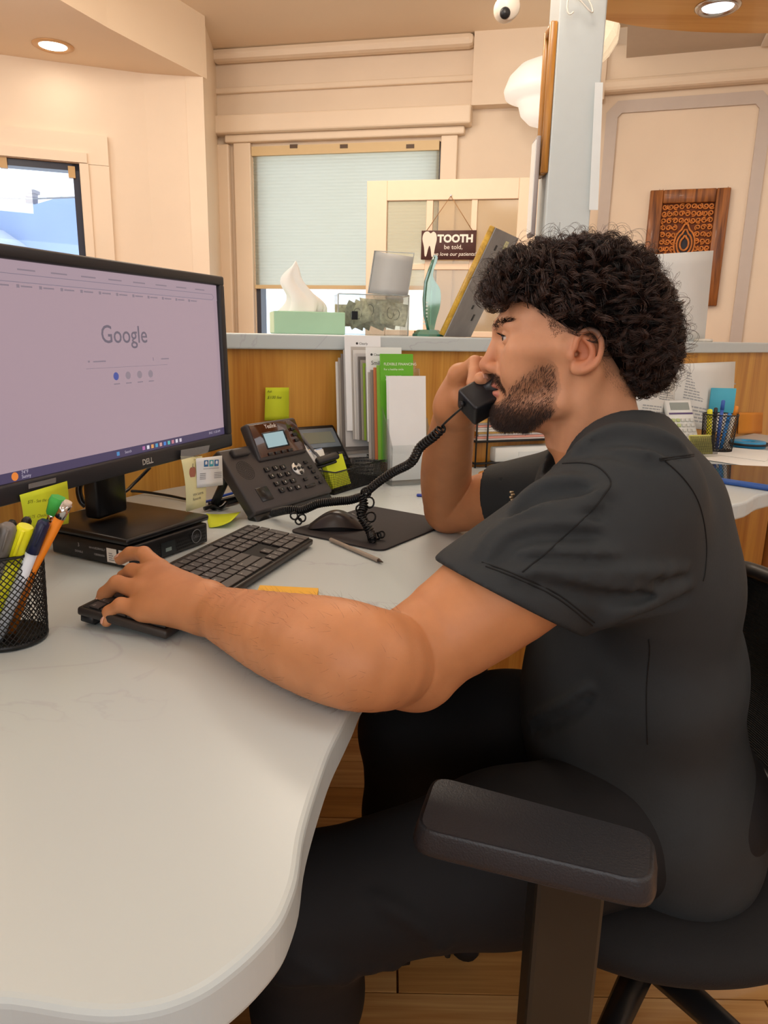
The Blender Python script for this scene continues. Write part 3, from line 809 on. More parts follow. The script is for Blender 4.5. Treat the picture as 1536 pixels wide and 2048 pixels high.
text('DELL', 0.0125, T0 @ Tm((MW * 0.535, BB * 0.3, 0.0032)), mat('logo_silver', '#b9b9b9', 0.25, metal=0.8), mon, name='logo', world=True, align='CENTER', bold=0.0005)
for k in range(4):
    MB().rbox((MW - 0.001, 0.055 + 0.017 * k, -0.008), (0.004, 0.010, 0.006), 0.001, 1, T0).build('side_button', mat('button_black', '#141416', 0.3), mon, world=True)
sc_m = mat('screen_glow', '#17141a', 0.22, emit='#a8919a', estr=0.98, spec=0.5)
scr = MB().box((MW / 2, (BB + MH - BZ) / 2, -0.0065), (MW - 2 * BZ + .002, MH - BZ - BB + .002, 0.003), T0).build('screen', sc_m, mon, world=True)
TS = T0 @ Tm((BZ, BB, -0.0048))
SWd, SHt = MW - 2 * BZ, MH - BB - BZ
def em(name, c='#888888', s=1.0): return mat(name, '#050505', 0.4, emit=c, estr=s)
strips('taskbar', [(0, 0, SWd, SHt * 0.047)], em('ui_taskbar', '#4a415c'), scr, TS, 0.0002)
strips('bookmark_bar', [(SWd * 0.0, SHt * 0.90, SWd, SHt * 1.0)], em('ui_bar', '#a5909a'), scr, TS, 0.00015)
ui = em('ui_grey', '#6d6470')
G = []
for i in range(9):
    G.append((SWd * (0.03 + i * 0.105), SHt * 0.958, SWd * (0.085 + i * 0.105), SHt * 0.965))
for i in range(12):
    G.append((SWd * (0.07 + i * 0.07), SHt * 0.884, SWd * (0.105 + i * 0.07), SHt * 0.891)); G.append((SWd * (0.057 + i * 0.07), SHt * 0.880, SWd * (0.066 + i * 0.07), SHt * 0.895))
strips('tab_text', G, em('ui_faint', '#857883'), scr, TS, 0.0003)
mb = MB(); pts = [(SWd * x, SHt * y, 0.0003) for x, y in ((0.03, 0.905), (0.02, 0.922), (0.03, 0.94), (0.97, 0.94), (0.98, 0.922), (0.97, 0.905))]
mb.tube(pts, 0.0004, 4, closed=True, T=TS); mb.build('address_bar', em('ui_line', '#7c7280'), scr, world=True)
text('Google', SHt * 0.135, TS @ Tm((SWd * 0.5, SHt * 0.63, 0.0003)), ui, scr, name='search_logo', world=True, align='CENTER', bold=0.0002)
G = [(SWd * 0.33, SHt * 0.497, SWd * 0.69, SHt * 0.499), (SWd * 0.34, SHt * 0.53, SWd * 0.347, SHt * 0.54), (SWd * 0.36, SHt * 0.53, SWd * 0.41, SHt * 0.537), (SWd * 0.62, SHt * 0.525, SWd * 0.623, SHt * 0.545), (SWd * 0.66, SHt * 0.53, SWd * 0.70, SHt * 0.537)]
for i in range(4): G.append((SWd * (0.435 + i * 0.052), SHt * 0.405, SWd * (0.46 + i * 0.052), SHt * 0.411))
strips('search_box', G, em('ui_faint'), scr, TS, 0.0003)
for i in range(4):
    MB().prism([(SWd * (0.447 + i * 0.052) + 0.006 * math.cos(a), SHt * 0.45 + 0.006 * math.sin(a)) for a in np.linspace(0, 6.283, 13)[:-1]], 0.0001, 0.0003, TS).build('shortcut_icon', em('ui_icon_%d' % (0 if i == 0 else 1), ('#4a5596', '#8d7f88')[min(i, 1)]), scr, world=True)
cols_ = ['#4f86b8', '#b16ba0', '#d9d2dc', '#d99a5c', '#4f9ac0', '#c99a94', '#4c7fc9', '#5ab4b0', '#c07a86', '#d5cdd6', '#c9bcc9']
for i, c in enumerate(cols_):
    x = SWd * ((0.42, 0.515)[i > 0] + 0.021 * i)
    strips('task_icon', [(x, SHt * 0.013, x + 0.0065, SHt * 0.035)], em('ui_task_%d' % i, c), scr, TS, 0.0004)
texts([('Search', 0.006, TS @ Tm((SWd * 0.455, SHt * 0.017, 0.0004)), {}), ('74°F', 0.0065, TS @ Tm((SWd * 0.075, SHt * 0.028, 0.0004)), {}), ('Sunny', 0.0065, TS @ Tm((SWd * 0.075, SHt * 0.008, 0.0004)), {}), ('ENG  11:20 AM', 0.006, TS @ Tm((SWd * 0.90, SHt * 0.02, 0.0004)), {})], em('ui_pale', '#b9aebd'), scr, world=True, name='taskbar_text')
MB().prism([(SWd * 0.055 + 0.0055 * math.cos(a), SHt * 0.024 + 0.0055 * math.sin(a)) for a in np.linspace(0, 6.283, 15)[:-1]], 0.0001, 0.0004, TS).build('weather_icon', em('ui_sun', '#e2813a'), scr, world=True)
# stand
pcx = np.array([0.452, 0.892]); pcy = np.array([-0.892, 0.452]); pc0 = np.array([-0.390, 1.070])
Tpc = frame((*pc0, D2), (*pcx, 0), (*pcy, 0))
st_m = mat('stand_black', '#131316', 0.28)
MB().rbox((0.092, 0.11, 0.0445), (0.19, 0.215, 0.011), 0.004, 2, Tpc).build('base', st_m, mon, world=True)
nk = np.array([-0.475, 1.205]); 
MB().rbox((0, 0, 0.91), (0.075, 0.03, 0.24), 0.006, 2, Tm((*nk, 0)) @ Rz(math.atan2(dirx[1], dirx[0]))).build('neck', st_m, mon, world=True)
md_ = mlx + dirx * MW / 2; nn = np.array([dirx[1], -dirx[0]])
MB().rbox((0, 0, 0), (0.10, 0.10, 0.12), 0.01, 2, frame((*(md_ - nn * 0.075), 1.02), (*dirx, 0), (0, 0, 1))).build('mount', st_m, mon, world=True)

# ---------------------------------------------------------------- mini computer under the stand
pc = thing('mini_computer', 'small black computer lying flat under the monitor stand', 'computer', (*pc0, D2), R=Tpc.to_3x3())
pcm = mat('pc_black', '#17171a', 0.38, bump=0.05, bscale=400)
MB().rbox((0.089, 0.089, 0.0195), (0.178, 0.178, 0.0355), 0.003, 2).build('case', pcm, pc)
gr = MB(); rng = random.Random(5)
for x0, x1 in ((0.012, 0.055), (0.098, 0.172)):   # front face is local y=0 plane facing -y
    pass
# front (grille) face looks towards +x,-y : local y = 0 side
for i in range(26):
    for j in range(5):
        x = 0.055 + i * 0.0046 + (j % 2) * 0.0023; z = 0.008 + j * 0.0058
        if 0.0 < x < 0.172 and not (0.062 < x < 0.098 and z < 0.028) and (x - 0.148) ** 2 + (z - 0.02) ** 2 > 0.0125 ** 2:
            gr.add([(x, -0.0008, z - 0.002), (x + 0.0030, -0.0008, z), (x, -0.0008, z + 0.002), (x - 0.0012, -0.0008, z)], [(0, 1, 2, 3)])
gr.build('grille', mat('grille_dark', '#030304', 0.6), pc, kind='stuff')
MB().tube([(0.148 + 0.0115 * math.cos(a), -0.0012, 0.02 + 0.0115 * math.sin(a)) for a in np.linspace(0, 6.283, 25)[:-1]], 0.0007, 5, closed=True).build('logo_ring', mat('logo_grey', '#6f7074', 0.4), pc)
text('DELL', 0.0075, frame((0.148, -0.0012, 0.0175), (1, 0, 0), (0, 0, 1)), MATS['logo_grey'], pc, name='logo', align='CENTER')
MB().box((0.08, -0.0006, 0.016), (0.032, 0.0012, 0.022)).build('port_panel', mat('port_dark', '#1c2226', 0.3), pc)
MB().box((0.080, -0.0014, 0.014), (0.013, 0.001, 0.006)).build('usb_port', mat('port_silver', '#8fa0a0', 0.3, metal=0.5), pc)
# labels on the side facing the camera (local x = 0)
Ts = frame((-0.0006, 0.178, 0), (0, -1, 0), (0, 0, 1))
texts([('3', 0.009, Ts @ Tm((0.062, 0.022, 0)), {}), ('DISABLE', 0.005, Ts @ Tm((0.055, 0.012, 0)), {}), ('SERVICE', 0.004, Ts @ Tm((0.088, 0.023, 0)), {}), ('G5RMGL7', 0.005, Ts @ Tm((0.102, 0.023, 0)), {}), ('1280886050', 0.0048, Ts @ Tm((0.098, 0.013, 0)), {})], mat('label_grey', '#a9abae', 0.6), pc)
for x in (0.128, 0.154):
    lb = MB().box((x + 0.010, 0.018, 0.0003), (0.021, 0.023, 0.0005), Ts).build('paper_label', paper_m, pc)
    r_ = random.Random(int(x * 1000)); strips('print', [(x + 0.004, 0.010 + i * 0.0035, x + r_.uniform(.011, .016), 0.0115 + i * 0.0035) for i in range(4)], ink_g, lb, Ts, 0.0008, world=False)

# ---------------------------------------------------------------- keyboard
kx = np.array([0.309, 0.951]); kx /= np.linalg.norm(kx)
KT = math.radians(6.0)
Tk = frame((-0.258, 0.806, DZ + 0.003), (*kx, 0), (-kx[1], kx[0], 0)) @ Rx(KT)
KL, KD = 0.436, 0.130
kb = thing('keyboard', 'black full size keyboard under the typing hand', 'keyboard', tuple(Tk.translation), R=Tk.to_3x3())
kbm = mat('keyboard_body', '#322d2b', 0.36); key_m = mat('keycap', '#3b3533', 0.42, bump=0.04, bscale=800)
MB().rbox((KL / 2, KD / 2, 0.006), (KL, KD, 0.011), 0.003, 2).build('case', kbm, kb)
MB().rbox((KL / 2, KD - 0.012, -0.003), (KL - 0.006, 0.02, 0.012), 0.002, 1).build('back_riser', dark_m, kb)
for x in (0.012, KL - 0.04):
    MB().rbox((x + 0.014, KD - 0.010, -0.0075), (0.028, 0.018, 0.013), 0.002, 1).build('foot', dark_m, kb)
well_m = mat('key_well', '#0a0909', 0.7)
for x0, x1, y0, y1 in ((0.004, 0.290, 0.004, 0.124), (0.294, 0.352, 0.004, 0.124), (0.355, 0.432, 0.004, 0.124)):
    MB().box(((x0 + x1) / 2, (y0 + y1) / 2, 0.0117), (x1 - x0, y1 - y0, 0.0006)).build('key_well', well_m, kb)
U = 0.01905; kc = {}
def key(x, y, w_, h_, lg):
    k = (round(w_, 4), round(h_, 4))
    if k not in kc:
        mb = MB(); mb.rbox((0, 0, 0.0012), (w_ - 0.0023, h_ - 0.0023, 0.0026), 0.0007, 1, smooth=False); me = mb.mesh('key'); me.materials.append(key_m); kc[k] = me
    o = bpy.data.objects.new('key', kc[k]); COL.objects.link(o); o.parent = kb; o.location = (x + w_ / 2, y + h_ / 2, 0.0124)
    if lg:
        me = text_mesh(lg, 0.0062 if len(lg) < 2 else 0.0036, res=1)
        me.transform(Matrix.Translation((-w_ / 2 + 0.0035, -0.0005 if len(lg) < 2 else 0.001, 0.00265))); me.materials.append(legend_m)
        t = bpy.data.objects.new('legend', me); COL.objects.link(t); t.parent = o
rows_ = [
 [('Ctrl', 1.25), ('fn', 1), ('win', 1.25), ('Alt', 1.25), ('', 5.75), ('Alt', 1.25), ('▤', 1), ('Ctrl', 2.25)],
 [('Shift', 2.25)] + [(c, 1) for c in 'ZXCVBNM,./'] + [('Shift', 2.75)],
 [('Caps', 1.75)] + [(c, 1) for c in "ASDFGHJKL;'"] + [('Enter', 2.25)],
 [('Tab', 1.5)] + [(c, 1) for c in 'QWERTYUIOP[]'] + [('\\', 1.5)],
 [('~', 1)] + [(c, 1) for c in '1234567890-='] + [('Back', 2)],
 [('Esc', 1)] + [('F%d' % i, 1) for i in range(1, 13)] + [('prt', 2)]]
ys = [0.005 + U * i for i in range(5)] + [0.005 + U * 5 + 0.001]
for r, row in enumerate(rows_):
    x = 0.0045
    for lg, n_ in row:
        key(x, ys[r], U * n_, U if r < 5 else 0.0165, lg); x += U * n_
for r, lgs in ((0, '←↓→'), (1, ' ↑ '), (3, ('Del', 'End', 'PgDn')), (4, ('Ins', 'Home', 'PgUp')), (5, ('', '', ''))):
    for c in range(3):
        if r == 1 and c != 1: continue
        key(0.2945 + U * c, ys[r], U, U if r < 5 else 0.0165, lgs[c] if lgs[c] != ' ' else '')
for r, lgs in ((1, '123'), (2, '456'), (3, '789'), (4, ('Num', '/', '*')), (5, ('', '', ''))):
    for c in range(3): key(0.3555 + U * c, ys[r], U, U if r < 5 else 0.0165, lgs[c])
key(0.3555, ys[0], U * 2, U, '0'); key(0.3555 + 2 * U, ys[0], U, U, '.')
key(0.3555 + 3 * U, ys[0], U, 2 * U, 'Ent'); key(0.3555 + 3 * U, ys[2], U, 2 * U, '+'); key(0.3555 + 3 * U, ys[4], U, U, '-'); key(0.3555 + 3 * U, ys[5], U, 0.0165, '')

# ---------------------------------------------------------------- mouse pad, mouse, pen, notes
c_ = np.array([-0.018, 1.362]); e1 = np.array([0.557, 0.83]); e2 = np.array([0.83, -0.557])
def rrect(w_, h_, r, n=6):
    out = []
    for sx, sy, a0 in ((1, 1, 0), (-1, 1, 90), (-1, -1, 180), (1, -1, 270)):
        for i in range(n + 1):
            a = math.radians(a0 + 90 * i / n); out.append((sx * (w_ / 2 - r) + r * math.cos(a), sy * (h_ / 2 - r) + r * math.sin(a)))
    return out
Tp = frame((*c_, D2), (*e1, 0), (-e1[1], e1[0], 0))
mb = MB(); mb.prism(rrect(0.262, 0.212, 0.018), 0, 0.003, Tp)
tag(mb.build('mouse_pad', mat('pad_cloth', '#2a2629', 0.75, var=0.05, scale=60, bump=0.15, bscale=900), bevel=0.001), 'black cloth mouse pad under the coiled cord', 'mouse pad')
ms = thing('mouse', 'black arched wireless mouse on the mouse pad', 'mouse', (-0.088, 1.335, D2 + 0.003))
Tms = Tm((-0.088, 1.338, D2 + 0.0034)) @ Rz(math.radians(4))
def arch(u, v):
    # u along length (-x = front), v across
    x = (u - 0.5) * 0.112; s = math.sin(math.pi * min(max(u, 0.001), 0.999)) ** 0.42
    wy = 0.030 * (0.86 + 0.14 * math.sin(math.pi * u)) * (s ** 0.5); y = (v - 0.5) * 2
    h = (0.006 + 0.028 * math.sin(math.pi * (0.12 + 0.8 * u)) ** 1.2) * max(0.0, 1 - abs(y) ** 3.2 * 0.75)
    return (x, y * wy, max(0.0006, h * s))
mb = MB(); mb.grid(arch, 26, 17, Tms); mb.build('shell', mat('mouse_shell', '#332d2c', 0.3), ms, world=True)
mb = MB(); mb.prism([(x * 0.055 * 0.96, y * 0.026) for x, y in [(math.cos(a), math.sin(a)) for a in np.linspace(0, 6.283, 25)[:-1]]], 0.0, 0.008, Tms); mb.build('underside', black_m, ms, world=True)
MB().lathe([(0.0045, 0.0004), (0.0045, 0.001), (0.0001, 0.0011)], 14, Tms @ Tm((0.030, -0.006, 0.0268)) @ Ry(0.5)).build('logo_badge', mat('logo_grey'), ms, world=True)
def pen(name, label, a, b, r, body_m, tip_m, grip_m=None, clip=False, group=None, tipl=0.012):
    """a = back end, b = writing tip"""
    a = Vector(a); b = Vector(b); d = (b - a).normalized(); L = (b - a).length
    t = thing(name, label, 'pen', tuple(a), group=group)
    MB().tube([a, a + d * 0.001, b - d * (tipl + 0.004), b - d * tipl], [r * 0.85, r, r, r * 0.92], 8).build('barrel', body_m, t, world=True)
    MB().tube([b - d * tipl, b - d * tipl * 0.35, b], [r * 0.9, r * 0.4, 0.0006], 8).build('tip', tip_m, t, world=True)
    if clip:
        s = d.orthogonal().normalized(); MB().tube([a + d * 0.004 + s * (r + 0.0012), a + d * 0.035 + s * (r + 0.0012)], 0.0011, 5).build('clip', grip_m or tip_m, t, world=True)
    return t
clear_m = mat('smoky_plastic', '#b3a698', 0.2, trans=0.2, ior=1.2)
pen('ballpoint_pen', 'clear grey ballpoint pen lying below the mouse pad', (*atz(661, 1079, D2 + .0042)[:2], D2 + 0.0042), (*atz(766, 1125, D2 + .003)[:2], D2 + 0.0034), 0.0040, clear_m, mat('pen_tip', '#4a3b30', 0.3))
def notepad(name, label, pts, h, m, cat='sticky note'):
    mb = MB(); P = [(p[0], p[1]) for p in pts]
    mb.prism(P, D2, D2 + h)
    return tag(mb.build(name, m), label, cat)
notepad('sticky_pad', 'orange yellow sticky pad beside the forearm', [atz(520, 1178, D2), atz(637, 1184, D2), atz(632, 1212, D2), atz(508, 1204, D2)], 0.006, mat('note_orange', '#f2b93a', 0.65, var=0.03))
# loose green note between computer and phone
mb = MB(); q = [atz(418, 1056, D2), atz(462, 1056, D2), atz(482, 1036, D2), atz(412, 1028, D2)]
def curl(u, v):
    p = (1 - u) * ((1 - v) * q[0] + v * q[3]) + u * ((1 - v) * q[1] + v * q[2]); return (p[0], p[1], D2 + 0.001 + 0.012 * u * u)
mb.grid(curl, 8, 4); tag(mb.build('loose_note', yg_m, solid=0.0004), 'bright green sticky note curling on the desk by the computer', 'sticky note')

# notes taped to the monitor
def note_sheet(name, label, P, m, cat, wr=None, bow=0.0, seg=8):
    """P: 4 world corners (bottom left, bottom right, top right, top left)"""
    P = [np.array(p, float) for p in P]; n = np.cross(P[1] - P[0], P[3] - P[0]); n /= np.linalg.norm(n)
    t = thing(name, label, cat, tuple(P[0]))
    mb = MB(); mb.grid(lambda u, v: tuple((1 - v) * ((1 - u) * P[0] + u * P[1]) + v * ((1 - u) * P[3] + u * P[2]) + n * bow * math.sin(math.pi * v)), 2, seg)
    mb.build('sheet', m, t, world=True, solid=0.0003)
    W_ = np.linalg.norm(P[1] - P[0]); H_ = np.linalg.norm(P[3] - P[0])
    return t, frame(P[0] + n * (0.0006 + bow * 0.7), P[1] - P[0], P[3] - P[0]), W_, H_
off = Vector((nn[0], nn[1], 0)) * 0.006
mpl = np.array([*mlx, 0]) + np.array([nn[0], nn[1], 0]) * 0.006
M3 = np.array([nn[0], nn[1], 0])
mp = lambda u, v, o=0.0: atpl(u, v, mpl + M3 * o, M3)
t, TN, W_, H_ = note_sheet('price_note', 'green sticky note with handwritten prices taped under the monitor', [mp(48, 1062), mp(137, 1047), mp(134, 962), mp(39, 990)], yg_m, 'sticky note', bow=0.002)
texts([('$75 - See the doctor', H_ * 0.125, TN @ Tm((W_ * .05, H_ * .74, 0)), dict(shear=.3)), ('$xx  Checkup only', H_ * 0.125, TN @ Tm((W_ * .03, H_ * .52, 0)), dict(shear=.3)), ('$175  Checkup', H_ * 0.125, TN @ Tm((W_ * .05, H_ * .32, 0)), dict(shear=.3)), ('Check', H_ * 0.125, TN @ Tm((W_ * .25, H_ * .1, 0)), dict(shear=.3))], mat('pen_ink', '#6f7a22', 0.7), t, world=True, name='handwriting')
tape_m = glassy('tape', '#d8d8dc', 0.25, 0.2, 0.2)
P = [mp(57, 978, .001), mp(112, 965, .001), mp(112, 955, .001), mp(57, 968, .001)]
MB().add([tuple(p) for p in P], [(0, 1, 2, 3)]).build('tape', tape_m, t, world=True)
t, TN, W_, H_ = note_sheet('appointment_slip', 'pale yellow paper slip with an apple tooth drawing taped to the monitor', [mp(372, 1024, .001), mp(411, 1012, .001), mp(404, 912, .001), mp(361, 912, .001)], mat('slip_paper', '#efe9b4', 0.7, var=0.05), 'paper', bow=0.004)
texts([('Medical Park', H_ * .045, TN @ Tm((W_ * .35, H_ * .93, 0)), {}), ('Dr. Dental', H_ * .045, TN @ Tm((W_ * .35, H_ * .88, 0)), {}), ('WATERPIK', H_ * .07, TN @ Tm((W_ * .28, H_ * .25, 0)), {}), ('Rewards', H_ * .07, TN @ Tm((W_ * .28, H_ * .17, 0)), {})], ink_m, t, world=True)
ap_ = [(0.16, .60), (.12, .66), (.14, .74), (.22, .77), (.28, .75), (.34, .77), (.41, .74), (.43, .66), (.38, .58), (.36, .52), (.30, .56), (.22, .52), (.2, .56)]
MB().prism(catmull([(x * W_, y * H_) for x, y in ap_], 3, True), 0.0, 0.0004, TN).build('apple_drawing', mat('apple_brown', '#b0705c', 0.7), t, world=True)
MB().tube([TN @ Vector((W_ * .28, H_ * .76, 0.0004)), TN @ Vector((W_ * .30, H_ * .83, 0.0004))], 0.0005, 4).build('stem_drawing', ink_m, t, world=True)
P = [mp(361, 920, .002), mp(416, 905, .002), mp(420, 890, .002), mp(362, 900, .002)]
MB().add([tuple(p) for p in P], [(0, 1, 2, 3)]).build('tape', tape_m, t, world=True)
t, TN, W_, H_ = note_sheet('business_card', 'white dental business card with three blue icons taped to the monitor', [mp(394, 976, .006), mp(446, 970, .006), mp(444, 911, .006), mp(392, 917, .006)], mat('card_white', '#eceef0', 0.6), 'card')
for i, c in enumerate(('#2f6ea8', '#3aa5b8', '#2f6ea8')):
    x = W_ * (.22 + i * .2); ic = strips('icon', [(x, H_ * .70, x + W_ * .16, H_ * .92)], mat('icon_blue_%d' % (i % 2), c, 0.6), t, TN, 0.0002)
    MB().prism(catmull([(x + W_ * a_, H_ * b_) for a_, b_ in ((.04, .86), (.08, .89), (.12, .86), (.11, .76), (.08, .80), (.05, .76))], 2, True), 0.0002, 0.0004, TN).build('tooth_mark', MATS['card_white'], ic, world=True)
strips('print', [(W_ * .2, H_ * .62, W_ * .8, H_ * .635)] + [(W_ * .08, H_ * (.28 + .06 * i), W_ * .3, H_ * (.30 + .06 * i)) for i in range(4)] + [(W_ * .62, H_ * (.28 + .06 * i), W_ * .92, H_ * (.30 + .06 * i)) for i in range(4)], ink_g, t, TN, 0.0002)

# ---------------------------------------------------------------- desk phone
pa_ = np.array([-0.251, 1.380, 0.752]); pb_ = np.array([-0.116, 1.611, 0.752])
px_ = (pb_ - pa_) / np.linalg.norm(pb_ - pa_); pback = np.array([-px_[1], px_[0], 0]); SL = math.radians(50)
pd = pback * math.cos(SL) + np.array([0, 0, 1]) * math.sin(SL); pn = np.cross(px_, pd)
PWd = float(np.linalg.norm(pb_ - pa_)); PHt = 0.152
Tph = frame(pa_, px_, pd)
ph = thing('desk_phone', 'black office desk phone with a lit display', 'phone', tuple(pa_ - np.array([0, 0, .016])))
phm = mat('phone_black', '#3b3738', 0.42, bump=0.05, bscale=700)
def pp(u, v, h=0.0):
    p = atpl(u, v, pa_ + pn * h, pn); return float((p - pa_) @ px_), float((p - pa_) @ pd)
mb = MB(); mb.rbox((PWd / 2, PHt / 2, -0.013), (PWd, PHt, 0.026), 0.006, 3, Tph); mb.build('body', phm, ph, world=True)
MB().rbox((PWd / 2, -0.004, -0.02), (PWd * 0.98, 0.03, 0.022), 0.006, 2, Tph).build('front_lip', mat('phone_edge', '#1a1c1c', 0.3), ph, world=True)
for sx in (0.03, PWd - 0.03):   # easel stand behind
    p0 = Tph @ Vector((sx, PHt * .75, -0.026)); p1 = Vector((p0.x + pback[0] * 0.05, p0.y + pback[1] * 0.05, DZ + 0.004))
    MB().tube([p0, p1], 0.009, 8).build('stand_leg', dark_m, ph, world=True)
MB().rbox((0, 0, 0), (PWd * 0.85, 0.012, 0.016), 0.003, 1, frame((Tph @ Vector((PWd / 2, PHt * .75, -0.026))) + Vector((pback[0] * .05, pback[1] * .05, 0)) + Vector((0, 0, 0)), px_, pback) @ Tm((0, 0, DZ + 0.010 - (Tph @ Vector((PWd / 2, PHt * .75, -0.026))).z))).build('stand_foot', dark_m, ph, world=True)
# display head, raised and a little steeper
x0, y0 = pp(520, 926); x1, y1 = pp(600, 908)
dx0, dx1 = x0 - .003, PWd - 0.010; dy0 = PHt * 0.70
Td = Tph @ Tm((dx0, dy0, 0.002)) @ Rx(math.radians(14))
DWd, DHt = dx1 - dx0, 0.085
gl_m = mat('phone_gloss', '#3f1f15', 0.08, coat=0.6)
MB().rbox((DWd / 2, DHt / 2, -0.008), (DWd, DHt, 0.024), 0.006, 3, Td).build('display_head', phm, ph, world=True)
MB().rbox((DWd / 2, DHt / 2 + .001, 0.0043), (DWd - 0.008, DHt - 0.012, 0.002), 0.001, 2, Td).build('display_panel', gl_m, ph, world=True)
lc = MB().rbox((DWd * 0.43, DHt * 0.48, 0.0055), (DWd * 0.46, DHt * 0.44, 0.0016), 0.0006, 1, Td).build('lcd_frame', mat('lcd_frame', '#23303a', 0.2), ph, world=True)
MB().box((DWd * 0.42, DHt * 0.48, 0.0066), (DWd * 0.40, DHt * 0.37, 0.0004), Td).build('lcd', mat('lcd_glow', '#30404a', 0.25, emit='#a9c4c8', estr=0.75), lc, world=True)
text('Yealink', 0.013, Td @ Tm((DWd * 0.42, DHt * 0.80, 0.0058)), mat('phone_print', '#d9d3cd', 0.5), ph, name='logo', world=True, align='CENTER', bold=0.0002)
bk_m = mat('phone_key', '#1b191a', 0.25)
def pkey(x, y, w_, h_, T, mark=None, nm='phone_key', hgt=0.0042, m=None):
    o = MB().rbox((x, y, hgt / 2), (w_, h_, hgt), 0.0012, 2, T).build(nm, m or bk_m, ph, world=True)
    if mark: text(mark, h_ * (.75 if len(mark) < 2 else 0.5), T @ Tm((x - w_ * .05, y - h_ * .28, hgt + 0.0003)), MATS['phone_print'], o, name='legend', world=True, align='CENTER', res=1)
    return o
for i in range(4): pkey(DWd * (0.22 + i * 0.135), DHt * 0.13, 0.015, 0.0065, Td @ Tm((0, 0, 0.005)), nm='soft_key')
for i in range(3): pkey(DWd * 0.84, DHt * (0.36 + i * 0.16), 0.014, 0.007, Td @ Tm((0, 0, 0.005)), nm='line_key')
# keypad by its place in the picture, on the phone's own face plane
kp = [[(533, 940), (550, 937), (565, 935)], [(543, 953), (560, 951), (575, 948)], [(553, 968), (569, 965), (585, 962)], [(563, 981), (580, 978), (595, 975)]]
for r, row in enumerate(kp):
    for c, (u, v) in enumerate(row):
        x, y = pp(u, v); pkey(x, y, 0.0155, 0.0105, Tph, ('123', '456', '789', '*0#')[r][c])
x, y = pp(595, 938)
MB().lathe([(0.0175, 0), (0.0175, 0.002), (0.016, 0.0035), (0.0001, 0.0038)], 24, Tph @ Tm((x, y, 0)) @ Matrix.Diagonal((1, .92, 1, 1))).build('navigation_ring', mat('nav_silver', '#d5d3ce', 0.3, metal=0.4), ph, world=True)
for dx_, dy_ in ((0, 0), (.013, 0), (-.013, 0), (0, .012), (0, -.012)):
    MB().lathe([(0.0042, 0.0035), (0.0042, 0.006), (0.003, 0.0066), (0.0001, 0.0066)], 12, Tph @ Tm((x + dx_, y + dy_, 0))).build('navigation_key', bk_m, ph, world=True)
for u, v in ((610, 925), (619, 935), (626, 944), (633, 955), (641, 965), (610, 959)):
    x, y = pp(u, v); pkey(x, y, 0.0115, 0.0075, Tph, nm='function_key')
x, y = pp(620, 972); pkey(x, y, 0.034, 0.0075, Tph, nm='volume_key')
x, y = pp(491, 941)
sg_ = MB()
for r in range(1, 7):
    for k in range(r * 6):
        a = 2 * math.pi * k / (r * 6); sg_.add([(x + r * .0036 * math.cos(a) + .0011 * math.cos(b), y + r * .0036 * math.sin(a) + .0011 * math.sin(b), 0.0004) for b in (0, 1.05, 2.1, 3.14, 4.2, 5.2)], [(0, 1, 2, 3, 4, 5)], False, Tph)
sg_.build('speaker_holes', mat('hole_black', '#020202', 0.8), ph, world=True, kind='stuff')
x, y = pp(529, 988)
MB().rbox((x, y, 0.0005), (0.036, 0.032, 0.0022), 0.0015, 2, Tph).build('cradle_well', mat('well_dark', '#0d0f12', 0.25), ph, world=True)
x, y = pp(478, 907); MB().rbox((x, y, 0.004), (0.05, 0.018, 0.012), 0.004, 2, Tph).build('handset_rest', phm, ph, world=True)

# ---------------------------------------------------------------- coiled handset cord
def coil(name, path, m, r0=0.0058, wire=0.0016, pitch=0.0042, n=6):
    P = [np.array(p) for p in catmull(path, 14)]
    out = []; acc = 0.0; prev = P[0]; nrm = None
    L = [0.0]
    for i in range(1, len(P)): L.append(L[-1] + np.linalg.norm(P[i] - P[i - 1]))
    tot = L[-1]; steps = int(tot / pitch * 9)
    P = np.array(P); L = np.array(L)
    nrm = np.array([0.3, 0.2, 1.0])
    for k in range(steps + 1):
        s = tot * k / steps
        c = np.array([np.interp(s, L, P[:, j]) for j in range(3)]); c2 = np.array([np.interp(min(s + .002, tot), L, P[:, j]) for j in range(3)]); c1 = np.array([np.interp(max(s - .002, 0), L, P[:, j]) for j in range(3)])
        t = (c2 - c1) / (np.linalg.norm(c2 - c1) + 1e-9); nrm = nrm - t * (nrm @ t); nrm /= np.linalg.norm(nrm); b = np.cross(t, nrm)
        a = 2 * math.pi * s / pitch; out.append(c + r0 * (nrm * math.cos(a) + b * math.sin(a)))
    return MB().tube(out, wire, n)
cord = thing('coiled_cord', 'black coiled telephone cord stretching from the phone to the handset', 'cord', (-0.10, 1.30, DZ + 0.004))
cord_m = mat('cord_black', '#0f0f11', 0.3)
H0 = aty(925, 815, 1.035)
main = [aty(884, 856, 1.10), aty(868, 872, 1.115), aty(840, 895, 1.15), aty(822, 925, 1.18), aty(785, 945, 1.23), aty(752, 968, 1.27), aty(727, 990, 1.30)]
MB().tube(catmull([H0, aty(905, 832, 1.065), aty(886, 850, 1.095), main[0]], 6), 0.0017, 8).build('straight_lead', cord_m, cord, world=True)
coil('stretched_coil', main, cord_m, 0.0064, 0.0020, 0.0076).build('stretched_coil', cord_m, cord, world=True)
lo = [aty(727, 992, 1.30), aty(700, 1000, 1.315), aty(670, 1003, 1.33), aty(635, 1008, 1.345), aty(605, 1020, 1.36), aty(575, 1020, 1.375), atz(545, 1026, DZ + .012)]
coil('tight_coil', lo, cord_m, 0.0066, 0.0021, 0.0046).build('tight_coil', cord_m, cord, world=True)
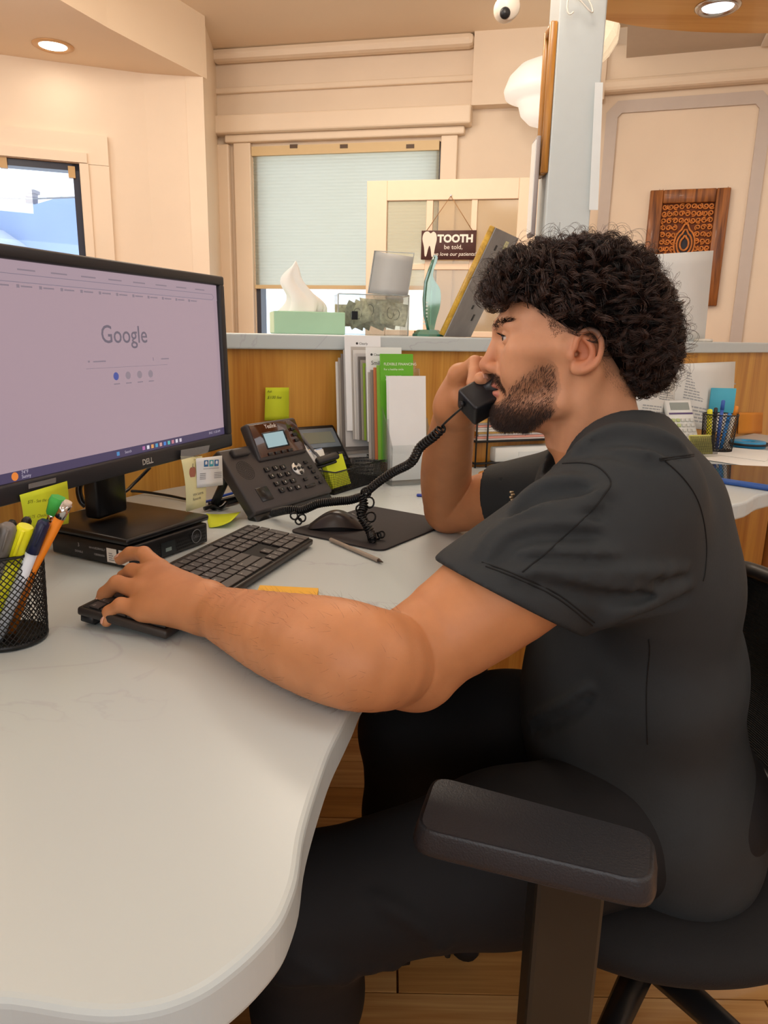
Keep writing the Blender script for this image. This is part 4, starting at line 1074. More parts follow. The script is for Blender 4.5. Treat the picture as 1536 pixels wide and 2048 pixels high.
dn = [aty(724, 992, 1.295), aty(728, 1012, 1.285), aty(722, 1030, 1.27), aty(733, 1050, 1.262), aty(742, 1068, 1.255), atz(745, 1080, DZ + 0.010)]
coil('hanging_tangle', dn, cord_m, 0.0070, 0.0019, 0.0052).build('hanging_tangle', cord_m, cord, world=True)
for (u, v, r) in ((737, 1005, .010), (722, 1018, .009), (741, 1034, .009), (755, 1075, .006), (762, 1069, .006), (604, 1036, .007), (588, 1032, .007), (597, 1046, .006), (732, 985, .009)):
    p = np.maximum(aty(u, v, 1.29 if u > 700 and v < 1040 else 1.262 if u > 700 else 1.352), [-9, -9, DZ + .011])
    MB().tube([p + r * (np.array([math.cos(a), 0.3 * math.sin(a * 2), math.sin(a)])) for a in np.linspace(0, 6.283, 15)[:-1]], 0.0018, 6, closed=True).build('cord_loop', cord_m, cord, world=True)

# ---------------------------------------------------------------- wire mesh helper
def lattice(P00, P10, P01, P11, nu, nv, r=0.0004):
    """woven sheet of thin wires over a bilinear patch"""
    P = [np.array(p, float) for p in (P00, P10, P01, P11)]
    f = lambda u, v: (1 - u) * (1 - v) * P[0] + u * (1 - v) * P[1] + (1 - u) * v * P[2] + u * v * P[3]
    mb = MB()
    for i in range(nu + 1): mb.tube([f(i / nu, 0), f(i / nu, 1)], r, 3, cap=False)
    for j in range(nv + 1): mb.tube([f(0, j / nv), f(1, j / nv)], r, 3, cap=False)
    return mb
mesh_m = mat('mesh_black', '#0f0f10', 0.4)
# ---------------------------------------------------------------- desk organizer tray
A0 = atz(668, 990, D2); A1 = atz(773, 958, D2); ex = (A1 - A0) / np.linalg.norm(A1 - A0); ey = np.array([-ex[1], ex[0], 0])
TL, TDp, THt = float(np.linalg.norm(A1 - A0)), 0.115, 0.055
tr = thing('mesh_tray', 'black wire mesh desk tray holding notes and pens', 'tray', tuple(A0))
o3 = lambda x, y, z: A0 + ex * x + ey * y + np.array([0, 0, z])
for nm, (a, b, c, d), nu, nv in (('mesh_side', (o3(0, 0, 0), o3(TL, 0, 0), o3(-.01, -.01, THt), o3(TL + .01, -.01, THt)), 46, 13), ('mesh_side', (o3(TL, 0, 0), o3(TL, TDp, 0), o3(TL + .01, -.01, THt), o3(TL + .01, TDp, THt)), 26, 13), ('mesh_side', (o3(0, TDp, 0), o3(TL, TDp, 0), o3(-.01, TDp, THt), o3(TL + .01, TDp, THt)), 46, 13), ('mesh_side', (o3(0, 0, 0), o3(0, TDp, 0), o3(-.01, -.01, THt), o3(-.01, TDp, THt)), 26, 13), ('divider', (o3(TL * .45, 0, 0), o3(TL * .45, TDp, 0), o3(TL * .45, 0, THt), o3(TL * .45, TDp, THt)), 26, 13)):
    lattice(a, b, c, d, nu, nv, 0.00055).build(nm, mesh_m, tr, world=True)
MB().tube([o3(-.01, -.01, THt), o3(TL + .01, -.01, THt), o3(TL + .01, TDp, THt), o3(-.01, TDp, THt)], 0.0018, 6, closed=True).build('rim', mesh_m, tr, world=True)
MB().box((TL / 2, TDp / 2, 0.002), (TL, TDp, 0.003), frame(A0, ex, ey)).build('floor_plate', mesh_m, tr, world=True)
To = frame(A0, ex, ey)
# calculator propped behind the tray
cb = atz(612, 945, DZ + 0.03); 
ccl = aty(600, 900, 1.80); 
Tcx = np.array([0.80, 0.60, 0]); Tcy = np.array([-0.42, 0.56, 0.71])
Tc = frame(aty(616, 925, 1.74), Tcx, Tcy)
ca = thing('calculator', 'black desk calculator with tilted grey display behind the phone', 'calculator', tuple(Tc.translation))
MB().rbox((0.06, 0.045, -0.008), (0.125, 0.13, 0.018), 0.006, 2, Tc).build('case', black_m, ca, world=True)
MB().rbox((0.06, 0.068, 0.0015), (0.108, 0.06, 0.003), 0.002, 1, Tc).build('display_panel', mat('calc_panel', '#6d7781', 0.25), ca, world=True)
MB().box((0.06, 0.068, 0.0033), (0.082, 0.034, 0.001), Tc).build('lcd', mat('calc_lcd', '#6f7468', 0.3), ca, world=True)
for i in range(5):
    for j in range(2):
        MB().rbox((0.015 + i * .022, 0.0 + j * .016, 0.002), (0.016, 0.011, 0.004), 0.001, 1, Tc).build('calculator_key', mat('calc_key', '#2c2d30', 0.4), ca, world=True)
# things in the tray
pad = thing('green_note_pad', 'thick bright green sticky pad standing in the mesh tray', 'sticky note', tuple(o3(0.03, 0.02, 0.004)))
Tg = frame(o3(0.012, 0.018, 0.006), ex, ey * 0.35 + np.array([0, 0, 0.94])) 
MB().rbox((0.040, 0.040, 0.0), (0.076, 0.076, 0.014), 0.0005, 1, Tg, smooth=False).build('pad', yg_m, pad, world=True)
cd = thing('card_stack', 'stack of white and blue cards in the mesh tray', 'cards', tuple(o3(0.04, 0.06, 0.004)))
for i, (dx_, m_) in enumerate(((0, 'card_white'), (.012, 'card_blue'), (-.014, 'card_beige'))):
    mm = mat(m_, {'card_white': '#eceef0', 'card_blue': '#9fb4d8', 'card_beige': '#c9b8a0'}[m_], 0.6)
    MB().rbox((0.05 + dx_, 0.045, 0.0), (0.062, 0.09, 0.006), 0.0005, 1, frame(o3(-.012, 0.052 + i * .012, 0.006), ex, ey * .35 + np.array([0, 0, .94]))).build('card', mm, cd, world=True)
wh_m = mat('pen_white', '#dedede', 0.3); gy_m = mat('pen_grey', '#5c5c60', 0.35); bl_m = mat('pen_blue', '#2c46a8', 0.35)
pen('marker_pen', 'white barrelled marker leaning in the mesh tray', aty(583, 858, 1.70), aty(636, 935, 1.68), 0.0048, wh_m, gy_m, clip=True)
pen('grey_pen', 'dark grey pen leaning beside the white marker', aty(597, 866, 1.71), aty(652, 932, 1.69), 0.0042, gy_m, dark_m, clip=True)
pen('blue_pen', 'white and blue pen lying in the mesh tray', aty(628, 900, 1.70), aty(645, 940, 1.69), 0.0042, wh_m, bl_m)
tp = thing('stapler', 'small black stapler resting on the green pad', 'stapler', tuple(aty(655, 925, 1.66)))
Tst = frame(aty(632, 930, 1.655), (0.75, 0.6, 0.18), (-.5, .6, .5))
MB().rbox((0.03, 0.0, 0.010), (0.062, 0.020, 0.013), 0.006, 3, Tst).build('top_arm', dark_m, tp, world=True)
MB().rbox((0.028, 0.0, -0.004), (0.056, 0.018, 0.007), 0.003, 2, Tst).build('base', dark_m, tp, world=True)

# ---------------------------------------------------------------- brochure holder
hb = np.array([*atz(783, 972, D2)[:2], D2]); hx = np.array([0.93, 0.37, 0.0]); hx /= np.linalg.norm(hx); hy = np.array([-hx[1], hx[0], 0])
bh = thing('brochure_holder', 'clear acrylic tiered holder full of brochures', 'brochure holder', tuple(hb))
acr = glassy('acrylic', '#f6f8f8', 0.05, 0.03, 0.1, 0.35)
h3 = lambda x, y, z: hb + hx * x + hy * y + np.array([0, 0, z])
HWd = 0.112
tiers = [(0.0, 0.0, 0.10), (0.042, 0.05, 0.16), (0.084, 0.10, 0.21)]
for y, z, top in tiers:
    MB().box((HWd / 2, y, (z + top) / 2), (HWd, 0.0025, top - z), frame(hb, hx, hy)).build('front_plate', acr, bh, world=True)
for x in (0.0, HWd):
    MB().prism([(0, 0), (0.128, 0), (0.128, 0.28), (0.105, 0.28), (0.084, 0.20), (0.042, 0.15), (0.0, 0.095)], -0.0012, 0.0012, frame(h3(x, 0, 0), hy, (0, 0, 1))).build('side_plate', acr, bh, world=True)
MB().box((HWd / 2, 0.128, 0.15), (HWd, 0.0025, 0.30), frame(hb, hx, hy)).build('back_plate', acr, bh, world=True)
MB().box((HWd / 2, 0.062, 0.003), (HWd + .006, 0.135, 0.005), frame(hb, hx, hy)).build('base', acr, bh, world=True)
lean = np.array([0, 0, 1.0]) + hy * 0.10; lean /= np.linalg.norm(lean)
def brochure(name, label, x, y, z, w_, h_, th_, m_, edge=None, lines=()):
    t = thing(name, label, 'brochure', tuple(h3(x, y, z)), group={'grey_leaflet': 'leaflets packed in the middle tier', 'rear_leaflet': 'leaflets behind the Obtenga leaflet'}.get(name))
    Tb = frame(h3(x, y, z), hx, lean)
    MB().box((w_ / 2, h_ / 2, -th_ / 2), (w_, h_, th_), Tb).build('leaflet', m_, t, world=True)
    for body, sz, xx, yy, mm in lines:
        text(body, sz, Tb @ Tm((xx, yy, 0.0005)), mm, t, world=True)
    return t, Tb
lv = [mat('leaf_%d' % i, c, 0.6) for i, c in enumerate(('#d9d7d2', '#8d8780', '#6f6a66', '#b9b4ad', '#8fae3c', '#c8c6c4', '#77706b', '#a49c92'))]
brochure('blank_leaflet', 'tall plain white leaflet stack in the holder front pocket', 0.006, 0.024, 0.008, 0.100, 0.258, 0.016, mat('leaf_white', '#eef0f2', 0.6))
green_m = mat('leaf_green', '#67b52d', 0.55)
brochure('green_leaflet', 'bright green flexible financing leaflet behind the white stack', -0.002, 0.060, 0.05, 0.088, 0.268, 0.005, green_m, lines=(('FLEXIBLE FINANCING', 0.0092, 0.008, 0.240, mat('leaf_print', '#f2f6e8', 0.6)), ('For a healthy smile', 0.007, 0.008, 0.228, MATS['leaf_print']), ('No surprise costs', 0.006, 0.012, 0.212, MATS['leaf_print']), ('low payments', 0.006, 0.012, 0.203, MATS['leaf_print'])))
for i in range(4):
    brochure('striped_leaflet', ('thin green edged leaflet directly behind the green one', 'orange edged leaflet second behind the green one', 'grey edged leaflet third behind the green one', 'pale edged leaflet fourth behind the green one')[i], -0.010 - i * .006, 0.066 + i * 0.006, 0.055, 0.09, 0.235 - .006 * i, 0.0035, (mat('leaf_lime', '#86b545', 0.55), mat('leaf_orange', '#c9764a', 0.55), lv[1], lv[3])[i])
brochure('smile_leaflet', 'white leaflet headed Smile in the middle tier', -0.030, 0.090, 0.098, 0.095, 0.235, 0.004, mat('leaf_white'), lines=(('● Clearly', 0.008, 0.010, 0.214, ink_m), ('Smile', 0.014, 0.012, 0.192, ink_m)))
for i in range(7):
    brochure('grey_leaflet', 'thin dark edged leaflet packed tightly in the middle tier', -0.030 - i * .0045, 0.098 + i * 0.0052, 0.10, 0.094, 0.185 + 0.008 * i, 0.003, lv[(i * 3 + 1) % 8])
brochure('spanish_leaflet', 'tall white leaflet headed Obtenga in the rear tier', -0.072, 0.132, 0.122, 0.096, 0.238, 0.004, mat('leaf_white'), lines=(('● Clearly', 0.008, 0.028, 0.216, ink_m), ('Obtenga', 0.0125, 0.028, 0.196, ink_m)))
for i in range(4):
    brochure('rear_leaflet', 'grey edged leaflet standing behind the Obtenga leaflet', -0.074 - i * 0.006, 0.136 + i * 0.003, 0.08 - .01 * i, 0.094, 0.245, 0.002, lv[(i + 5) % 8])
# sheet of small print pinned to the oak wall left of the holder
wp = np.array([-0.07, 1.912, 0]); wnn = np.array([0.36, -0.93, 0])
wq = lambda u, v: atpl(u, v, wp, wnn)
t, TN, W_, H_ = note_sheet('price_list', 'tall sheet of small print standing behind the brochures', [wq(702, 965), wq(762, 965), wq(752, 718), wq(692, 722)], paper_m, 'paper')
strips('print', lines_block(W_ * .1, W_ * .85, H_ * .05, H_ * .95, 30, random.Random(2)), ink_g, t, TN, 0.0003)
# note stuck to the oak wall
wp2 = np.array([-0.36, 1.803, 0]); wn2 = np.array([0.47, -0.88, 0])
wq2 = lambda u, v: atpl(u, v, wp2 + wn2 * 0.004, wn2)
t, TN, W_, H_ = note_sheet('wall_note', 'bright green sticky note stuck on the oak counter wall', [wq2(529, 841), wq2(578, 840), wq2(578, 775), wq2(531, 775)], yg_m, 'sticky note')
texts([('Ask', H_ * .1, TN @ Tm((W_ * .1, H_ * .85, 0.0003)), dict(shear=.3)), ('$100 fee', H_ * .13, TN @ Tm((W_ * .1, H_ * .66, 0.0003)), dict(shear=.3))], mat('pen_ink'), t, world=True, name='handwriting')

# ---------------------------------------------------------------- pen cup in front
def wire_cup(name, label, c, r0, r1, h, n=44, wire=0.0005):
    t = thing(name, label, 'pen cup', tuple(c))
    mb = MB(); c = np.array(c)
    for s in (1, -1):
        for i in range(n):
            a0 = 2 * math.pi * i / n; pts = []
            for k in range(11):
                q = k / 10; a = a0 + s * q * 2.2; r = r0 + (r1 - r0) * q
                pts.append(c + np.array([r * math.cos(a), r * math.sin(a), 0.004 + q * (h - 0.006)]))
            mb.tube(pts, wire, 3, cap=False)
    mb.build('mesh_wall', mesh_m, t, world=True, kind='stuff')
    MB().tube([c + np.array([r1 * math.cos(a), r1 * math.sin(a), h]) for a in np.linspace(0, 6.283, 41)[:-1]], 0.0019, 8, closed=True).build('rim', mesh_m, t, world=True)
    MB().lathe([(0.0001, 0.001), (r0, 0.001), (r0 + .001, 0.0045), (r0 - .001, 0.008), (0.0001, 0.003)], 36, Tm(c)).build('base', mesh_m, t, world=True)
    return t
cc = np.array([-0.445, 0.808, D2])
wire_cup('pen_cup', 'black wire mesh pen cup beside the keyboard', cc, 0.041, 0.0445, 0.112, 40, 0.00075)
def inc(du, dv, z=0.006): return cc + np.array([du, dv, z])
def toppx(u, v, y): return aty(u, v, y)
pencil_o = mat('pencil_orange', '#f08a1c', 0.45)
pc1 = thing('pencil', 'orange pencil with a silver ferrule standing in the pen cup', 'pencil', tuple(inc(.0, .0)))
a = Vector(inc(-.012, -.012)); b_ = Vector(toppx(137, 1003, .80)); d = (b_ - a).normalized()
MB().tube([a, b_ - d * .022], 0.0058, 6).build('shaft', pencil_o, pc1, world=True)
MB().tube([b_ - d * .022, b_ - d * .004], 0.0060, 12).build('ferrule', chrome_m, pc1, world=True)
MB().tube([b_ - d * .004, b_], [0.0055, 0.0045], 10).build('eraser', mat('eraser_pale', '#d8c8b8', 0.8), pc1, world=True)
pc2 = thing('pencil', 'orange pencil with a green clip-on eraser in the pen cup', 'pencil', tuple(inc(.01, .01)))
a = Vector(inc(-.002, .006)); b_ = Vector(toppx(108, 1022, .815)); d = (b_ - a).normalized()
MB().tube([a, b_ - d * .012], 0.0048, 6).build('shaft', pencil_o, pc2, world=True)
MB().tube([b_ - d * .013, b_ - d * .002], 0.005, 10).build('ferrule', chrome_m, pc2, world=True)
MB().tube([b_ - d * .004, b_ + d * .012, b_ + d * .018], [0.0085, 0.0100, 0.0085], 6).build('eraser_cap', mat('eraser_green', '#3fae4a', 0.6), pc2, world=True)
hl = thing('highlighter', 'bright yellow highlighter standing in the pen cup', 'marker', tuple(inc(-.01, -.02)))
a = Vector(inc(-.024, -.018)); b_ = Vector(toppx(52, 1052, .785)); d = (b_ - a).normalized()
hy_m = mat('highlighter_yellow', '#f0ee1e', 0.35)
MB().tube([a, b_ - d * .03], 0.0095, 12).build('barrel', hy_m, hl, world=True)
MB().tube([b_ - d * .045, b_ - d * .004, b_], [0.0102, 0.0098, 0.008], 12).build('cap', hy_m, hl, world=True)
s_ = Vector((0.3, -1, 0)).normalized(); MB().tube([b_ - d * .003 + s_ * .0115, b_ - d * .035 + s_ * .0115], 0.0022, 6).build('clip', hy_m, hl, world=True)
def cup_pen(label, u, v, y, du, dv, r, m1, m2, name='capped_pen'):
    a = Vector(inc(du, dv)); b_ = Vector(toppx(u, v, y)); d = (b_ - a).normalized()
    t = thing(name, label, 'pen', tuple(a))
    MB().tube([a, b_ - d * .04], r, 10).build('barrel', m1, t, world=True)
    MB().tube([b_ - d * .042, b_ - d * .004, b_], [r * 1.12, r * 1.05, r * .6], 10).build('cap', m2, t, world=True)
    s_ = Vector((0.5, -1, 0)).normalized(); MB().tube([b_ - d * .004 + s_ * r * 1.3, b_ - d * .032 + s_ * r * 1.3], 0.0014, 5).build('clip', m2, t, world=True)
cup_pen('grey capped marker at the near side of the pen cup', 18, 1048, .775, -.030, -.022, .0095, mat('marker_grey', '#8d8a88', 0.35), mat('marker_grey2', '#77726e', 0.35))
cup_pen('black capped pen behind the yellow highlighter', 55, 1035, .82, -.02, .01, .0055, dark_m, dark_m)
cup_pen('black capped pen at the rim of the pen cup', 25, 1040, .84, -.03, .02, .0052, dark_m, dark_m)
cup_pen('white pen with navy cap beside the orange pencil', 90, 1040, .79, -.006, -.022, .0068, mat('pen_paleblue', '#dfe6f2', 0.3), mat('pen_navy', '#1c2348', 0.35))
cup_pen('clear pen leaning at the near rim of the pen cup', -10, 1050, .76, -.034, -.014, .0050, clear_m, gy_m)

# ---------------------------------------------------------------- cables behind the monitor
def cable(label, pts, r, m, name='cable'):
    mb = MB(); mb.tube(catmull(pts, 6), r, 8); return tag(mb.build(name, m), label, 'cable')
cable('black cable hanging behind the monitor stand', [aty(300, 935, 1.45), aty(270, 965, 1.42), aty(245, 985, 1.38), aty(200, 980, 1.34)], 0.0035, cord_m)
cable('black cable crossing the desk behind the stand', [atz(200, 992, DZ + .02), atz(260, 982, DZ + .010), atz(330, 990, DZ + .006), atz(400, 1003, DZ + .006), atz(450, 998, DZ + .012)], 0.003, cord_m)
cable('blue network cable curling behind the phone', [atz(405, 1005, DZ + .02), atz(425, 1000, DZ + .008), atz(445, 992, DZ + .008), atz(470, 985, DZ + .014)], 0.003, mat('cable_blue', '#2b57c9', 0.4))
cable('black plug cable beside the blue network cable', [atz(408, 1018, DZ + .006), atz(425, 1012, DZ + .010), atz(440, 1016, DZ + .006), atz(452, 1005, DZ + .012)], 0.0045, cord_m)
cable('looped black cable beside the monitor neck', [aty(170, 955, 1.30), aty(158, 975, 1.29), aty(162, 1000, 1.28), aty(172, 1012, 1.28)], 0.006, cord_m)
# ================================================================ THINGS ON THE LEDGE
LZ = 1.0955
lx = np.array([0.955, 0.295, 0]); ly = np.array([-0.295, 0.955, 0])
# tissue box
tb0 = np.array([*aty(549, 667, 1.955)[:2], LZ]); L_ = 0.225
tx = np.array([0.97, 0.243, 0]); ty = np.array([-0.243, 0.97, 0])
Tt = frame(tb0, tx, ty)
t = thing('tissue_box', 'pale green tissue box with a tissue pulled up on the ledge', 'tissue box', tuple(tb0), R=Tt.to_3x3())
g1 = mat('tissue_box_green', '#a9cfb0', 0.6, var=0.06, scale=6)
BWx = 0.188; BDy = 0.125; BH = 0.058
MB().rbox((BWx / 2, BDy / 2, BH / 2), (BWx, BDy, BH), 0.0015, 1, smooth=False).build('carton', g1, t)
MB().box((-0.0006, BDy / 2, BH / 2), (0.0008, BDy - .002, BH - .004)).build('end_panel', mat('tissue_box_end', '#cfe0bb', 0.6), t)
MB().prism([(BWx * .5 + .05 * math.cos(a), BDy * .5 + .025 * math.sin(a)) for a in np.linspace(0, 6.283, 21)[:-1]], BH, BH + 0.0006).build('opening', mat('slot_dark', '#5a6a5c', 0.8), t)
tis_m = mat('tissue_paper', '#f1efe9', 0.85, bump=0.1, bscale=40)
rng = random.Random(4)
def tissue(u, v):
    a = 2 * math.pi * u; h = v
    r = (1 - h) ** 0.8 * 1.0 + 0.10
    wob = 1 + 0.22 * math.sin(3 * a + 4 * h) + 0.12 * math.sin(5 * a - 3 * h)
    x = BWx * .42 + 0.052 * r * wob * math.cos(a) - 0.022 * h + 0.012 * math.sin(7 * h); y = BDy * .5 + 0.020 * r * wob * math.sin(a)
    return (x, y, BH - 0.004 + 0.128 * h * (1 - 0.05 * math.cos(2 * a)))
MB().grid(tissue, 49, 16).build('tissue', tis_m, t, solid=0.0006)

# clear tip box with bills
q0 = np.array([*aty(676, 669, 2.045)[:2], LZ]); bxx = np.array([0.985, 0.17, 0]); byy = np.array([-.17, .985, 0])
Tq = frame(q0, bxx, byy)
t = thing('money_box', 'clear acrylic box stuffed with dollar bills on the ledge', 'box', tuple(q0), R=Tq.to_3x3())
QW, QD, QH = 0.195, 0.11, 0.108
for nm, c, s in (('front_panel', (QW / 2, 0, QH / 2), (QW, .003, QH)), ('back_panel', (QW / 2, QD, QH / 2), (QW, .003, QH)), ('side_panel', (0, QD / 2, QH / 2), (.003, QD, QH)), ('side_panel', (QW, QD / 2, QH / 2), (.003, QD, QH)), ('bottom_panel', (QW / 2, QD / 2, .002), (QW, QD, .003)), ('lid', (QW / 2, QD / 2, QH), (QW + .004, QD + .004, .003))):
    MB().box(c, s).build(nm, acr, t)
for x in (0, QW):
    MB().tube([(x, -.001, 0), (x, -.001, QH)], 0.0018, 5).build('edge', glassy('acrylic_edge', '#cfd8d6', 0.45, 0.05, 0.4), t)
MB().tube([(0, -.001, QH), (QW, -.001, QH)], 0.0018, 5).build('edge', MATS['acrylic_edge'], t)
MB().box((0.045, -0.004, 0.052), (0.016, 0.008, 0.022)).build('lock', mat('lock_black', '#202022', 0.25, metal=0.5), t)
bill_ms = [mat('bill_%d' % i, c, 0.75, var=0.35, scale=90) for i, c in enumerate(('#c6c6a6', '#d6d5b8', '#aeb196', '#cfcdb0'))]
for i in range(11):
    cx = 0.028 + 0.138 * rng.random(); cy = 0.02 + 0.075 * rng.random(); cz = 0.048 + 0.022 * rng.random()
    Tb = Tq @ Tm((cx, cy, cz)) @ Rz(rng.uniform(-.7, .7)) @ Ry(rng.uniform(-.5, .5)) @ Rx(rng.uniform(1.2, 1.8))
    bl = thing('dollar_bill', 'crumpled green grey dollar bill inside the clear money box', 'banknote', tuple(Tb.translation), group='bills in the money box')
    MB().grid(lambda u, v: ((u - .5) * .070, (v - .5) * .062, 0.006 * math.sin(3 * u + 2 * i) + .004 * math.sin(4 * v + i)), 8, 6, Tb).build('note', bill_ms[i % 4], bl, world=True, solid=0.0003)
    mb = MB(); mb.tube([Tb @ Vector((.011 * math.cos(a), .015 * math.sin(a), 0.006 * math.sin(3 * (.5 + .16 * math.cos(a)) + 2 * i) + .004 * math.sin(4 * (.5 + .24 * math.sin(a)) + i) + .0006)) for a in np.linspace(0, 6.283, 15)[:-1]], 0.0009, 4, closed=True)
    mb.build('portrait_oval', mat('bill_ink', '#5f6650', 0.7), bl, world=True)
# grey card in acrylic stand on the box
ps = [aty(736, 586, 2.09), aty(815, 592, 2.06), aty(826, 514, 2.08), aty(749, 502, 2.12)]
t, TN, W_, H_ = note_sheet('card_stand', 'grey square card in a clear sleeve standing on the money box', ps, mat('card_grey', '#a9aaa8', 0.45), 'sign')
MB().tube([TN @ Vector(p) for p in ((0, 0, 0), (W_, 0, 0), (W_, H_, 0), (0, H_, 0))], 0.0018, 5, closed=True).build('clear_sleeve', MATS['acrylic_edge'], t, world=True)
MB().prism([(0.0, 0.0), (W_ * 0.7, 0.0), (W_ * 0.7, -0.012), (0.0, -0.012)], -0.03, 0.004, TN @ Tm((W_ * .15, 0, 0))).build('foot', acr, t, world=True)

# green glass award
tq = np.array([*aty(856, 669, 2.11)[:2], LZ])
t = thing('glass_award', 'green tinted glass flame award on the ledge', 'award', tuple(tq))
gg = glassy('award_glass', '#b4dccb', 0.30, 0.05, 0.5); gg2 = glassy('award_edge', '#2f9c84', 0.55, 0.05, 0.6)
def bpz(u, v): p = aty(u, v, 2.11); return (p[0] - tq[0], p[2] - LZ)
Tw = frame(tq, (1, 0, 0), (0, 0, 1))
bodyp = catmull([bpz(*p) for p in ((856, 660), (850, 640), (848, 600), (850, 570), (858, 540), (866, 513), (875, 516), (866, 545), (868, 560), (880, 580), (880, 610), (872, 640), (868, 660))], 4, False)
MB().prism(bodyp, -0.012, 0.012, Tw, smooth=True).build('flame', gg, t, world=True)
MB().tube([Tw @ Vector((*bpz(*p), 0.012)) for p in ((856, 660), (849, 630), (848, 600), (851, 565), (859, 540), (868, 514))], [.004, .004, .005, .005, .005, .003], 6).build('flame_edge', gg2, t, world=True)
bz_ = [(0.044, 0.0), (0.044, 0.006), (0.03, 0.018), (0.0001, 0.02)]
MB().lathe(bz_, 8, Tm(tq), smooth=False).build('base', gg2, t, world=True)
t2 = [bpz(864, 585), bpz(877, 585), bpz(872, 640), bpz(862, 640)]
strips('engraving', [(bpz(865, 0)[0], bpz(0, 590 + 7 * i)[1], bpz(875, 0)[0], bpz(0, 587 + 7 * i)[1]) for i in range(7)], mat('engrave_white', '#eef4f0', 0.7), t, Tw, 0.0126)
mb = MB(); p = aty(835, 665, 2.13); mb.rbox((p[0], p[1], LZ + .008), (0.02, 0.02, 0.0155), 0.002, 1); tag(mb.build('wood_block', fw_m), 'tiny wooden block beside the glass award', 'block')

# leaning frame seen from behind
N0 = np.array([*aty(889, 672, 2.06)[:2], LZ + .001]); N1 = np.array([*aty(941, 674, 2.26)[:2], LZ + .001]); 
Q0 = aty(1003, 466, 2.06); 
fxv = N1 - N0; fyv = Q0 - N0; FW_, FH_ = np.linalg.norm(fxv), np.linalg.norm(fyv)
Tf = frame(N0, fxv, fyv)
t = thing('leaning_frame', 'framed notice with a yellow wood edge leaning away on the ledge', 'frame', tuple(N0))
yw = wood('frame_yellow', '#9a7418', '#d0a534', 0.4, 'Y', 2.0)
zoff = 1
sgn = 1
MB().box((FW_ / 2, FH_ / 2, -0.004), (FW_, FH_, 0.010), Tf).build('back_board', mat('frame_back', '#8e8a88', 0.6, var=0.12, scale=18), t, world=True)
for nm, c, s in (('frame_stile', (0.004, FH_ / 2), (0.012, FH_)), ('frame_stile', (FW_ - .004, FH_ / 2), (0.012, FH_)), ('frame_rail', (FW_ / 2, FH_ - .006), (FW_, 0.012)), ('frame_rail', (FW_ / 2, .006), (FW_, 0.012))):
    MB().rbox((c[0], c[1], -0.010), (s[0], s[1], 0.016), 0.002, 1, Tf).build(nm, yw, t, world=True)
for x, y, a in ((.35, .62, .02), (.5, .3, .012), (.3, .85, .015), (.7, .2, .02)):
    MB().rbox((FW_ * x, FH_ * y, 0.002), (0.012, a, 0.003), 0.001, 1, Tf).build('retaining_tab', mat('tab_dark', '#3a3838', 0.5), t, world=True)
MB().box((FW_ * .62, FH_ * .9, 0.0016), (0.03, 0.022, 0.0012), Tf).build('tag_sticker', mat('sticker_cream', '#d7d5a8', 0.7), t, world=True)

# white notice in a stand at the far right end of the ledge
yy = 2.62
ps = [aty(1285, 682, yy), aty(1409, 684, yy + .12), aty(1427, 501, yy + .12), aty(1288, 510, yy)]
t, TN, W_, H_ = note_sheet('notice_sheet', 'large white notice standing on the ledge behind the man', ps, mat('notice_paper', '#e4e7e6', 0.6), 'sign')
strips('print', [(W_ * (.62 + .1 * (i % 2)), H_ * (.2 + .05 * i), W_ * (.7 + .1 * (i % 2)), H_ * (.23 + .05 * i)) for i in range(8)] + [(W_ * .55, H_ * .80, W_ * .85, H_ * .81)], mat('faint_print', '#c4c8ca', 0.7), t, TN, 0.0004)
MB().rbox((W_ * .9, 0.004, 0.02), (0.05, 0.012, 0.05), 0.004, 1, TN).build('stand_foot', mat('camera_white'), t, world=True)

# ================================================================ FAR DESK THINGS
# wire letter tray with papers and a binder
lt0 = np.array([*atz(950, 936, D2)[:2], D2]); lax = np.array([0.93, 0.36, 0]); lay = np.array([-.36, .93, 0])
TlT = frame(lt0, lax, lay)
t = thing('letter_tray', 'black wire two tier letter tray on the desk behind the handset', 'letter tray', tuple(lt0), R=TlT.to_3x3())
LWd, LDp = 0.27, 0.15
for z in (0.012, 0.075, 0.16):
    MB().tube([(0, 0, z), (LWd, 0, z), (LWd, LDp, z), (0, LDp, z)], 0.003, 6, closed=True).build('tier_rim', mesh_m, t)
for z in (0.010, 0.072):
    MB().box((LWd / 2, LDp / 2, z), (LWd, LDp, 0.002)).build('tier_plate', mesh_m, t)
for x, y in ((0, 0), (LWd, 0), (0, LDp), (LWd, LDp), (0.035, 0)):
    MB().cyl((x, y, 0), (x, y, 0.162), 0.0026, 8).build('post', mesh_m, t)
pst = thing('paper_stack', 'thick stack of papers and folders on the top tier', 'papers', tuple(lt0 + np.array([0, 0, .075])))
for i in range(9):
    o_ = rng.uniform(-.006, .006)
    MB().box((LWd / 2 + o_, LDp / 2 + o_, 0.078 + 0.0065 * i), (LWd - .02, LDp - .02, 0.0055), TlT).build('folder', (paper_m, mat('folder_manila', '#dcb56a', 0.7), mat('folder_pink', '#e0a294', 0.7), paper_m, mat('paper_grey', '#c9cccd', 0.7))[(i * 2) % 5], pst, world=True)
bn = thing('ring_binder', 'white ring binder lying in the bottom tray', 'binder', tuple(lt0 + np.array([0.1, 0, .012])))
MB().rbox((LWd * .62, LDp * .42, 0.034), (LWd * .78, LDp * .86, 0.042), 0.003, 1, TlT).build('cover', mat('binder_white', '#e8ecea', 0.35), bn, world=True)
MB().box((LWd * .70, LDp * .42 - LDp * .43 - .0008, 0.034), (0.10, 0.001, 0.014), TlT).build('spine_label', mat('paper_cool'), bn, world=True)
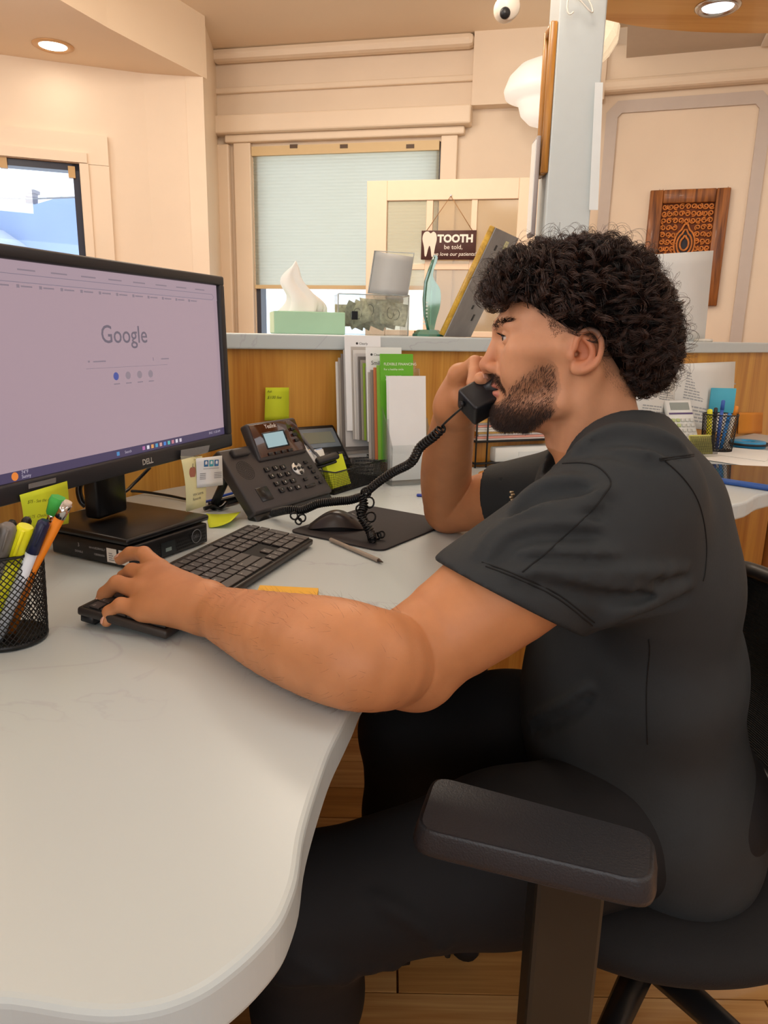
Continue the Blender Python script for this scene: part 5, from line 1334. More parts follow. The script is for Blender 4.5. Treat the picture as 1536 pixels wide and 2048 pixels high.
mb = MB(); p = atz(990, 952, D2); mb.lathe([(0.0001, 0), (0.042, 0), (0.045, 0.006), (0.043, 0.008), (0.0001, 0.006)], 30, Tm(p)); tag(mb.build('wooden_coaster', mat('coaster_tan', '#c88d4a', 0.45, var=0.1)), 'round tan wooden coaster on the desk before the letter tray', 'coaster')
mb = MB(); p = atz(846, 993, D2); mb.rbox((p[0], p[1], D2 + .003), (0.03, 0.01, 0.006), 0.002, 1); tag(mb.build('binder_clip', bl_m), 'dark blue clip on the desk beside the raised forearm', 'clip')

# pinned papers on the oak wall at the far side
def wallpt(u, v, k=0.004):
    # intersect pixel ray with the oak wall polyline
    d = ray(u, v); best = None
    for a, b in zip(wl[:-1], wl[1:]):
        t_ = b - a; n_ = np.array([t_[1], -t_[0]]); n_ = n_ / np.linalg.norm(n_); a2 = a + n_ * k
        den = d[:2] @ n_
        if abs(den) < 1e-9: continue
        s = ((a2 - CAM[:2]) @ n_) / den
        if s <= 0: continue
        p = CAM + d * s; q = (p[:2] - a2) @ t_ / (t_ @ t_)
        if -0.02 <= q <= 1.02: best = p
    return best
for (nm, lab, px4, seed) in (('pinned_sheet', 'white printed form pinned on the oak wall beside the calculator', ((1345, 850), (1462, 868), (1471, 723), (1348, 728)), 1), ('pinned_sheet', 'white sheet pinned on the oak wall directly behind the collar', ((1262, 842), (1346, 850), (1352, 745), (1262, 745)), 2)):
    P = [wallpt(u, v, .008) for u, v in px4]
    t, TN, W_, H_ = note_sheet(nm, lab, P, paper_m, 'paper')
    r_ = random.Random(seed)
    strips('print', lines_block(W_ * .08, W_ * .45, H_ * .45, H_ * .9, 10, r_) + lines_block(W_ * .55, W_ * .92, H_ * .5, H_ * .92, 9, r_) + lines_block(W_ * .2, W_ * .8, H_ * .1, H_ * .38, 5, r_), mat('faint_ink', '#a9adb0', 0.7), t, TN, 0.0004)
P = [wallpt(*q, .006) for q in ((1476, 868), (1524, 866), (1526, 825), (1478, 825))]
t, TN, W_, H_ = note_sheet('orange_note', 'orange sticky note on the oak wall by the far pen cup', P, mat('note_deep_orange', '#d98a2b', 0.65), 'sticky note')
# white calculator
wc0 = np.array([*atz(1340, 893, D2)[:2], D2 + .03]); 
Tw_ = frame(aty(1345, 878, 2.40), (0.95, 0.30, 0), (-.12, .42, .9))
t = thing('white_calculator', 'white calculator with purple stripe propped up at the far desk', 'calculator', tuple(Tw_.translation))
s_ = 0.105
MB().rbox((s_ / 2, 0.065, -0.008), (s_, 0.145, 0.018), 0.006, 2, Tw_).build('case', mat('calc_white', '#dfe0dc', 0.4), t, world=True)
MB().box((s_ / 2, 0.114, 0.0015), (s_ * .72, 0.026, 0.001), Tw_).build('lcd', mat('calc_lcd2', '#8a9088', 0.3), t, world=True)
MB().box((s_ / 2, 0.088, 0.0015), (s_ * .9, 0.006, 0.001), Tw_).build('stripe', mat('calc_purple', '#4d3468', 0.4), t, world=True)
for i in range(5):
    for j in range(4):
        MB().rbox((0.016 + i * .0185, 0.010 + j * .018, 0.003), (0.014, 0.012, 0.004), 0.0012, 1, Tw_).build('calculator_key', mat('calc_key_g', '#b9c68e', 0.5) if j > 1 and i < 2 else mat('calc_key_w', '#cfd1cc', 0.5), t, world=True)
# far wire organiser
fc = np.array([*atz(1440, 905, D2)[:2], D2])
t = wire_cup('pen_cup', 'black wire mesh pen cup at the far end of the desk', fc + np.array([0, .03, 0]), 0.048, 0.056, 0.125, 30, 0.0009)
for i, (u, v, c, lab) in enumerate(((1420, 818, '#e6e02a', 'yellow highlighter in the far pen cup'), (1432, 815, '#2a2a2c', 'black pen in the far pen cup'), (1447, 800, '#3a62b8', 'tall blue pen in the far pen cup'), (1460, 826, '#2f86d0', 'short bright blue pen in the far pen cup'), (1474, 812, '#e8e0d2', 'white tipped pen leaning out of the far pen cup'))):
    a = Vector(fc + np.array([(i - 2) * .014, .03, .008])); b_ = Vector(aty(u, v, fc[1] + .03)); d = (b_ - a).normalized(); mm = mat('far_pen_%d' % i, c, 0.4)
    q = thing('far_pen', lab, 'pen', tuple(a)); MB().tube([a, b_ - d * .03], .006 if i else .009, 8).build('barrel', mm, q, world=True); MB().tube([b_ - d * .032, b_ - d * .003, b_], [.0068 if i else .0098, .0065 if i else .009, .003], 8).build('cap', mm if i != 4 else mat('pen_orange', '#e08a2a', 0.4), q, world=True)
Tq2 = frame(aty(1384, 908, 2.30), (0.97, .24, 0), (-.1, .35, .93))
t = thing('yellow_note_pad', 'pale yellow sticky pad standing beside the far pen cup', 'sticky note', tuple(Tq2.translation))
MB().rbox((0.036, 0.030, 0), (0.075, 0.062, 0.012), 0.001, 1, Tq2).build('pad', mat('note_pale_yellow', '#d9d878', 0.7), t, world=True)
lattice(*(Tq2 @ Vector(q) for q in ((-.006, -.004, .012), (.084, -.004, .012), (-.01, .055, .014), (.088, .055, .014))), 26, 16, 0.0007).build('mesh_pocket', mesh_m, t, world=True)
q = wallpt(1437, 800, .02); mb = MB(); mb.rbox(tuple(q + np.array([0, -.03, .0])), (0.09, 0.006, 0.09), 0.001, 1); tag(mb.build('blue_note', mat('note_blue', '#4fb3cf', 0.6)), 'turquoise sticky note behind the far pen cup', 'sticky note')
p = atz(1495, 893, D2)
t = thing('tape_roll', 'bright blue tape roll with a black rim on the far desk', 'tape', tuple(p))
MB().lathe([(0.024, 0), (0.058, 0), (0.058, 0.02), (0.024, 0.02), (0.024, 0)], 30, Tm(p), cap=False).build('roll', mat('tape_blue', '#2f97c9', 0.4), t, world=True)
MB().tube([p + np.array([.066 * math.cos(a), .066 * math.sin(a), .012]) for a in np.linspace(0, 6.283, 33)[:-1]], .004, 6, closed=True).build('rim', dark_m, t, world=True)
for i, pts in enumerate((((1395, 918), (1536, 940), (1560, 915), (1420, 905)), ((1410, 908), (1530, 925), (1555, 905), (1440, 895)))):
    P = [atz(u, v, D2) + np.array([0, 0, .0015 * (i + 1)]) for u, v in pts]
    sheet('loose_paper', ('white sheet lying on the far desk in front', 'white sheet lying under the tape roll')[i], P, paper_m)
P = [atz(u, v, D2) for u, v in ((1385, 958), (1560, 985), (1580, 940), (1400, 932))]
t = thing('clipboard', 'glossy dark clipboard with a blue edge on the far desk', 'clipboard', tuple(P[0]))
MB().prism([(p[0], p[1]) for p in P], D2 + .001, D2 + .008).build('board', mat('clip_gloss', '#2a2f35', 0.06, coat=0.5), t, world=True)
MB().tube([P[0] + np.array([0, 0, .007]), P[1] + np.array([0, 0, .007])], .008, 8).build('blue_edge', mat('clip_blue', '#2f57a0', 0.35), t, world=True)

p = aty(1303, 838, 2.32)
t = thing('card_reader', 'dark grey card reader standing behind the collar on the far desk', 'card reader', (p[0], p[1], D2))
MB().rbox((p[0], p[1], (D2 + p[2] + .02) / 2), (0.075, 0.05, p[2] + .02 - D2), 0.01, 2).build('body', mat('reader_grey', '#3d3f44', 0.4), t, world=True)
MB().rbox((p[0], p[1] - .024, p[2] - .012), (0.055, 0.006, 0.035), 0.002, 1).build('screen', mat('reader_screen', '#1a1c20', 0.15), t, world=True)
MB().rbox((p[0], p[1] - .024, p[2] - .065), (0.055, 0.008, 0.045), 0.002, 1).build('keypad', mat('reader_keys', '#6a6c70', 0.5), t, world=True)
# ================================================================ THE SEATED MAN
# Signed-distance body parts blended smoothly, then meshed with surface nets.
def _n(v): v = np.asarray(v, float); return v / np.linalg.norm(v)
class Field:
    def __init__(s): s.p = []
    def _add(s, fn, c, rad, k, op): s.p.append((fn, np.asarray(c, float), rad, k, op)); return s
    def cone(s, a, b, ra, rb, k=0.01, op='u', sq=None):
        a = np.asarray(a, float); b = np.asarray(b, float)
        def fn(P, a=a, b=b):
            q = P
            if sq is not None:
                d = _n(sq[0]); f = sq[1]
                q = P + ((P - a) @ d)[:, None] * d * (f - 1); b2 = b + ((b - a) @ d) * d * (f - 1)
            else: b2 = b
            ab = b2 - a; L = ab @ ab
            t = np.clip(((q - a) @ ab) / L, 0, 1) if L > 1e-12 else np.zeros(len(q))
            return np.linalg.norm(q - a - t[:, None] * ab, axis=1) - (ra + (rb - ra) * t)
        R = max(ra, rb) / (min(1, sq[1]) if sq else 1)
        return s._add(fn, (a + b) / 2, np.linalg.norm(b - a) / 2 + R, k, op)
    def chain(s, pts, rs, k=0.01, op='u', k0=None):
        for i in range(len(pts) - 1): s.cone(pts[i], pts[i + 1], rs[i], rs[i + 1], (k0 if (i == 0 and k0 is not None) else min(k, 0.5 * rs[i] + .002)), op)
        return s
    def limb(s, pts, rs, k=0.01, n=5, op='u'):
        Q = np.array(catmull([np.append(np.asarray(p, float), r) for p, r in zip(pts, rs)], n))
        for i in range(len(Q) - 1): s.cone(Q[i, :3], Q[i + 1, :3], Q[i, 3], Q[i + 1, 3], k if i == 0 else 0.0, op)
        return s
    def ell(s, c, R3, rad, k=0.01, op='u'):
        c = np.asarray(c, float); R3 = np.asarray(R3, float); r = np.asarray(rad, float)
        def fn(P):
            q = (P - c) @ R3.T
            k0 = np.linalg.norm(q / r, axis=1); k1 = np.linalg.norm(q / (r * r), axis=1) + 1e-9
            return k0 * (k0 - 1.0) / k1
        return s._add(fn, c, max(r), k, op)
    def plane(s, p, n, k=0.0, c=None, rad=9.0):
        """keep the side opposite to n (within a sphere of influence)"""
        p = np.asarray(p, float); n = _n(n)
        def fn(P):
            d = (P - p) @ n
            if c is not None: d = np.where(np.linalg.norm(P - np.asarray(c), axis=1) < rad, d, -1.0)
            return d
        return s._add(fn, p if c is None else c, rad, k, 'i')
    def ev(s, P, act=None):
        d = np.full(len(P), 1.0)
        for i, (fn, c, rad, k, op) in enumerate(s.p):
            if act is not None and not act[i]: continue
            e = fn(P)
            if op == 'u':
                if k > 0:
                    h = np.maximum(k - np.abs(d - e), 0) / k; d = np.minimum(d, e) - h * h * k * 0.25
                else: d = np.minimum(d, e)
            else:
                if op == 's': e = -e
                if k > 0:
                    h = np.maximum(k - np.abs(d - e), 0) / k; d = np.maximum(d, e) + h * h * k * 0.25
                else: d = np.maximum(d, e)
        return d
    def mesh(s, h, B=16, shell=0.0):
        f = (lambda P, act=None: s.ev(P, act)) if not shell else (lambda P, act=None: (lambda d: np.maximum(d, -(d + shell)))(s.ev(P, act)))
        us = [p for p in s.p if p[4] == 'u']
        lo = np.min([p[1] - p[2] for p in us], axis=0) - 0.02; hi = np.max([p[1] + p[2] for p in us], axis=0) + 0.02
        nb = np.ceil((hi - lo) / (B * h)).astype(int)
        bi = np.stack(np.meshgrid(*[np.arange(n) for n in nb], indexing='ij'), -1).reshape(-1, 3)
        cen = lo + (bi + 0.5) * B * h
        rad = (B + 2) * h * 0.87
        d = np.abs(s.ev(cen)); bi = bi[d < rad * 1.06 + 0.003 + shell]
        cs = np.array([p[1] for p in s.p]); rs = np.array([p[2] for p in s.p])
        N = nb * B + 4
        g = np.arange(-1, B + 1)
        G = np.stack(np.meshgrid(g, g, g, indexing='ij'), -1).reshape(-1, 3)
        keys = []; pos = []; quads = []
        n = B + 2
        for b in bi:
            c0 = lo + (b + 0.5) * B * h
            act = np.linalg.norm(cs - c0, axis=1) < rs + rad + 0.045
            if not act.any(): continue
            gi = G + b * B
            V = f(lo + gi * h, act).reshape(n, n, n)
            S = V < 0
            if S.all() or not S.any(): continue
            # cells with sign change
            c8 = [S[i:n - 1 + i, j:n - 1 + j, k:n - 1 + k] for i in (0, 1) for j in (0, 1) for k in (0, 1)]
            sm = sum(x.astype(np.int8) for x in c8)
            cell = np.argwhere((sm > 0) & (sm < 8))
            if len(cell) == 0: continue
            acc = np.zeros((len(cell), 3)); cnt = np.zeros(len(cell))
            for ax in range(3):
                o1, o2 = [q for q in range(3) if q != ax]
                for e1 in (0, 1):
                    for e2 in (0, 1):
                        p0 = cell.copy(); p0[:, o1] += e1; p0[:, o2] += e2; p1 = p0.copy(); p1[:, ax] += 1
                        a = V[tuple(p0.T)]; bb = V[tuple(p1.T)]
                        m = (a < 0) != (bb < 0)
                        t = np.where(m, a / np.where(m, a - bb, 1), 0)
                        pt = p0.astype(float); pt[:, ax] += t
                        acc[m] += pt[m]; cnt[m] += 1
            vp = acc / cnt[:, None]
            key = lambda c: ((c[:, 0] + 1) * N[1] + c[:, 1] + 1) * N[2] + c[:, 2] + 1
            keys.append(key(cell - 1 + b * B)); pos.append(lo + (vp - 1 + b * B) * h)
            for ax in range(3):
                o1, o2 = [(1, 2), (2, 0), (0, 1)][ax]
                sl0 = [slice(1, B + 1)] * 3; sl1 = [slice(1, B + 1)] * 3; sl1[ax] = slice(2, B + 2)
                A = S[tuple(sl0)]; Bq = S[tuple(sl1)]
                ed = np.argwhere(A != Bq)
                if len(ed) == 0: continue
                fl = A[tuple(ed.T)]
                base = ed + b * B          # global point index of the owned edge
                q = []
                for d1, d2 in ((-1, -1), (0, -1), (0, 0), (-1, 0)):
                    c = base.copy(); c[:, o1] += d1; c[:, o2] += d2; q.append(key(c))
                q = np.stack(q, 1); q[~fl] = q[~fl][:, ::-1]
                quads.append(q)
        keys = np.concatenate(keys); pos = np.concatenate(pos); quads = np.concatenate(quads)
        uk, ix = np.unique(keys, return_index=True)
        F = np.searchsorted(uk, quads)
        ok = (F < len(uk)).all(1); F = F[ok]
        return pos[ix], F
    def grad(s, P, e=0.0008):
        g = np.stack([s.ev(P + np.eye(3)[i] * e) - s.ev(P - np.eye(3)[i] * e) for i in range(3)], 1)
        return g / (np.linalg.norm(g, axis=1, keepdims=True) + 1e-12)
    def hit(s, uv, tmin=0.3, tmax=1.9):
        """first surface point met by the picture rays"""
        D = np.array([ray(u, v) for u, v in uv]); D /= np.linalg.norm(D, axis=1, keepdims=True)
        t = np.full(len(D), tmin)
        for _ in range(45):
            t = np.minimum(t + 0.9 * s.ev(CAM + D * t[:, None]), tmax)
        return CAM + D * t[:, None]

def np_mesh(name, V, F, m, parent, smooth=True, relax=0):
    me = bpy.data.meshes.new(name)
    if relax:
        e = np.concatenate([F[:, [i, (i + 1) % 4]] for i in range(4)])
        for _ in range(relax):
            acc = np.zeros_like(V); cnt = np.zeros(len(V))
            np.add.at(acc, e[:, 0], V[e[:, 1]]); np.add.at(acc, e[:, 1], V[e[:, 0]]); np.add.at(cnt, e[:, 0], 1); np.add.at(cnt, e[:, 1], 1)
            V = V * 0.5 + 0.5 * acc / np.maximum(cnt, 1)[:, None]
    inv = np.array(pm(parent).inverted()) if parent is not None else np.eye(4)
    Vl = V @ inv[:3, :3].T + inv[:3, 3]
    k = F.shape[1]
    me.vertices.add(len(V)); me.vertices.foreach_set('co', Vl.astype(np.float32).ravel())
    me.loops.add(F.size); me.loops.foreach_set('vertex_index', F.astype(np.int32).ravel())
    me.polygons.add(len(F)); me.polygons.foreach_set('loop_start', np.arange(0, F.size, k, dtype=np.int32)); me.polygons.foreach_set('loop_total', np.full(len(F), k, dtype=np.int32))
    me.polygons.foreach_set('use_smooth', np.full(len(F), smooth))
    me.update(calc_edges=True)
    if m: me.materials.append(m)
    o = bpy.data.objects.new(name, me); COL.objects.link(o); o.parent = parent
    return o, V

man = thing('person', 'man with curly dark hair in black scrubs talking on the phone', 'person', (0.42, 1.0, 0.45))

# ---- head frame (millimetres: forward, towards the camera side, up)
HA = math.radians(11)
hf = np.array([-math.cos(HA), math.sin(HA), 0]); hl_ = np.array([-math.sin(HA), -math.cos(HA), 0]); hu = np.array([0, 0, 1.0])
HP0 = np.array([0.249, 1.0, 1.081])
HR = np.stack([hf, hl_, hu])              # rows = local axes
def h3w(f, l, u): return HP0 + (hf * f + hl_ * l + hu * u) / 1000.0
def w2h(P): return ((P - HP0) @ HR.T) * 1000.0
def rot_fu(a):
    """ellipsoid axes rotated by a degrees in the profile plane"""
    c, s = math.cos(math.radians(a)), math.sin(math.radians(a))
    return np.stack([hf * c + hu * s, hl_, -hf * s + hu * c])
SK = Field()
mm = 0.001
def hell(f, l, u, rf, rl, ru, k=8, op='u', a=0): SK.ell(h3w(f, l, u), rot_fu(a), (rf * mm, rl * mm, ru * mm), k * mm, op)
def hcone(a, b, ra, rb, k=8, op='u'): SK.cone(h3w(*a), h3w(*b), ra * mm, rb * mm, k * mm, op)
hell(4, 0, 36, 97, 74, 74, 0)
hell(52, 0, -20, 46, 55, 64, 26)                      # mid face
hell(46, 0, -72, 46, 44, 34, 16)                      # mouth floor
for s in (1, -1):
    hcone((8, s * 58, -8), (12, s * 50, -64), 15, 15, 18)      # ramus
    hcone((12, s * 50, -64), (80, s * 15, -88), 15, 15, 16)    # mandible
    hcone((72, s * 46, 2), (20, s * 66, 8), 15, 9, 20)         # cheek bone
    hell(66, s * 38, -24, 24, 16, 22, 16)                      # cheek
    hcone((96, s * 12, 31), (78, s * 44, 33), 8.5, 8, 12)      # brow
hell(86, 0, -90, 17, 21, 16, 12)
hell(97, 0, 31, 9.5, 14, 10, 10)
hell(86, 0, -38, 17, 27, 15, 10)                      # upper jaw front
hell(90, 0, -74, 9, 20, 9, 10)
for s in (1, -1): hell(97, s * 33, 15, 15, 17, 10, 10, 's')   # sockets
# nose
hcone((100, 0, 22), (112, 0, -17), 5.2, 8.6, 9)
hell(114, 0, -20, 10, 10, 9, 6)
for s in (1, -1):
    hell(103, s * 11.5, -23, 10, 6.5, 7.5, 5)
hell(108, 0, -27.5, 9, 5, 4.5, 4)
for s in (1, -1):
    hcone((110, s * 6.5, -31), (104, s * 7.5, -26), 3.0, 3.2, 2, 's')
# lips
hell(96.5, 0, -46, 9.5, 20, 4.8, 4, a=-8)
hell(94.5, 0, -58, 9.5, 18, 6.0, 4, a=8)
hell(103, 0, -52.6, 10, 20, 1.6, 2, 's', a=-2)
# eyelids
for s in (1, -1):
    SK.ell(h3w(80.5, s * 31, 17.5), rot_fu(0), (0.0138, 0.0150, 0.0132), 0.003)
    SK.ell(h3w(95, s * 31, 16.8), rot_fu(-6), (0.0150, 0.0130, 0.0030), 0.0020, 's')
    hcone((93, s * 20, 22.5), (80, s * 44, 21.5), 2.6, 2.6, 5)      # upper lid fold
# ears
for s in (1, -1):
    e3 = lambda f, u, l: h3w(f, s * l, u)
    SK.ell(e3(-10, 3, 74), rot_fu(-8), (0.019, 0.0055, 0.026), 0.006)
    SK.ell(e3(-8, 0, 80.5), rot_fu(-14), (0.0135, 0.0070, 0.0185), 0.004, 's')
    hx_ = [(3, -3, 76), (1, 8, 79), (-1, 19, 80), (-7, 26.5, 81), (-15, 28.8, 82), (-23, 25.5, 83), (-29.5, 14, 83.5), (-29.5, 0, 83), (-24.5, -12, 82), (-15, -19, 80), (-6, -22.5, 78)]
    hx_ = catmull(hx_, 3)
    SK.chain([e3(f, u, l) for f, u, l in hx_], [3.3 * mm if i < 24 else 3.6 * mm for i in range(len(hx_))], 0.0022)
    an = catmull([(-9, 19, 77), (-16, 13, 79), (-20, 3, 80), (-17.5, -8, 79.5), (-9, -13, 78)], 3)
    SK.chain([e3(f, u, l) for f, u, l in an], [3.0 * mm] * len(an), 0.0035)
    SK.ell(e3(-3, -18, 77.5), rot_fu(25), (0.0075, 0.0048, 0.0085), 0.005)
    SK.ell(e3(3.5, -3, 77), rot_fu(10), (0.0042, 0.004, 0.0068), 0.004)
    SK.cone(e3(-3, -1, 82), e3(-1, -1, 66), 0.0042, 0.0035, 0.003, 's')
# neck
hcone((-22, 0, -22), (-40, 0, -112), 57, 56, 20)
hcone((-40, 0, -112), (-62, 0, -175), 56, 66, 20)
hell(38, 0, -92, 30, 30, 14, 14, a=14)
for s in (1, -1):
    hcone((-22, s * 56, -25), (-8, s * 28, -165), 13, 13, 18)
hell(14, 0, -122, 12, 11, 13, 12)
# trunk inside the scrubs
Ysq = (np.array([0, 1.0, 0]))
SK.cone((0.325, 1.0, 0.93), (0.36, 1.0, 0.84), 0.055, 0.045, 0.03)
# ---- near (left) arm
SL_ = np.array([0.272, 0.800, 0.925]); EL = np.array([0.030, 0.717, 0.762])
SK.cone((0.33, 1.0, 0.92), SL_, 0.04, 0.034, 0.02)
SK.limb([SL_, SL_ * .74 + EL * .26, SL_ * .52 + EL * .48 + np.array([.004, 0, .002]), EL * .80 + SL_ * .20, EL], [0.034, 0.050, 0.064, 0.057, 0.047], 0.02, 3)
fa = [EL, atz(742, 1318, 0.786), atz(665, 1300, 0.789), atz(560, 1271, 0.7835), atz(482, 1243, 0.7785), aty(428, 1223, 0.818)]
SK.limb(fa, [0.046, 0.0515, 0.0535, 0.0465, 0.0375, 0.0305], 0.022, 4)
SK.ell(EL + np.array([0.014, -0.008, -0.022]), np.eye(3), (0.028, 0.026, 0.026), 0.02)
# near hand
WR_ = aty(418, 1217, 0.823)
pj = lambda cx, cy, y: aty(140 + cx / 3.657, 1060 + cy / 3.657, y)
FI = {'index': [pj(650, 290, .900), pj(540, 175, .925), pj(440, 172, .938), pj(368, 214, .945)],
      'middle': [pj(575, 340, .882), pj(455, 300, .905), pj(395, 345, .912), pj(370, 425, .910)],
      'ring': [pj(525, 450, .858), pj(345, 388, .876), pj(255, 465, .882), pj(222, 530, .880)],
      'pinky': [pj(540, 590, .832), pj(372, 548, .840), pj(288, 600, .842), pj(268, 668, .838)]}
RA = {'index': (.0135, .0100, .0090, .0078), 'middle': (.0138, .0103, .0092, .0080), 'ring': (.0135, .0100, .0088, .0076), 'pinky': (.0125, .0092, .0082, .0072)}
for nme, pts in FI.items():
    SK.cone(WR_ + (pts[0] - WR_) * .10, pts[0], 0.0225, RA[nme][0], 0.020)
for nme, pts in FI.items():
    SK.chain(pts, RA[nme], 0.004, k0=0.006)
SK.ell((WR_ + FI['ring'][0]) / 2 + np.array([0, 0, -.006]), np.eye(3), (0.040, 0.030, 0.016), 0.02)
th_ = [aty(385, 1190, .860), aty(352, 1172, .905), aty(322, 1178, .935), aty(295, 1190, .950)]
SK.chain(th_, (.0165, .0125, .0108, .0085), 0.01, k0=0.02)
# ---- far (right) arm
SR_ = np.array([0.335, 1.195, 0.870]); ER = aty(897, 1018, 1.340)
SK.cone((0.33, 1.0, 0.92), SR_, 0.04, 0.034, 0.02)
SK.limb([SR_, SR_ * .65 + ER * .35, SR_ * .4 + ER * .6, ER], [0.034, 0.052, 0.053, 0.046], 0.02, 3)
WRR = aty(912, 812, 1.140)
FR = Field
SK.limb([ER, aty(892, 970, 1.305), aty(894, 920, 1.255), aty(903, 865, 1.195), WRR], [0.046, 0.0465, 0.044, 0.0375, 0.031], 0.004, 4)
# far hand around the handset
MC = [aty(918, 752, 1.105), aty(918, 748, 1.128), aty(920, 752, 1.15), aty(922, 764, 1.168)]
for p in MC: SK.cone(WRR, p, 0.024, 0.0145, 0.02)
SK.chain([MC[0], aty(950, 727, 1.072), aty(951, 748, 1.052), aty(944, 766, 1.046)], (.0135, .0112, .0098, .0085), 0.004, k0=0.008)
SK.chain([MC[1], aty(962, 728, 1.105), aty(985, 748, 1.085), aty(985, 768, 1.075)], (.0138, .0108, .0095, .0082), 0.004, k0=0.008)
SK.chain([MC[2], aty(968, 740, 1.135), aty(992, 756, 1.12), aty(992, 778, 1.11)], (.0135, .0105, .0092, .008), 0.004, k0=0.008)
SK.chain([MC[3], aty(968, 760, 1.16), aty(990, 775, 1.15), aty(988, 792, 1.14)], (.0125, .0098, .0085, .0075), 0.004, k0=0.008)
SK.chain([aty(925, 800, 1.105), aty(958, 795, 1.085), aty(985, 772, 1.060), aty(976, 760, 1.040), aty(960, 757, 1.030)], (.019, .0145, .0118, .0105, .0088), 0.006, k0=0.012)

V, F = SK.mesh(0.0020)
SKIN_V, SKIN_F = V, F
# ---- skin colour: lips, stubble, ear and knuckle redness painted per vertex
skin_m = bpy.data.materials.new('skin'); skin_m.use_nodes = True
nt = skin_m.node_tree; b = nt.nodes['Principled BSDF']
b.inputs['Roughness'].default_value = 0.50; b.inputs['Specular IOR Level'].default_value = 0.42
b.inputs['Subsurface Weight'].default_value = 0.18; b.inputs['Subsurface Radius'].default_value = (0.012, 0.005, 0.003); b.inputs['Subsurface Scale'].default_value = 0.6
at_ = nt.nodes.new('ShaderNodeAttribute'); at_.attribute_name = 'tone'
tc = nt.nodes.new('ShaderNodeTexCoord')
nz = nt.nodes.new('ShaderNodeTexNoise'); nz.inputs['Scale'].default_value = 28; nz.inputs['Detail'].default_value = 5; nt.links.new(tc.outputs['Object'], nz.inputs['Vector'])
rp = nt.nodes.new('ShaderNodeValToRGB'); rp.color_ramp.elements[0].color = (0.90, 0.88, 0.86, 1); rp.color_ramp.elements[1].color = (1.06, 1.06, 1.06, 1); rp.color_ramp.elements[0].position = .3; rp.color_ramp.elements[1].position = .7
nt.links.new(nz.outputs['Fac'], rp.inputs['Fac'])
mx = nt.nodes.new('ShaderNodeMixRGB'); mx.blend_type = 'MULTIPLY'; mx.inputs[0].default_value = 1.0
nt.links.new(at_.outputs['Color'], mx.inputs[1]); nt.links.new(rp.outputs['Color'], mx.inputs[2]); nt.links.new(mx.outputs['Color'], b.inputs['Base Color'])
nz2 = nt.nodes.new('ShaderNodeTexNoise'); nz2.inputs['Scale'].default_value = 420; nt.links.new(tc.outputs['Object'], nz2.inputs['Vector'])
bp_ = nt.nodes.new('ShaderNodeBump'); bp_.inputs['Strength'].default_value = 0.12; bp_.inputs['Distance'].default_value = 0.001
nt.links.new(nz2.outputs['Fac'], bp_.inputs['Height']); nt.links.new(bp_.outputs[0], b.inputs['Normal'])
body, V = np_mesh('body', V, F, skin_m, man, relax=1)
SKIN_V = V
def in_poly(x, y, poly):
    poly = np.asarray(poly, float); r = np.zeros(len(x), bool); j = len(poly) - 1
    for i in range(len(poly)):
        xi, yi = poly[i]; xj, yj = poly[j]
        c = ((yi > y) != (yj > y)) & (x < (xj - xi) * (y - yi) / (yj - yi + 1e-12) + xi); r ^= c; j = i
    return r
def poly_d(x, y, poly):
    """signed distance to polygon (mm), negative inside"""
    poly = np.asarray(poly, float); d = np.full(len(x), 1e9)
    for i in range(len(poly)):
        a = poly[i - 1]; e = poly[i] - a; w_ = np.stack([x - a[0], y - a[1]], 1); t = np.clip((w_ @ e) / (e @ e), 0, 1)
        d = np.minimum(d, np.linalg.norm(w_ - t[:, None] * e, axis=1))
    return np.where(in_poly(x, y, poly), -d, d)
BEARD = [(21, 2), (27, -4), (30, -15), (48, -17), (64, -31), (76, -44), (84, -60), (93, -68), (104, -70), (112, -85), (106, -106), (60, -114), (46, -103), (31, -86), (14, -68), (13, -45), (15, -10)]
MOUST = [(112, -32), (100, -30), (90, -34), (82, -48), (84, -58), (89, -52), (97, -44), (112, -44)]
HAIRZ = [(110, 57), (96, 57), (86, 64), (62, 62), (46, 51), (30, 42), (12, 30), (-4, 24), (-30, 14), (-34, -2), (-53, -22), (-75, -36), (-90, -62), (-200, -60), (-200, 220), (160, 220), (160, 80)]
HL = w2h(V)
hm = (np.abs(HL[:, 1]) < 100) & (HL[:, 2] > -130) & (HL[:, 0] > -140) & (HL[:, 0] < 140)
base = np.array(lin('#cf9570')[:3]); stub = np.array(lin('#4a3126')[:3]); lip = np.array(lin('#c4766c')[:3]); red = np.array(lin('#c2714f')[:3]); tan = np.array(lin('#c08358')[:3])
colr = np.tile(base, (len(V), 1))
arm = ~hm; colr[arm] = tan
f_, l_, u_ = HL.T
near_ear = np.maximum(0, 1 - np.sqrt(((f_ + 12) / 26) ** 2 + ((u_ - 3) / 34) ** 2) ** 2) * (np.abs(l_) > 66) * hm
colr += (red - colr) * (near_ear * 0.75)[:, None]
nose = np.exp(-(((f_ - 116) / 14) ** 2 + ((u_ + 18) / 16) ** 2)) * hm; colr += (red - colr) * (nose * 0.4)[:, None]
bd = poly_d(f_, u_, BEARD); wgt = np.clip(0.42 - bd / 13.0, 0, 1) * hm * (np.abs(l_) < 68)
dens = wgt * np.clip(0.36 + 0.6 * np.clip((-u_ - 62) / 28, 0, 1) + .25 * np.clip((f_ - 70) / 30, 0, 1), 0, .95)
colr += (stub - colr) * dens[:, None]
bd = poly_d(f_, u_, MOUST); colr += (stub - colr) * (np.clip(0.5 - bd / 3.0, 0, 1) * hm * (np.abs(l_) < 30) * .8)[:, None]
hd = poly_d(f_, u_, HAIRZ); colr += (np.array(lin('#1d1412')[:3]) - colr) * (np.clip(0.34 - hd / 18.0, 0, 1) * hm)[:, None]
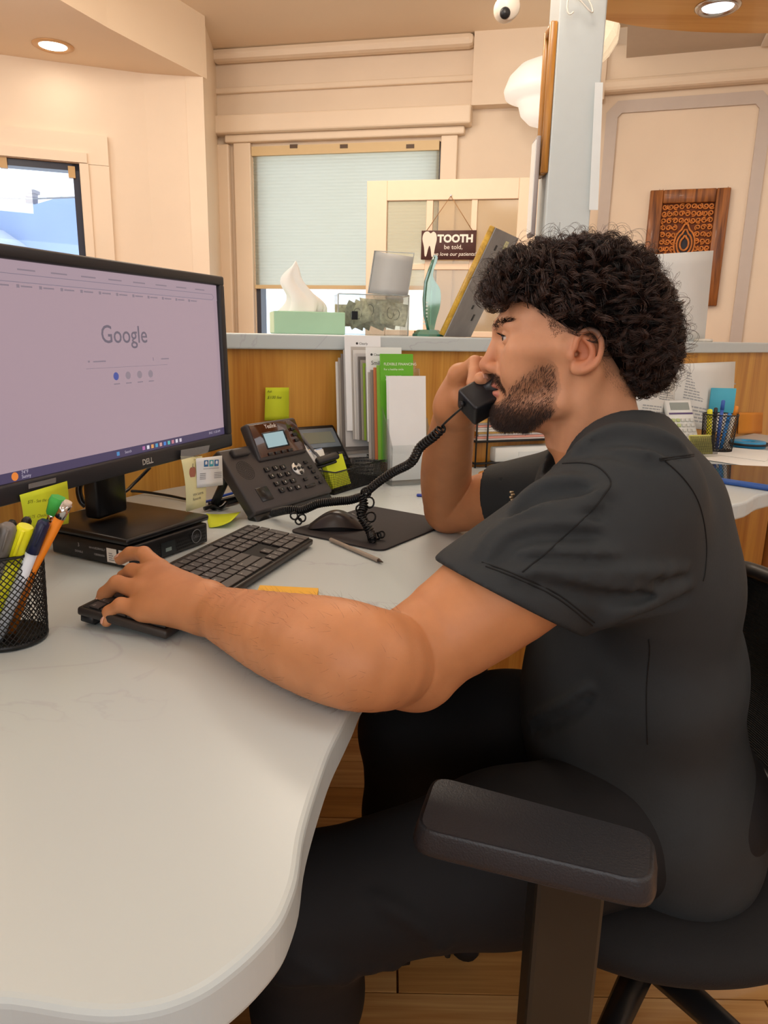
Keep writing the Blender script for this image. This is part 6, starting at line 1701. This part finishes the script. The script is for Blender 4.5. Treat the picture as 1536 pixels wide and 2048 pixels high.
lp = np.exp(-(((u_ + 47) / 4.2) ** 2)) + np.exp(-(((u_ + 58.5) / 5.0) ** 2)); lp = np.clip(lp, 0, 1) * (f_ > 94) * (np.abs(l_) < 20) * hm * (f_ < 112)
colr += (lip - colr) * (lp * .85)[:, None]
ca_ = body.data.color_attributes.new('tone', 'FLOAT_COLOR', 'POINT')
ca_.data.foreach_set('color', np.concatenate([np.clip(colr, 0, 1), np.ones((len(V), 1))], 1).astype(np.float32).ravel())

# eyes
for s in (1, -1):
    ec = h3w(80.5, s * 31, 17.5)
    e = MB(); e.lathe([(0.0125 * math.sin(a), -0.0125 * math.cos(a)) for a in np.linspace(0.001, math.pi - .001, 18)], 24, Tm(ec)); eo = e.build('eyeball', mat('eye_white', '#c3b5ab', 0.15), man, world=True)
    Te = frame(ec, hl_, hu) if s else None
    gaze = _n(hf - hu * 0.10); Te = frame(ec, _n(np.cross(hu, gaze)), hu)
    MB().lathe([(0.0001, 0.0131), (0.0026, 0.01295), (0.0058, 0.01165), (0.0062, 0.0112)], 20, Te).build('iris', mat('iris_brown', '#2a160c', 0.1), eo, world=True)

# nails
nail_m = mat('nail', '#d9a48e', 0.25)
def nail(tip, prev, up, w_, l_n):
    tip = np.array(tip); d = _n(np.array(tip) - np.array(prev)); u = np.array(up, float); u = _n(u - d * (u @ d)); c = tip + u * (w_ * 0.95) - d * .001
    T = frame(c, np.cross(d, u), d)
    MB().grid(lambda a, b_: ((a - .5) * w_ * 1.5, (b_ - .5) * l_n, 0.0006 - ((a - .5) ** 2) * w_ * 1.1 - .0015 * max(0, b_ - .6)), 7, 6, T).build('nail', nail_m, body, world=True, solid=0.0006)
nail(aty(962, 757, 1.030), aty(976, 760, 1.040), -_F * 0.8 + np.array([0, 0, .6]), .0086, .011)
for nme in ('index', 'middle', 'ring', 'pinky'):
    pts = FI[nme]; nail(pts[3], pts[2], np.array([-0.35, -.05, .6]), RA[nme][3], .010)

# ---------------------------------------------------------------- scrubs top
SH_ = Field()
SH_.cone((0.330, 1.0, 0.870), (0.375, 1.0, 0.66), 0.114, 0.130, 0.0, sq=(Ysq, 0.60))
SH_.cone((0.375, 1.0, 0.66), (0.400, 1.0, 0.46), 0.130, 0.150, 0.03, sq=(Ysq, 0.70))
SH_.cone((0.400, 1.0, 0.46), (0.425, 1.0, 0.405), 0.150, 0.150, 0.02, sq=(Ysq, 0.68))
SH_.ell((0.352, 1.0, 0.885), np.eye(3), (0.094, 0.18, 0.080), 0.05)
SH_.ell((0.318, 0.985, 0.950), np.eye(3), (0.066, 0.090, 0.056), 0.04)
SH_.cone((0.31, 0.97, 0.965), SL_ + np.array([0.01, 0.02, .005]), 0.055, 0.066, 0.05)
SH_.cone((0.32, 1.03, 0.930), SR_ + np.array([0.01, -.02, .005]), 0.052, 0.060, 0.05)
AX = _n(EL - SL_)
SH_.cone(SL_, SL_ + AX * 0.20, 0.073, 0.074, 0.05)
SH_.cone(SL_ + AX * 0.10 + np.array([0.03, 0, -.02]), SL_ + AX * 0.21 + np.array([0.018, 0, -.020]), 0.058, 0.058, 0.03)
SH_.cone((0.37, 0.87, 0.80), SL_ + AX * .06 + np.array([.02, 0, -.03]), 0.07, 0.06, 0.06)
AXR = _n(ER - SR_)
SH_.cone(SR_, SR_ + AXR * 0.22, 0.062, 0.062, 0.04)
# belly fold of cloth in front
SH_.ell((0.31, 1.0, 0.56), np.eye(3), (0.09, 0.14, 0.13), 0.06)
# hem planes: near sleeve, far sleeve, bottom hem, neck opening
h0, h1 = aty(921, 1146, 0.765), aty(1167, 1275, 0.735)
hn = np.cross(h1 - h0, _F); hn = hn if hn @ AX > 0 else -hn
SH_.plane((h0 + h1) / 2, hn, 0.0, c=(h0 + h1) / 2 + AX * .03, rad=0.16)
fh = aty(990, 1003, 1.29)
SH_.plane(fh, AXR + np.array([-0.1, 0, .1]), 0.0, c=fh + AXR * .04, rad=0.13)
# folds
P7 = lambda pts: [(960 + x / 2.667, 780 + y / 2.667) for x, y in pts]
folds = [([(0, 870), (150, 735), (330, 655), (520, 622), (680, 545)], .006), ([(110, 775), (280, 692), (480, 685), (640, 610)], .0055), ([(60, 885), (200, 782), (420, 742), (620, 735)], .0055),
         ([(220, 868), (480, 890), (720, 880)], .005), ([(200, 985), (500, 1002), (820, 1003), (1080, 965)], .0065), ([(640, 1245), (760, 1165), (900, 1125), (1100, 1055)], .008),
         ([(480, 310), (640, 268), (800, 292), (950, 372)], .0055), ([(600, 245), (760, 216), (950, 252), (1080, 312)], .005), ([(170, 640), (300, 540), (420, 500), (560, 490)], .005),
         ([(170, 1780), (330, 1750), (480, 1680), (580, 1590)], .006), ([(420, 1000), (640, 1045), (900, 1050)], .004)]
UV = [P7([tuple(p) for p in catmull(pl_, 3)]) for pl_, r in folds]
flat = [q for uv in UV for q in uv]; nf = len(flat)
HA_ = SH_.hit(flat + [(u + 3, v + 17) for u, v in flat]); GA_ = SH_.grad(HA_)
ix_ = 0
for (pl_, r), uv in zip(folds, UV):
    n_ = len(uv); rr = [max(.0012, 1.9 * r * math.sin(math.pi * (0.06 + 0.88 * i / (n_ - 1))) ** .6) for i in range(n_)]
    q_ = np.array(rr)[:, None]
    H = HA_[ix_:ix_ + n_] - GA_[ix_:ix_ + n_] * q_ * .45
    H2 = HA_[nf + ix_:nf + ix_ + n_] + GA_[nf + ix_:nf + ix_ + n_] * q_ * .62
    ix_ += n_
    for i in range(n_ - 1):
        if np.linalg.norm(H[i + 1] - H[i]) < .06: SH_.cone(H[i], H[i + 1], rr[i], rr[i + 1], 0.012)
        if np.linalg.norm(H2[i + 1] - H2[i]) < .06: SH_.cone(H2[i], H2[i + 1], rr[i] * .95, rr[i + 1] * .95, 0.010, 's')
# neck opening cut last
ncc = h3w(-52, 0, -138)
nkn = _n(hu * 0.80 - hf * -0.42)
_na, _nb = h3w(-22, 0, -22), h3w(-62, 0, -175)
def neck_cut(P):
    ab = _nb - _na; t = ((P - _na) @ ab) / (ab @ ab)
    rd = np.linalg.norm(P - _na - t[:, None] * ab, axis=1)
    return np.minimum((P - h3w(-40, 0, -140)) @ nkn, 0.085 - rd)
SH_._add(neck_cut, h3w(-40, 0, -100), 0.16, 0.006, 'i')
Vs, Fs = SH_.mesh(0.0038, shell=0.0065)
cloth_m = mat('scrubs_black', '#2d3032', 0.72, var=0.06, scale=30, bump=0.12, bscale=300, spec=0.3)
shirt, Vs = np_mesh('scrubs_top', Vs, Fs, cloth_m, man, relax=1)
shirt['label'] = 'black short sleeved scrubs top'
seam_m = mat('seam_black', '#0b0b0c', 0.8)
SEAMS = [[(440, 392), (540, 388), (620, 405), (680, 455), (697, 505), (660, 562), (600, 640), (480, 752), (350, 872), (225, 972)],
         [(958, 366), (1050, 356), (1140, 342)], [(958, 376), (1050, 367), (1140, 352)],
         [(990, 380), (1080, 465), (1150, 565), (1190, 685), (1208, 830), (1202, 960), (1190, 1020)],
         [(900, 1330), (905, 1400), (890, 1560), (888, 1720), (893, 1890)],
         [(10, 918), (200, 988), (420, 1094), (610, 1240)], [(30, 940), (210, 1010), (420, 1116), (600, 1258)]]
UV = [P7([tuple(p) for p in catmull(pl_, 4)]) for pl_ in SEAMS]
HS_ = SH_.hit([q for uv in UV for q in uv] + [(1026, 994)]); zp = HS_[-1]
HS_[:-1] += SH_.grad(HS_[:-1]) * 0.0002
ix_ = 0
for uv in UV:
    H = HS_[ix_:ix_ + len(uv)]; ix_ += len(uv)
    keep = np.linalg.norm(np.diff(H, axis=0, prepend=H[:1]), axis=1) < 0.05
    MB().tube([tuple(p) for p in H[keep]], 0.0009, 5).build('seam', seam_m, shirt, world=True)
# collar band
cl = []
for i in range(33):
    a = 2 * math.pi * i / 32
    d = _n(hf * math.cos(a) + hl_ * math.sin(a))
    ex_ = _n(hf * nkn[2] - hu * (nkn @ hf)); p0 = h3w(-44, 0, -140)
    q = p0 + ex_ * math.cos(a) * 0.061 + hl_ * math.sin(a) * 0.061
    cl.append(q)
MB().grid(lambda u, v: tuple(cl[min(int(u * 32 + .5), 32)] + nkn * (v - .55) * 0.020 + (cl[min(int(u * 32 + .5), 32)] - h3w(-44, 0, -140)) * (0.10 * (1 - v))), 33, 4).build('collar', cloth_m, shirt, world=True, solid=0.004)
# zip pull on the chest pocket
z_ = MB()
for k in range(5): z_.rbox((0, 0, 0), (0.006, 0.004, 0.0026), 0.0006, 1, Tm(zp + np.array([-.003 + (k % 2) * .002, -.004, .008 - k * .0038])))
z_.tube([zp + np.array([0, -.004, -.010]), zp + np.array([.001, -.005, -.02])], 0.0013, 6)
z_.build('zip_pull', mat('zip_silver', '#b8a88a', 0.3, metal=0.9), shirt, world=True)

# ---------------------------------------------------------------- trousers and shoes
PT = Field()
PT.ell((0.43, 1.0, 0.455), np.eye(3), (0.150, 0.195, 0.105), 0.0)
KN = np.array([-0.085, 0.765, 0.402]); AN = np.array([-0.10, 0.80, 0.10])
PT.chain([(0.42, 0.91, 0.455), (0.17, 0.83, 0.430), KN], [0.108, 0.098, 0.080], 0.05)
PT.chain([KN, (-0.09, 0.79, 0.24), AN], [0.078, 0.070, 0.062], 0.03)
KF = np.array([0.045, 1.165, 0.412])
PT.chain([(0.42, 1.09, 0.455), (0.22, 1.14, 0.43), KF], [0.108, 0.095, 0.078], 0.05)
PT.chain([KF, (0.045, 1.17, 0.24), (0.05, 1.17, 0.10)], [0.076, 0.068, 0.062], 0.03)
for pl_, r in (([(600, 1930), (700, 1940), (830, 1925), (960, 1930)], .006), ([(760, 1800), (840, 1850), (900, 1910)], .006), ([(560, 1960), (650, 1955), (700, 1958)], .007), ([(1020, 1650), (1060, 1690), (1080, 1740)], .006)):
    H = PT.hit([tuple(p) for p in catmull(pl_, 3)]); g = PT.grad(H); H = H - g * r * .5
    for i in range(len(H) - 1): PT.cone(H[i], H[i + 1], r, r, 0.014)
Vp, Fp = PT.mesh(0.006)
tro, _ = np_mesh('trousers', Vp, Fp, mat('trousers_black', '#18181a', 0.75, var=0.06, scale=30, bump=0.12, bscale=250, spec=0.3), man, relax=1)
for cx, cy, rz in ((-0.14, 0.80, 0.1), (0.0, 1.17, -0.05)):
    S = Field(); S.ell((cx - 0.03, cy, 0.045), np.eye(3), (0.13, 0.046, 0.045), 0.0); S.ell((cx + 0.05, cy, 0.065), np.eye(3), (0.06, 0.042, 0.06), 0.03); S.plane((cx, cy, 0.004), (0, 0, -1), 0.0)
    a_, b2 = S.mesh(0.004); np_mesh('shoe', a_, b2, mat('shoe_black', '#0d0d0f', 0.35), man, relax=1)
# ---------------------------------------------------------------- hair
HAIR = Field()
def hh(f, l, u, rf, rl, ru, k=12, a=0): HAIR.ell(h3w(f, l, u), rot_fu(a), (rf * mm, rl * mm, ru * mm), k * mm)
hh(0, 0, 58, 100, 86, 70, 0)
hh(76, 0, 84, 34, 56, 24, 25, a=-10)
hh(58, 0, 94, 40, 58, 24, 25)
hh(-68, 0, 30, 54, 72, 62, 25)
hh(-88, 0, 0, 34, 56, 40, 25)
hh(-10, 0, 104, 68, 60, 26, 25)
def face_cut(P):
    q = w2h(P); d = poly_d(q[:, 0], q[:, 1 + 1], HAIRZ); return d * mm
HAIR._add(face_cut, h3w(0, 0, 40), 0.35, 0.006, 'i')
Vh, Fh = HAIR.mesh(0.0035)
hair_m = mat('hair_dark', '#150e0c', 0.42, var=0.25, scale=60, spec=0.5)
cap_m = mat('hair_under', '#0d0908', 0.95, var=0.2, scale=80, spec=0.05)
hair_b = mat('hair_brown', '#3a241b', 0.34, var=0.3, scale=60, spec=0.6)
hair, Vh = np_mesh('hair', Vh, Fh, cap_m, man, relax=2)
hair['label'] = 'thick curly dark brown hair'

def strands(name, P, R_, sides, m, parent, label=None):
    """P: (n, s, 3) polylines, R_: (n, s) radii -> one mesh of thin prisms"""
    n, s, _ = P.shape
    T = np.gradient(P, axis=1); T /= (np.linalg.norm(T, axis=2, keepdims=True) + 1e-12)
    ref = np.where(np.abs(T[..., 2:3]) < .9, np.array([0, 0, 1.0]), np.array([1.0, 0, 0]))
    A = np.cross(T, ref); A /= (np.linalg.norm(A, axis=2, keepdims=True) + 1e-12); Bv = np.cross(T, A)
    ang = np.arange(sides) * 2 * math.pi / sides
    W = P[:, :, None, :] + R_[:, :, None, None] * (A[:, :, None, :] * np.cos(ang)[None, None, :, None] + Bv[:, :, None, :] * np.sin(ang)[None, None, :, None])
    idx = np.arange(n * s * sides).reshape(n, s, sides)
    nx = np.roll(idx, -1, axis=2)
    Fq = np.stack([idx[:, :-1], nx[:, :-1], nx[:, 1:], idx[:, 1:]], -1).reshape(-1, 4)
    o, _ = np_mesh(name, W.reshape(-1, 3), Fq, m, parent)
    o['kind'] = 'stuff'
    return o
rs_ = np.random.RandomState(11)
def face_samples(V, F, n):
    a, b, c = V[F[:, 0]], V[F[:, 1]], V[F[:, 2]]
    ar = np.linalg.norm(np.cross(b - a, c - a), axis=1); pr = ar / ar.sum()
    i = rs_.choice(len(F), n, p=pr); r1 = np.sqrt(rs_.rand(n, 1)); r2 = rs_.rand(n, 1)
    P = a[i] * (1 - r1) + b[i] * r1 * (1 - r2) + c[i] * r1 * r2
    return P
def curls(n, per, seed, rc, ln, turns, lift, rad, segs, spill=5.0):
    P = face_samples(Vh, Fh, n * 3)
    H = w2h(P); G_ = HAIR.grad(P, 0.003)
    # keep outer surface (not the cut faces on the skull side) and favour the side in view
    keep = (poly_d(H[:, 0], H[:, 2], HAIRZ) < -3) | (G_ @ hl_ > 0.2) | (G_[:, 2] > .2)
    keep &= (rs_.rand(len(P)) < np.where(H[:, 1] > -30, 1.0, 0.35))
    P = P[keep][:n]; G_ = G_[keep][:n]; H = H[keep][:n]; n = len(P)
    # flow: away from the crown, falling at the back, forward at the front
    flow = -hu * 0.7 + hf * np.clip(H[:, 0:1] / 60, -1, 1) * 0.9 + rs_.randn(n, 3) * 0.55
    flow -= (flow * G_).sum(1, keepdims=True) * G_; flow /= np.linalg.norm(flow, axis=1, keepdims=True)
    side = np.cross(G_, flow)
    out = []; rr = []
    t = np.linspace(0, 1, segs)
    R0 = rs_.uniform(*rc, n); L0 = rs_.uniform(*ln, n); TU = rs_.uniform(*turns, n) * rs_.choice([-1, 1], n); PH = rs_.rand(n) * 6.28; LI = rs_.uniform(*lift, n)
    for k in range(per):
        jr = R0 * (1 + rs_.randn(n) * .10); jp = PH + rs_.randn(n) * .16; jt = TU * (1 + rs_.randn(n) * .03); jl = L0 * (1 + rs_.randn(n) * .08)
        off = (rs_.randn(n, 3) * 0.0009)
        a = jp[:, None] + jt[:, None] * 2 * math.pi * t[None]
        grow = np.clip(t * 3.0, .25, 1)[None] * (1 - 0.25 * t[None])
        cx = P[:, None, :] + off[:, None, :] + G_[:, None, :] * (-0.006 + LI[:, None] * np.sin(math.pi * .75 * t)[None])[..., None] + flow[:, None, :] * (jl[:, None] * t[None])[..., None]
        hx = G_[:, None, :] * (np.cos(a) * jr[:, None] * grow)[..., None] + (side[:, None, :] * 0.9 + flow[:, None, :] * .35) * (np.sin(a) * jr[:, None] * grow)[..., None]
        out.append(cx + hx); rr.append(np.tile(rad * (1 - 0.55 * t ** 2), (n, 1)) * rs_.uniform(.7, 1.2, (n, 1)))
    out = np.concatenate(out); rr = np.concatenate(rr)
    q = w2h(out.reshape(-1, 3)); dd = poly_d(q[:, 0], q[:, 2], HAIRZ).reshape(out.shape[:2])
    ok = dd.max(1) < spill + 4.0 * (q[:, 0].reshape(out.shape[:2]).max(1) > 60)
    return out[ok], rr[ok]
P_, R_ = curls(800, 12, 1, (.0070, .0135), (.014, .038), (1.0, 2.0), (.004, .015), 0.00040, 18)
strands('curls', P_, R_, 3, hair_b, hair)
P_, R_ = curls(700, 5, 2, (.004, .009), (.014, .034), (.8, 1.7), (.007, .018), 0.00028, 18)
strands('loose_curls', P_, R_, 3, hair_m, hair)
P_, R_ = curls(420, 2, 3, (.006, .013), (.016, .045), (.8, 1.6), (.014, .030), 0.00022, 18, spill=1.0)
strands('flyaway_curls', P_, R_, 3, hair_b, hair)

# ---------------------------------------------------------------- beard, moustache, brows, lashes
def short_hair(name, poly, n, ln, rad, dirf, lmax, dens=None, segs=4, curlamp=.12, m=hair_b, fuzz=4.0):
    Fk = SKIN_F[_hmF]; ck = w2h(SKIN_V[Fk].mean(1)); Fk = Fk[(poly_d(ck[:, 0], ck[:, 2], poly) < fuzz) & (np.abs(ck[:, 1]) < lmax)]
    Q = face_samples(SKIN_V, Fk, n * 4); Hq = w2h(Q)
    ok = (np.abs(Hq[:, 1]) < lmax)
    d = poly_d(Hq[:, 0], Hq[:, 2], poly)
    ok &= rs_.rand(len(Q)) < np.clip(0.5 - d / fuzz, 0, 1)
    if dens is not None: ok &= rs_.rand(len(Q)) < dens(Hq)
    Q = Q[ok][:n]; Hq = Hq[ok][:n]
    G_ = SK.grad(Q, .001)
    D = dirf(Hq) @ HR
    D = D + G_ * 0.55 + rs_.randn(len(Q), 3) * .22; D /= np.linalg.norm(D, axis=1, keepdims=True)
    B_ = rs_.randn(len(Q), 3); t = np.linspace(0, 1, segs); L_ = rs_.uniform(ln[0], ln[1], len(Q))
    P = Q[:, None] - G_[:, None] * .0008 + D[:, None] * (L_[:, None] * t)[..., None] + B_[:, None] * (curlamp * L_[:, None] * t ** 2)[..., None] - hu * (0.15 * L_[:, None] * t ** 2)[..., None]
    strands(name, P, np.tile(rad * (1 - .6 * t), (len(Q), 1)), 3, m, body)
_cF = w2h(SKIN_V[SKIN_F[:, 0]]); _hmF = (np.abs(_cF[:, 1]) < 90) & (_cF[:, 2] > -118) & (_cF[:, 0] > -95) & (_cF[:, 0] < 130)
bdens = lambda H: np.clip(0.30 + .7 * np.clip((-H[:, 2] - 55) / 32, 0, 1) + .25 * np.clip((H[:, 0] - 75) / 25, 0, 1), 0, 1)
short_hair('beard', BEARD, 11000, (.003, .0070), .00022, lambda H: np.stack([np.full(len(H), .25), np.zeros(len(H)), np.full(len(H), -.9)], 1), 66, bdens)
short_hair('moustache', MOUST, 900, (.003, .006), .0002, lambda H: np.stack([np.full(len(H), .2), np.sign(H[:, 1]) * .5, np.full(len(H), -.8)], 1), 30, None, fuzz=2.0)
BROW = [(112, 27), (104, 38), (92, 41), (80, 40.5), (81, 38.5), (92, 35), (102, 29)]
short_hair('eyebrow', BROW, 1100, (.005, .009), .00032, lambda H: np.stack([np.full(len(H), -.8), np.sign(H[:, 1]) * .6, np.full(len(H), .25)], 1), 52, lambda H: (np.abs(H[:, 1]) > 7) * 1.0, fuzz=2.0, m=hair_m)
SIDE = [(34, 44), (12, 30), (-4, 25), (-5, 20), (6, 16), (14, -6), (24, -6), (26, 20), (34, 36)]
short_hair('temple_fade', SIDE, 1800, (.0015, .003), .00020, lambda H: np.stack([np.full(len(H), .2), np.zeros(len(H)), np.full(len(H), -.9)], 1), 74, lambda H: np.clip((H[:, 2] - 4) / 38, .04, .9), fuzz=5.0)
NAPE = [(-31, 10), (-36, -4), (-55, -24), (-78, -40), (-86, -55), (-70, -50), (-50, -36), (-34, -16)]
short_hair('nape_fade', NAPE, 1200, (.0015, .004), .00016, lambda H: np.stack([np.full(len(H), -.2), np.zeros(len(H)), np.full(len(H), -.9)], 1), 90, None, fuzz=5.0)
# lashes
for s in (1, -1):
    n = 26; P = []
    for i in range(n):
        q = i / (n - 1); a = math.radians(-58 + 105 * q)
        p = h3w(80.5 + 13.6 * math.cos(a), s * (31 + 13.6 * math.sin(a)), 20.0); d = _n(hf * math.cos(a) + hl_ * s * math.sin(a) + hu * .25)
        P.append([p + d * .0075 * t + hu * .0018 * t * t for t in (0, .4, .7, 1)])
    lid = [h3w(80.5 + 13.9 * math.cos(a), s * (31 + 13.9 * math.sin(a)), 19.6) for a in np.radians(np.linspace(-60, 50, 14))]
    MB().tube(lid, [.0004] + [.0008] * 12 + [.0004], 6).build('lash_line', hair_m, body, world=True)
    strands('eyelashes', np.array(P), np.tile(np.array([.00028, .0002, .00015, .00008]), (n, 1)), 3, hair_m, body)
# fine hair on the near forearm
FQ = face_samples(SKIN_V, SKIN_F, 60000)
ok = (FQ[:, 0] < 0.02) & (FQ[:, 0] > -0.21) & (FQ[:, 1] < 0.86) & (FQ[:, 2] < .86); FQ = FQ[ok][:480]
G_ = SK.grad(FQ, .001); ad = _n(fa[5] - fa[0]); D = ad * .7 + G_ * .5 + rs_.randn(len(FQ), 3) * .3; D /= np.linalg.norm(D, axis=1, keepdims=True)
t = np.linspace(0, 1, 5); L_ = rs_.uniform(.004, .010, len(FQ))
P_ = FQ[:, None] + D[:, None] * (L_[:, None] * t)[..., None] + ad * (.35 * L_[:, None] * t ** 2)[..., None]
strands('arm_hair', P_, np.tile(.00009 * (1 - .6 * t), (len(FQ), 1)), 3, hair_b, body)

# ---------------------------------------------------------------- handset in his hand
hs_m = mat('handset_black', '#1b1c20', 0.36, bump=0.04, bscale=700)
HM = aty(950, 806, 1.030); HE = h3w(-4, -92, 4)
ha = _n(HE - HM); hw_ = _n(np.cross(ha, _n(hl_ * .75 + hf * .3 + hu * .3)))    # width axis
Th = frame(HM, ha, hw_)
hs = thing('phone_handset', 'black telephone handset held against the far ear', 'telephone handset', tuple(HM))
HLn = float(np.linalg.norm(HE - HM))
MB().rbox((0.012, 0, 0), (0.056, 0.044, 0.040), 0.005, 3, Th).build('mouthpiece', hs_m, hs, world=True)
MB().rbox((HLn - 0.01, 0, 0), (0.056, 0.046, 0.036), 0.008, 3, Th).build('earpiece', hs_m, hs, world=True)
pts = [Th @ Vector((0.02 + (HLn - .03) * t, 0, -0.004 - 0.016 * math.sin(math.pi * t))) for t in np.linspace(0, 1, 9)]
MB().tube(pts, [0.017] * 9, 12).build('handle', hs_m, hs, world=True)
MB().cyl(Th @ Vector((-0.0165, -0.004, -0.006)), Th @ Vector((-0.022, -0.006, -0.008)), 0.0045, 10).build('cord_socket', dark_m, hs, world=True)
MB().lathe([(0.0016, 0), (0.0016, .0006), (0.0001, .0006)], 10, Th @ Tm((0.012, 0, 0.0201))).build('microphone_hole', mat('hole_black'), hs, world=True)
# ================================================================ OFFICE CHAIR
ch = thing('office_chair', 'black office chair with padded armrests under the man', 'chair', (0.45, 1.0, 0.0))
pad_m = mat('arm_pad', '#2b2c30', 0.38, bump=0.25, bscale=500); post_m = mat('arm_post', '#2a261f', 0.38, var=0.15, scale=12); fab_m = mat('seat_fabric', '#131315', 0.85, bump=0.3, bscale=500)
SE = Field(); SE.ell((0.43, 1.0, 0.335), np.eye(3), (0.29, 0.27, 0.075), 0.0); SE.ell((0.40, 1.0, 0.33), np.eye(3), (0.27, 0.26, 0.07), 0.02); SE.plane((0.4, 1, 0.375), (0, 0, 1), 0.03)
a_, b2 = SE.mesh(0.008); np_mesh('seat', a_, b2, fab_m, ch, relax=2)
# near armrest from its outline in the picture
AZ = 0.645
def rounded_poly(P, r, n=5):
    out = []
    for i in range(len(P)):
        p = P[i]; a = P[i - 1]; b = P[(i + 1) % len(P)]
        u = _n(a - p); v = _n(b - p); q0 = p + u * r; q1 = p + v * r
        for k in range(n + 1):
            t = k / n; out.append((1 - t) ** 2 * q0 + 2 * t * (1 - t) * p + t * t * q1)
    return out
ap_px = [(866, 1548), (1312, 1668), (1308, 1768), (828, 1655)]
AP = [atz(u, v, AZ)[:2] for u, v in ap_px]
def arm_pad(poly, parent):
    top = rounded_poly(poly, 0.020)
    cen = np.mean(poly, axis=0)
    mb = MB()
    rings = [(0.0, 0.985, -0.0012), (0, 1.0, -0.004), (0, 1.02, -0.010), (0, 1.045, -0.021), (0, 1.03, -0.027), (0, 0.95, -0.030)]
    n = len(top); vs = []
    sc = lambda p, s: cen + (p - cen) * (1 + (s - 1) * 1.0)
    for _, s, dz in [(0, .95, 0.0)] + rings:
        for p in top:
            d = p - cen; L = np.linalg.norm(d); q = cen + d * (1 + (s - 1) * 0.09 / max(L, .03))
            vs.append((q[0], q[1], AZ + dz))
    m_ = len(rings) + 1; fs = []
    for i in range(m_ - 1):
        for k in range(n): fs.append((i * n + k, i * n + (k + 1) % n, (i + 1) * n + (k + 1) % n, (i + 1) * n + k))
    mb.add(vs, fs, True); k0 = len(mb.v) - len(vs)
    mb.f.append([k0 + k for k in range(n)]); mb.sm.append(False); mb.f.append([k0 + (m_ - 1) * n + k for k in range(n)][::-1]); mb.sm.append(False)
    return mb.build('arm_pad', pad_m, parent, world=True)
arm_pad(AP, ch)
cn = np.mean(AP, axis=0)
AP2 = [np.array([p[0] + .01, 2 * 1.0 - p[1] + 0.02]) for p in AP][::-1]
arm_pad(AP2, ch)
for sgn_, yy_ in ((1, cn[1]), (-1, 2.02 - cn[1])):
    x_ = cn[0] + 0.040
    Tpo = frame((x_, yy_ + .012 * sgn_, AZ - 0.03), (1, 0.05 * sgn_, 0), (0.02, 0, -1.0))
    MB().prism(rrect(0.070, 0.30, 0.012), -0.018, 0.018, Tpo @ Tm((0, 0.15, 0))).build('arm_post', post_m, ch, world=True, bevel=0.005)
    MB().tube(catmull([(x_ + .01, yy_ + .012 * sgn_, AZ - .31), (x_ + .01, yy_ + .03 * sgn_, .30), (x_ + .03, yy_ + .10 * sgn_, .275), (x_ + .05, 1.0 - sgn_ * .05, .27)], 5), 0.022, 10).build('arm_bracket', post_m, ch, world=True)
# mesh backrest
fr_m = mat('chair_frame', '#18181a', 0.4)
def backpt(s, t):
    # s across -1..1, t height 0..1
    x = 0.615 + 0.03 * t + 0.035 * s * s * -1 + 0.03 * math.sin(math.pi * t) ; y = 1.0 + s * (0.225 - 0.03 * (2 * t - 1) ** 2 * 2); z = 0.43 + 0.30 * t
    return np.array([x, y, z])
ring = [backpt(-1, t) for t in np.linspace(0, 1, 12)] + [backpt(s, 1) for s in np.linspace(-.85, .85, 8)] + [backpt(1, t) for t in np.linspace(1, 0, 12)] + [backpt(s, 0) for s in np.linspace(.85, -.85, 8)]
MB().tube(ring, 0.013, 8, closed=True).build('back_frame', fr_m, ch, world=True)
mb = MB()
for i in range(100):
    t = (i + .5) / 100; mb.tube([backpt(s, t) for s in np.linspace(-1, 1, 9)], 0.0019, 3, cap=False)
for i in range(46):
    s = -1 + 2 * (i + .5) / 46; mb.tube([backpt(s, t) for t in np.linspace(0, 1, 12)], 0.0016, 3, cap=False)
mb.build('back_mesh', mat('back_mesh', '#1b1a19', 0.7), ch, world=True, kind='stuff')
MB().tube(catmull([(0.62, 1.0, 0.62), (0.66, 1.0, 0.45), (0.60, 1.0, 0.29), (0.45, 1.0, 0.26)], 6), 0.028, 10).build('back_spine', fr_m, ch, world=True)
MB().cyl((0.45, 1.0, 0.09), (0.45, 1.0, 0.28), 0.028, 14).build('gas_column', fr_m, ch, world=True)
for k in range(5):
    a = 2 * math.pi * k / 5 + .3; e_ = np.array([0.45 + .30 * math.cos(a), 1.0 + .30 * math.sin(a), 0.075])
    lg = MB().tube([(0.45, 1.0, 0.10), e_], [0.026, 0.016], 8).build('leg', fr_m, ch, world=True)
    MB().lathe([(0.0001, -.02), (0.024, -.02), (0.027, -.012), (0.027, .012), (0.024, .02), (0.0001, .02)], 16, Tm((e_[0], e_[1], .0275)) @ Rz(a) @ Rx(math.pi / 2)).build('caster', dark_m, lg, world=True)
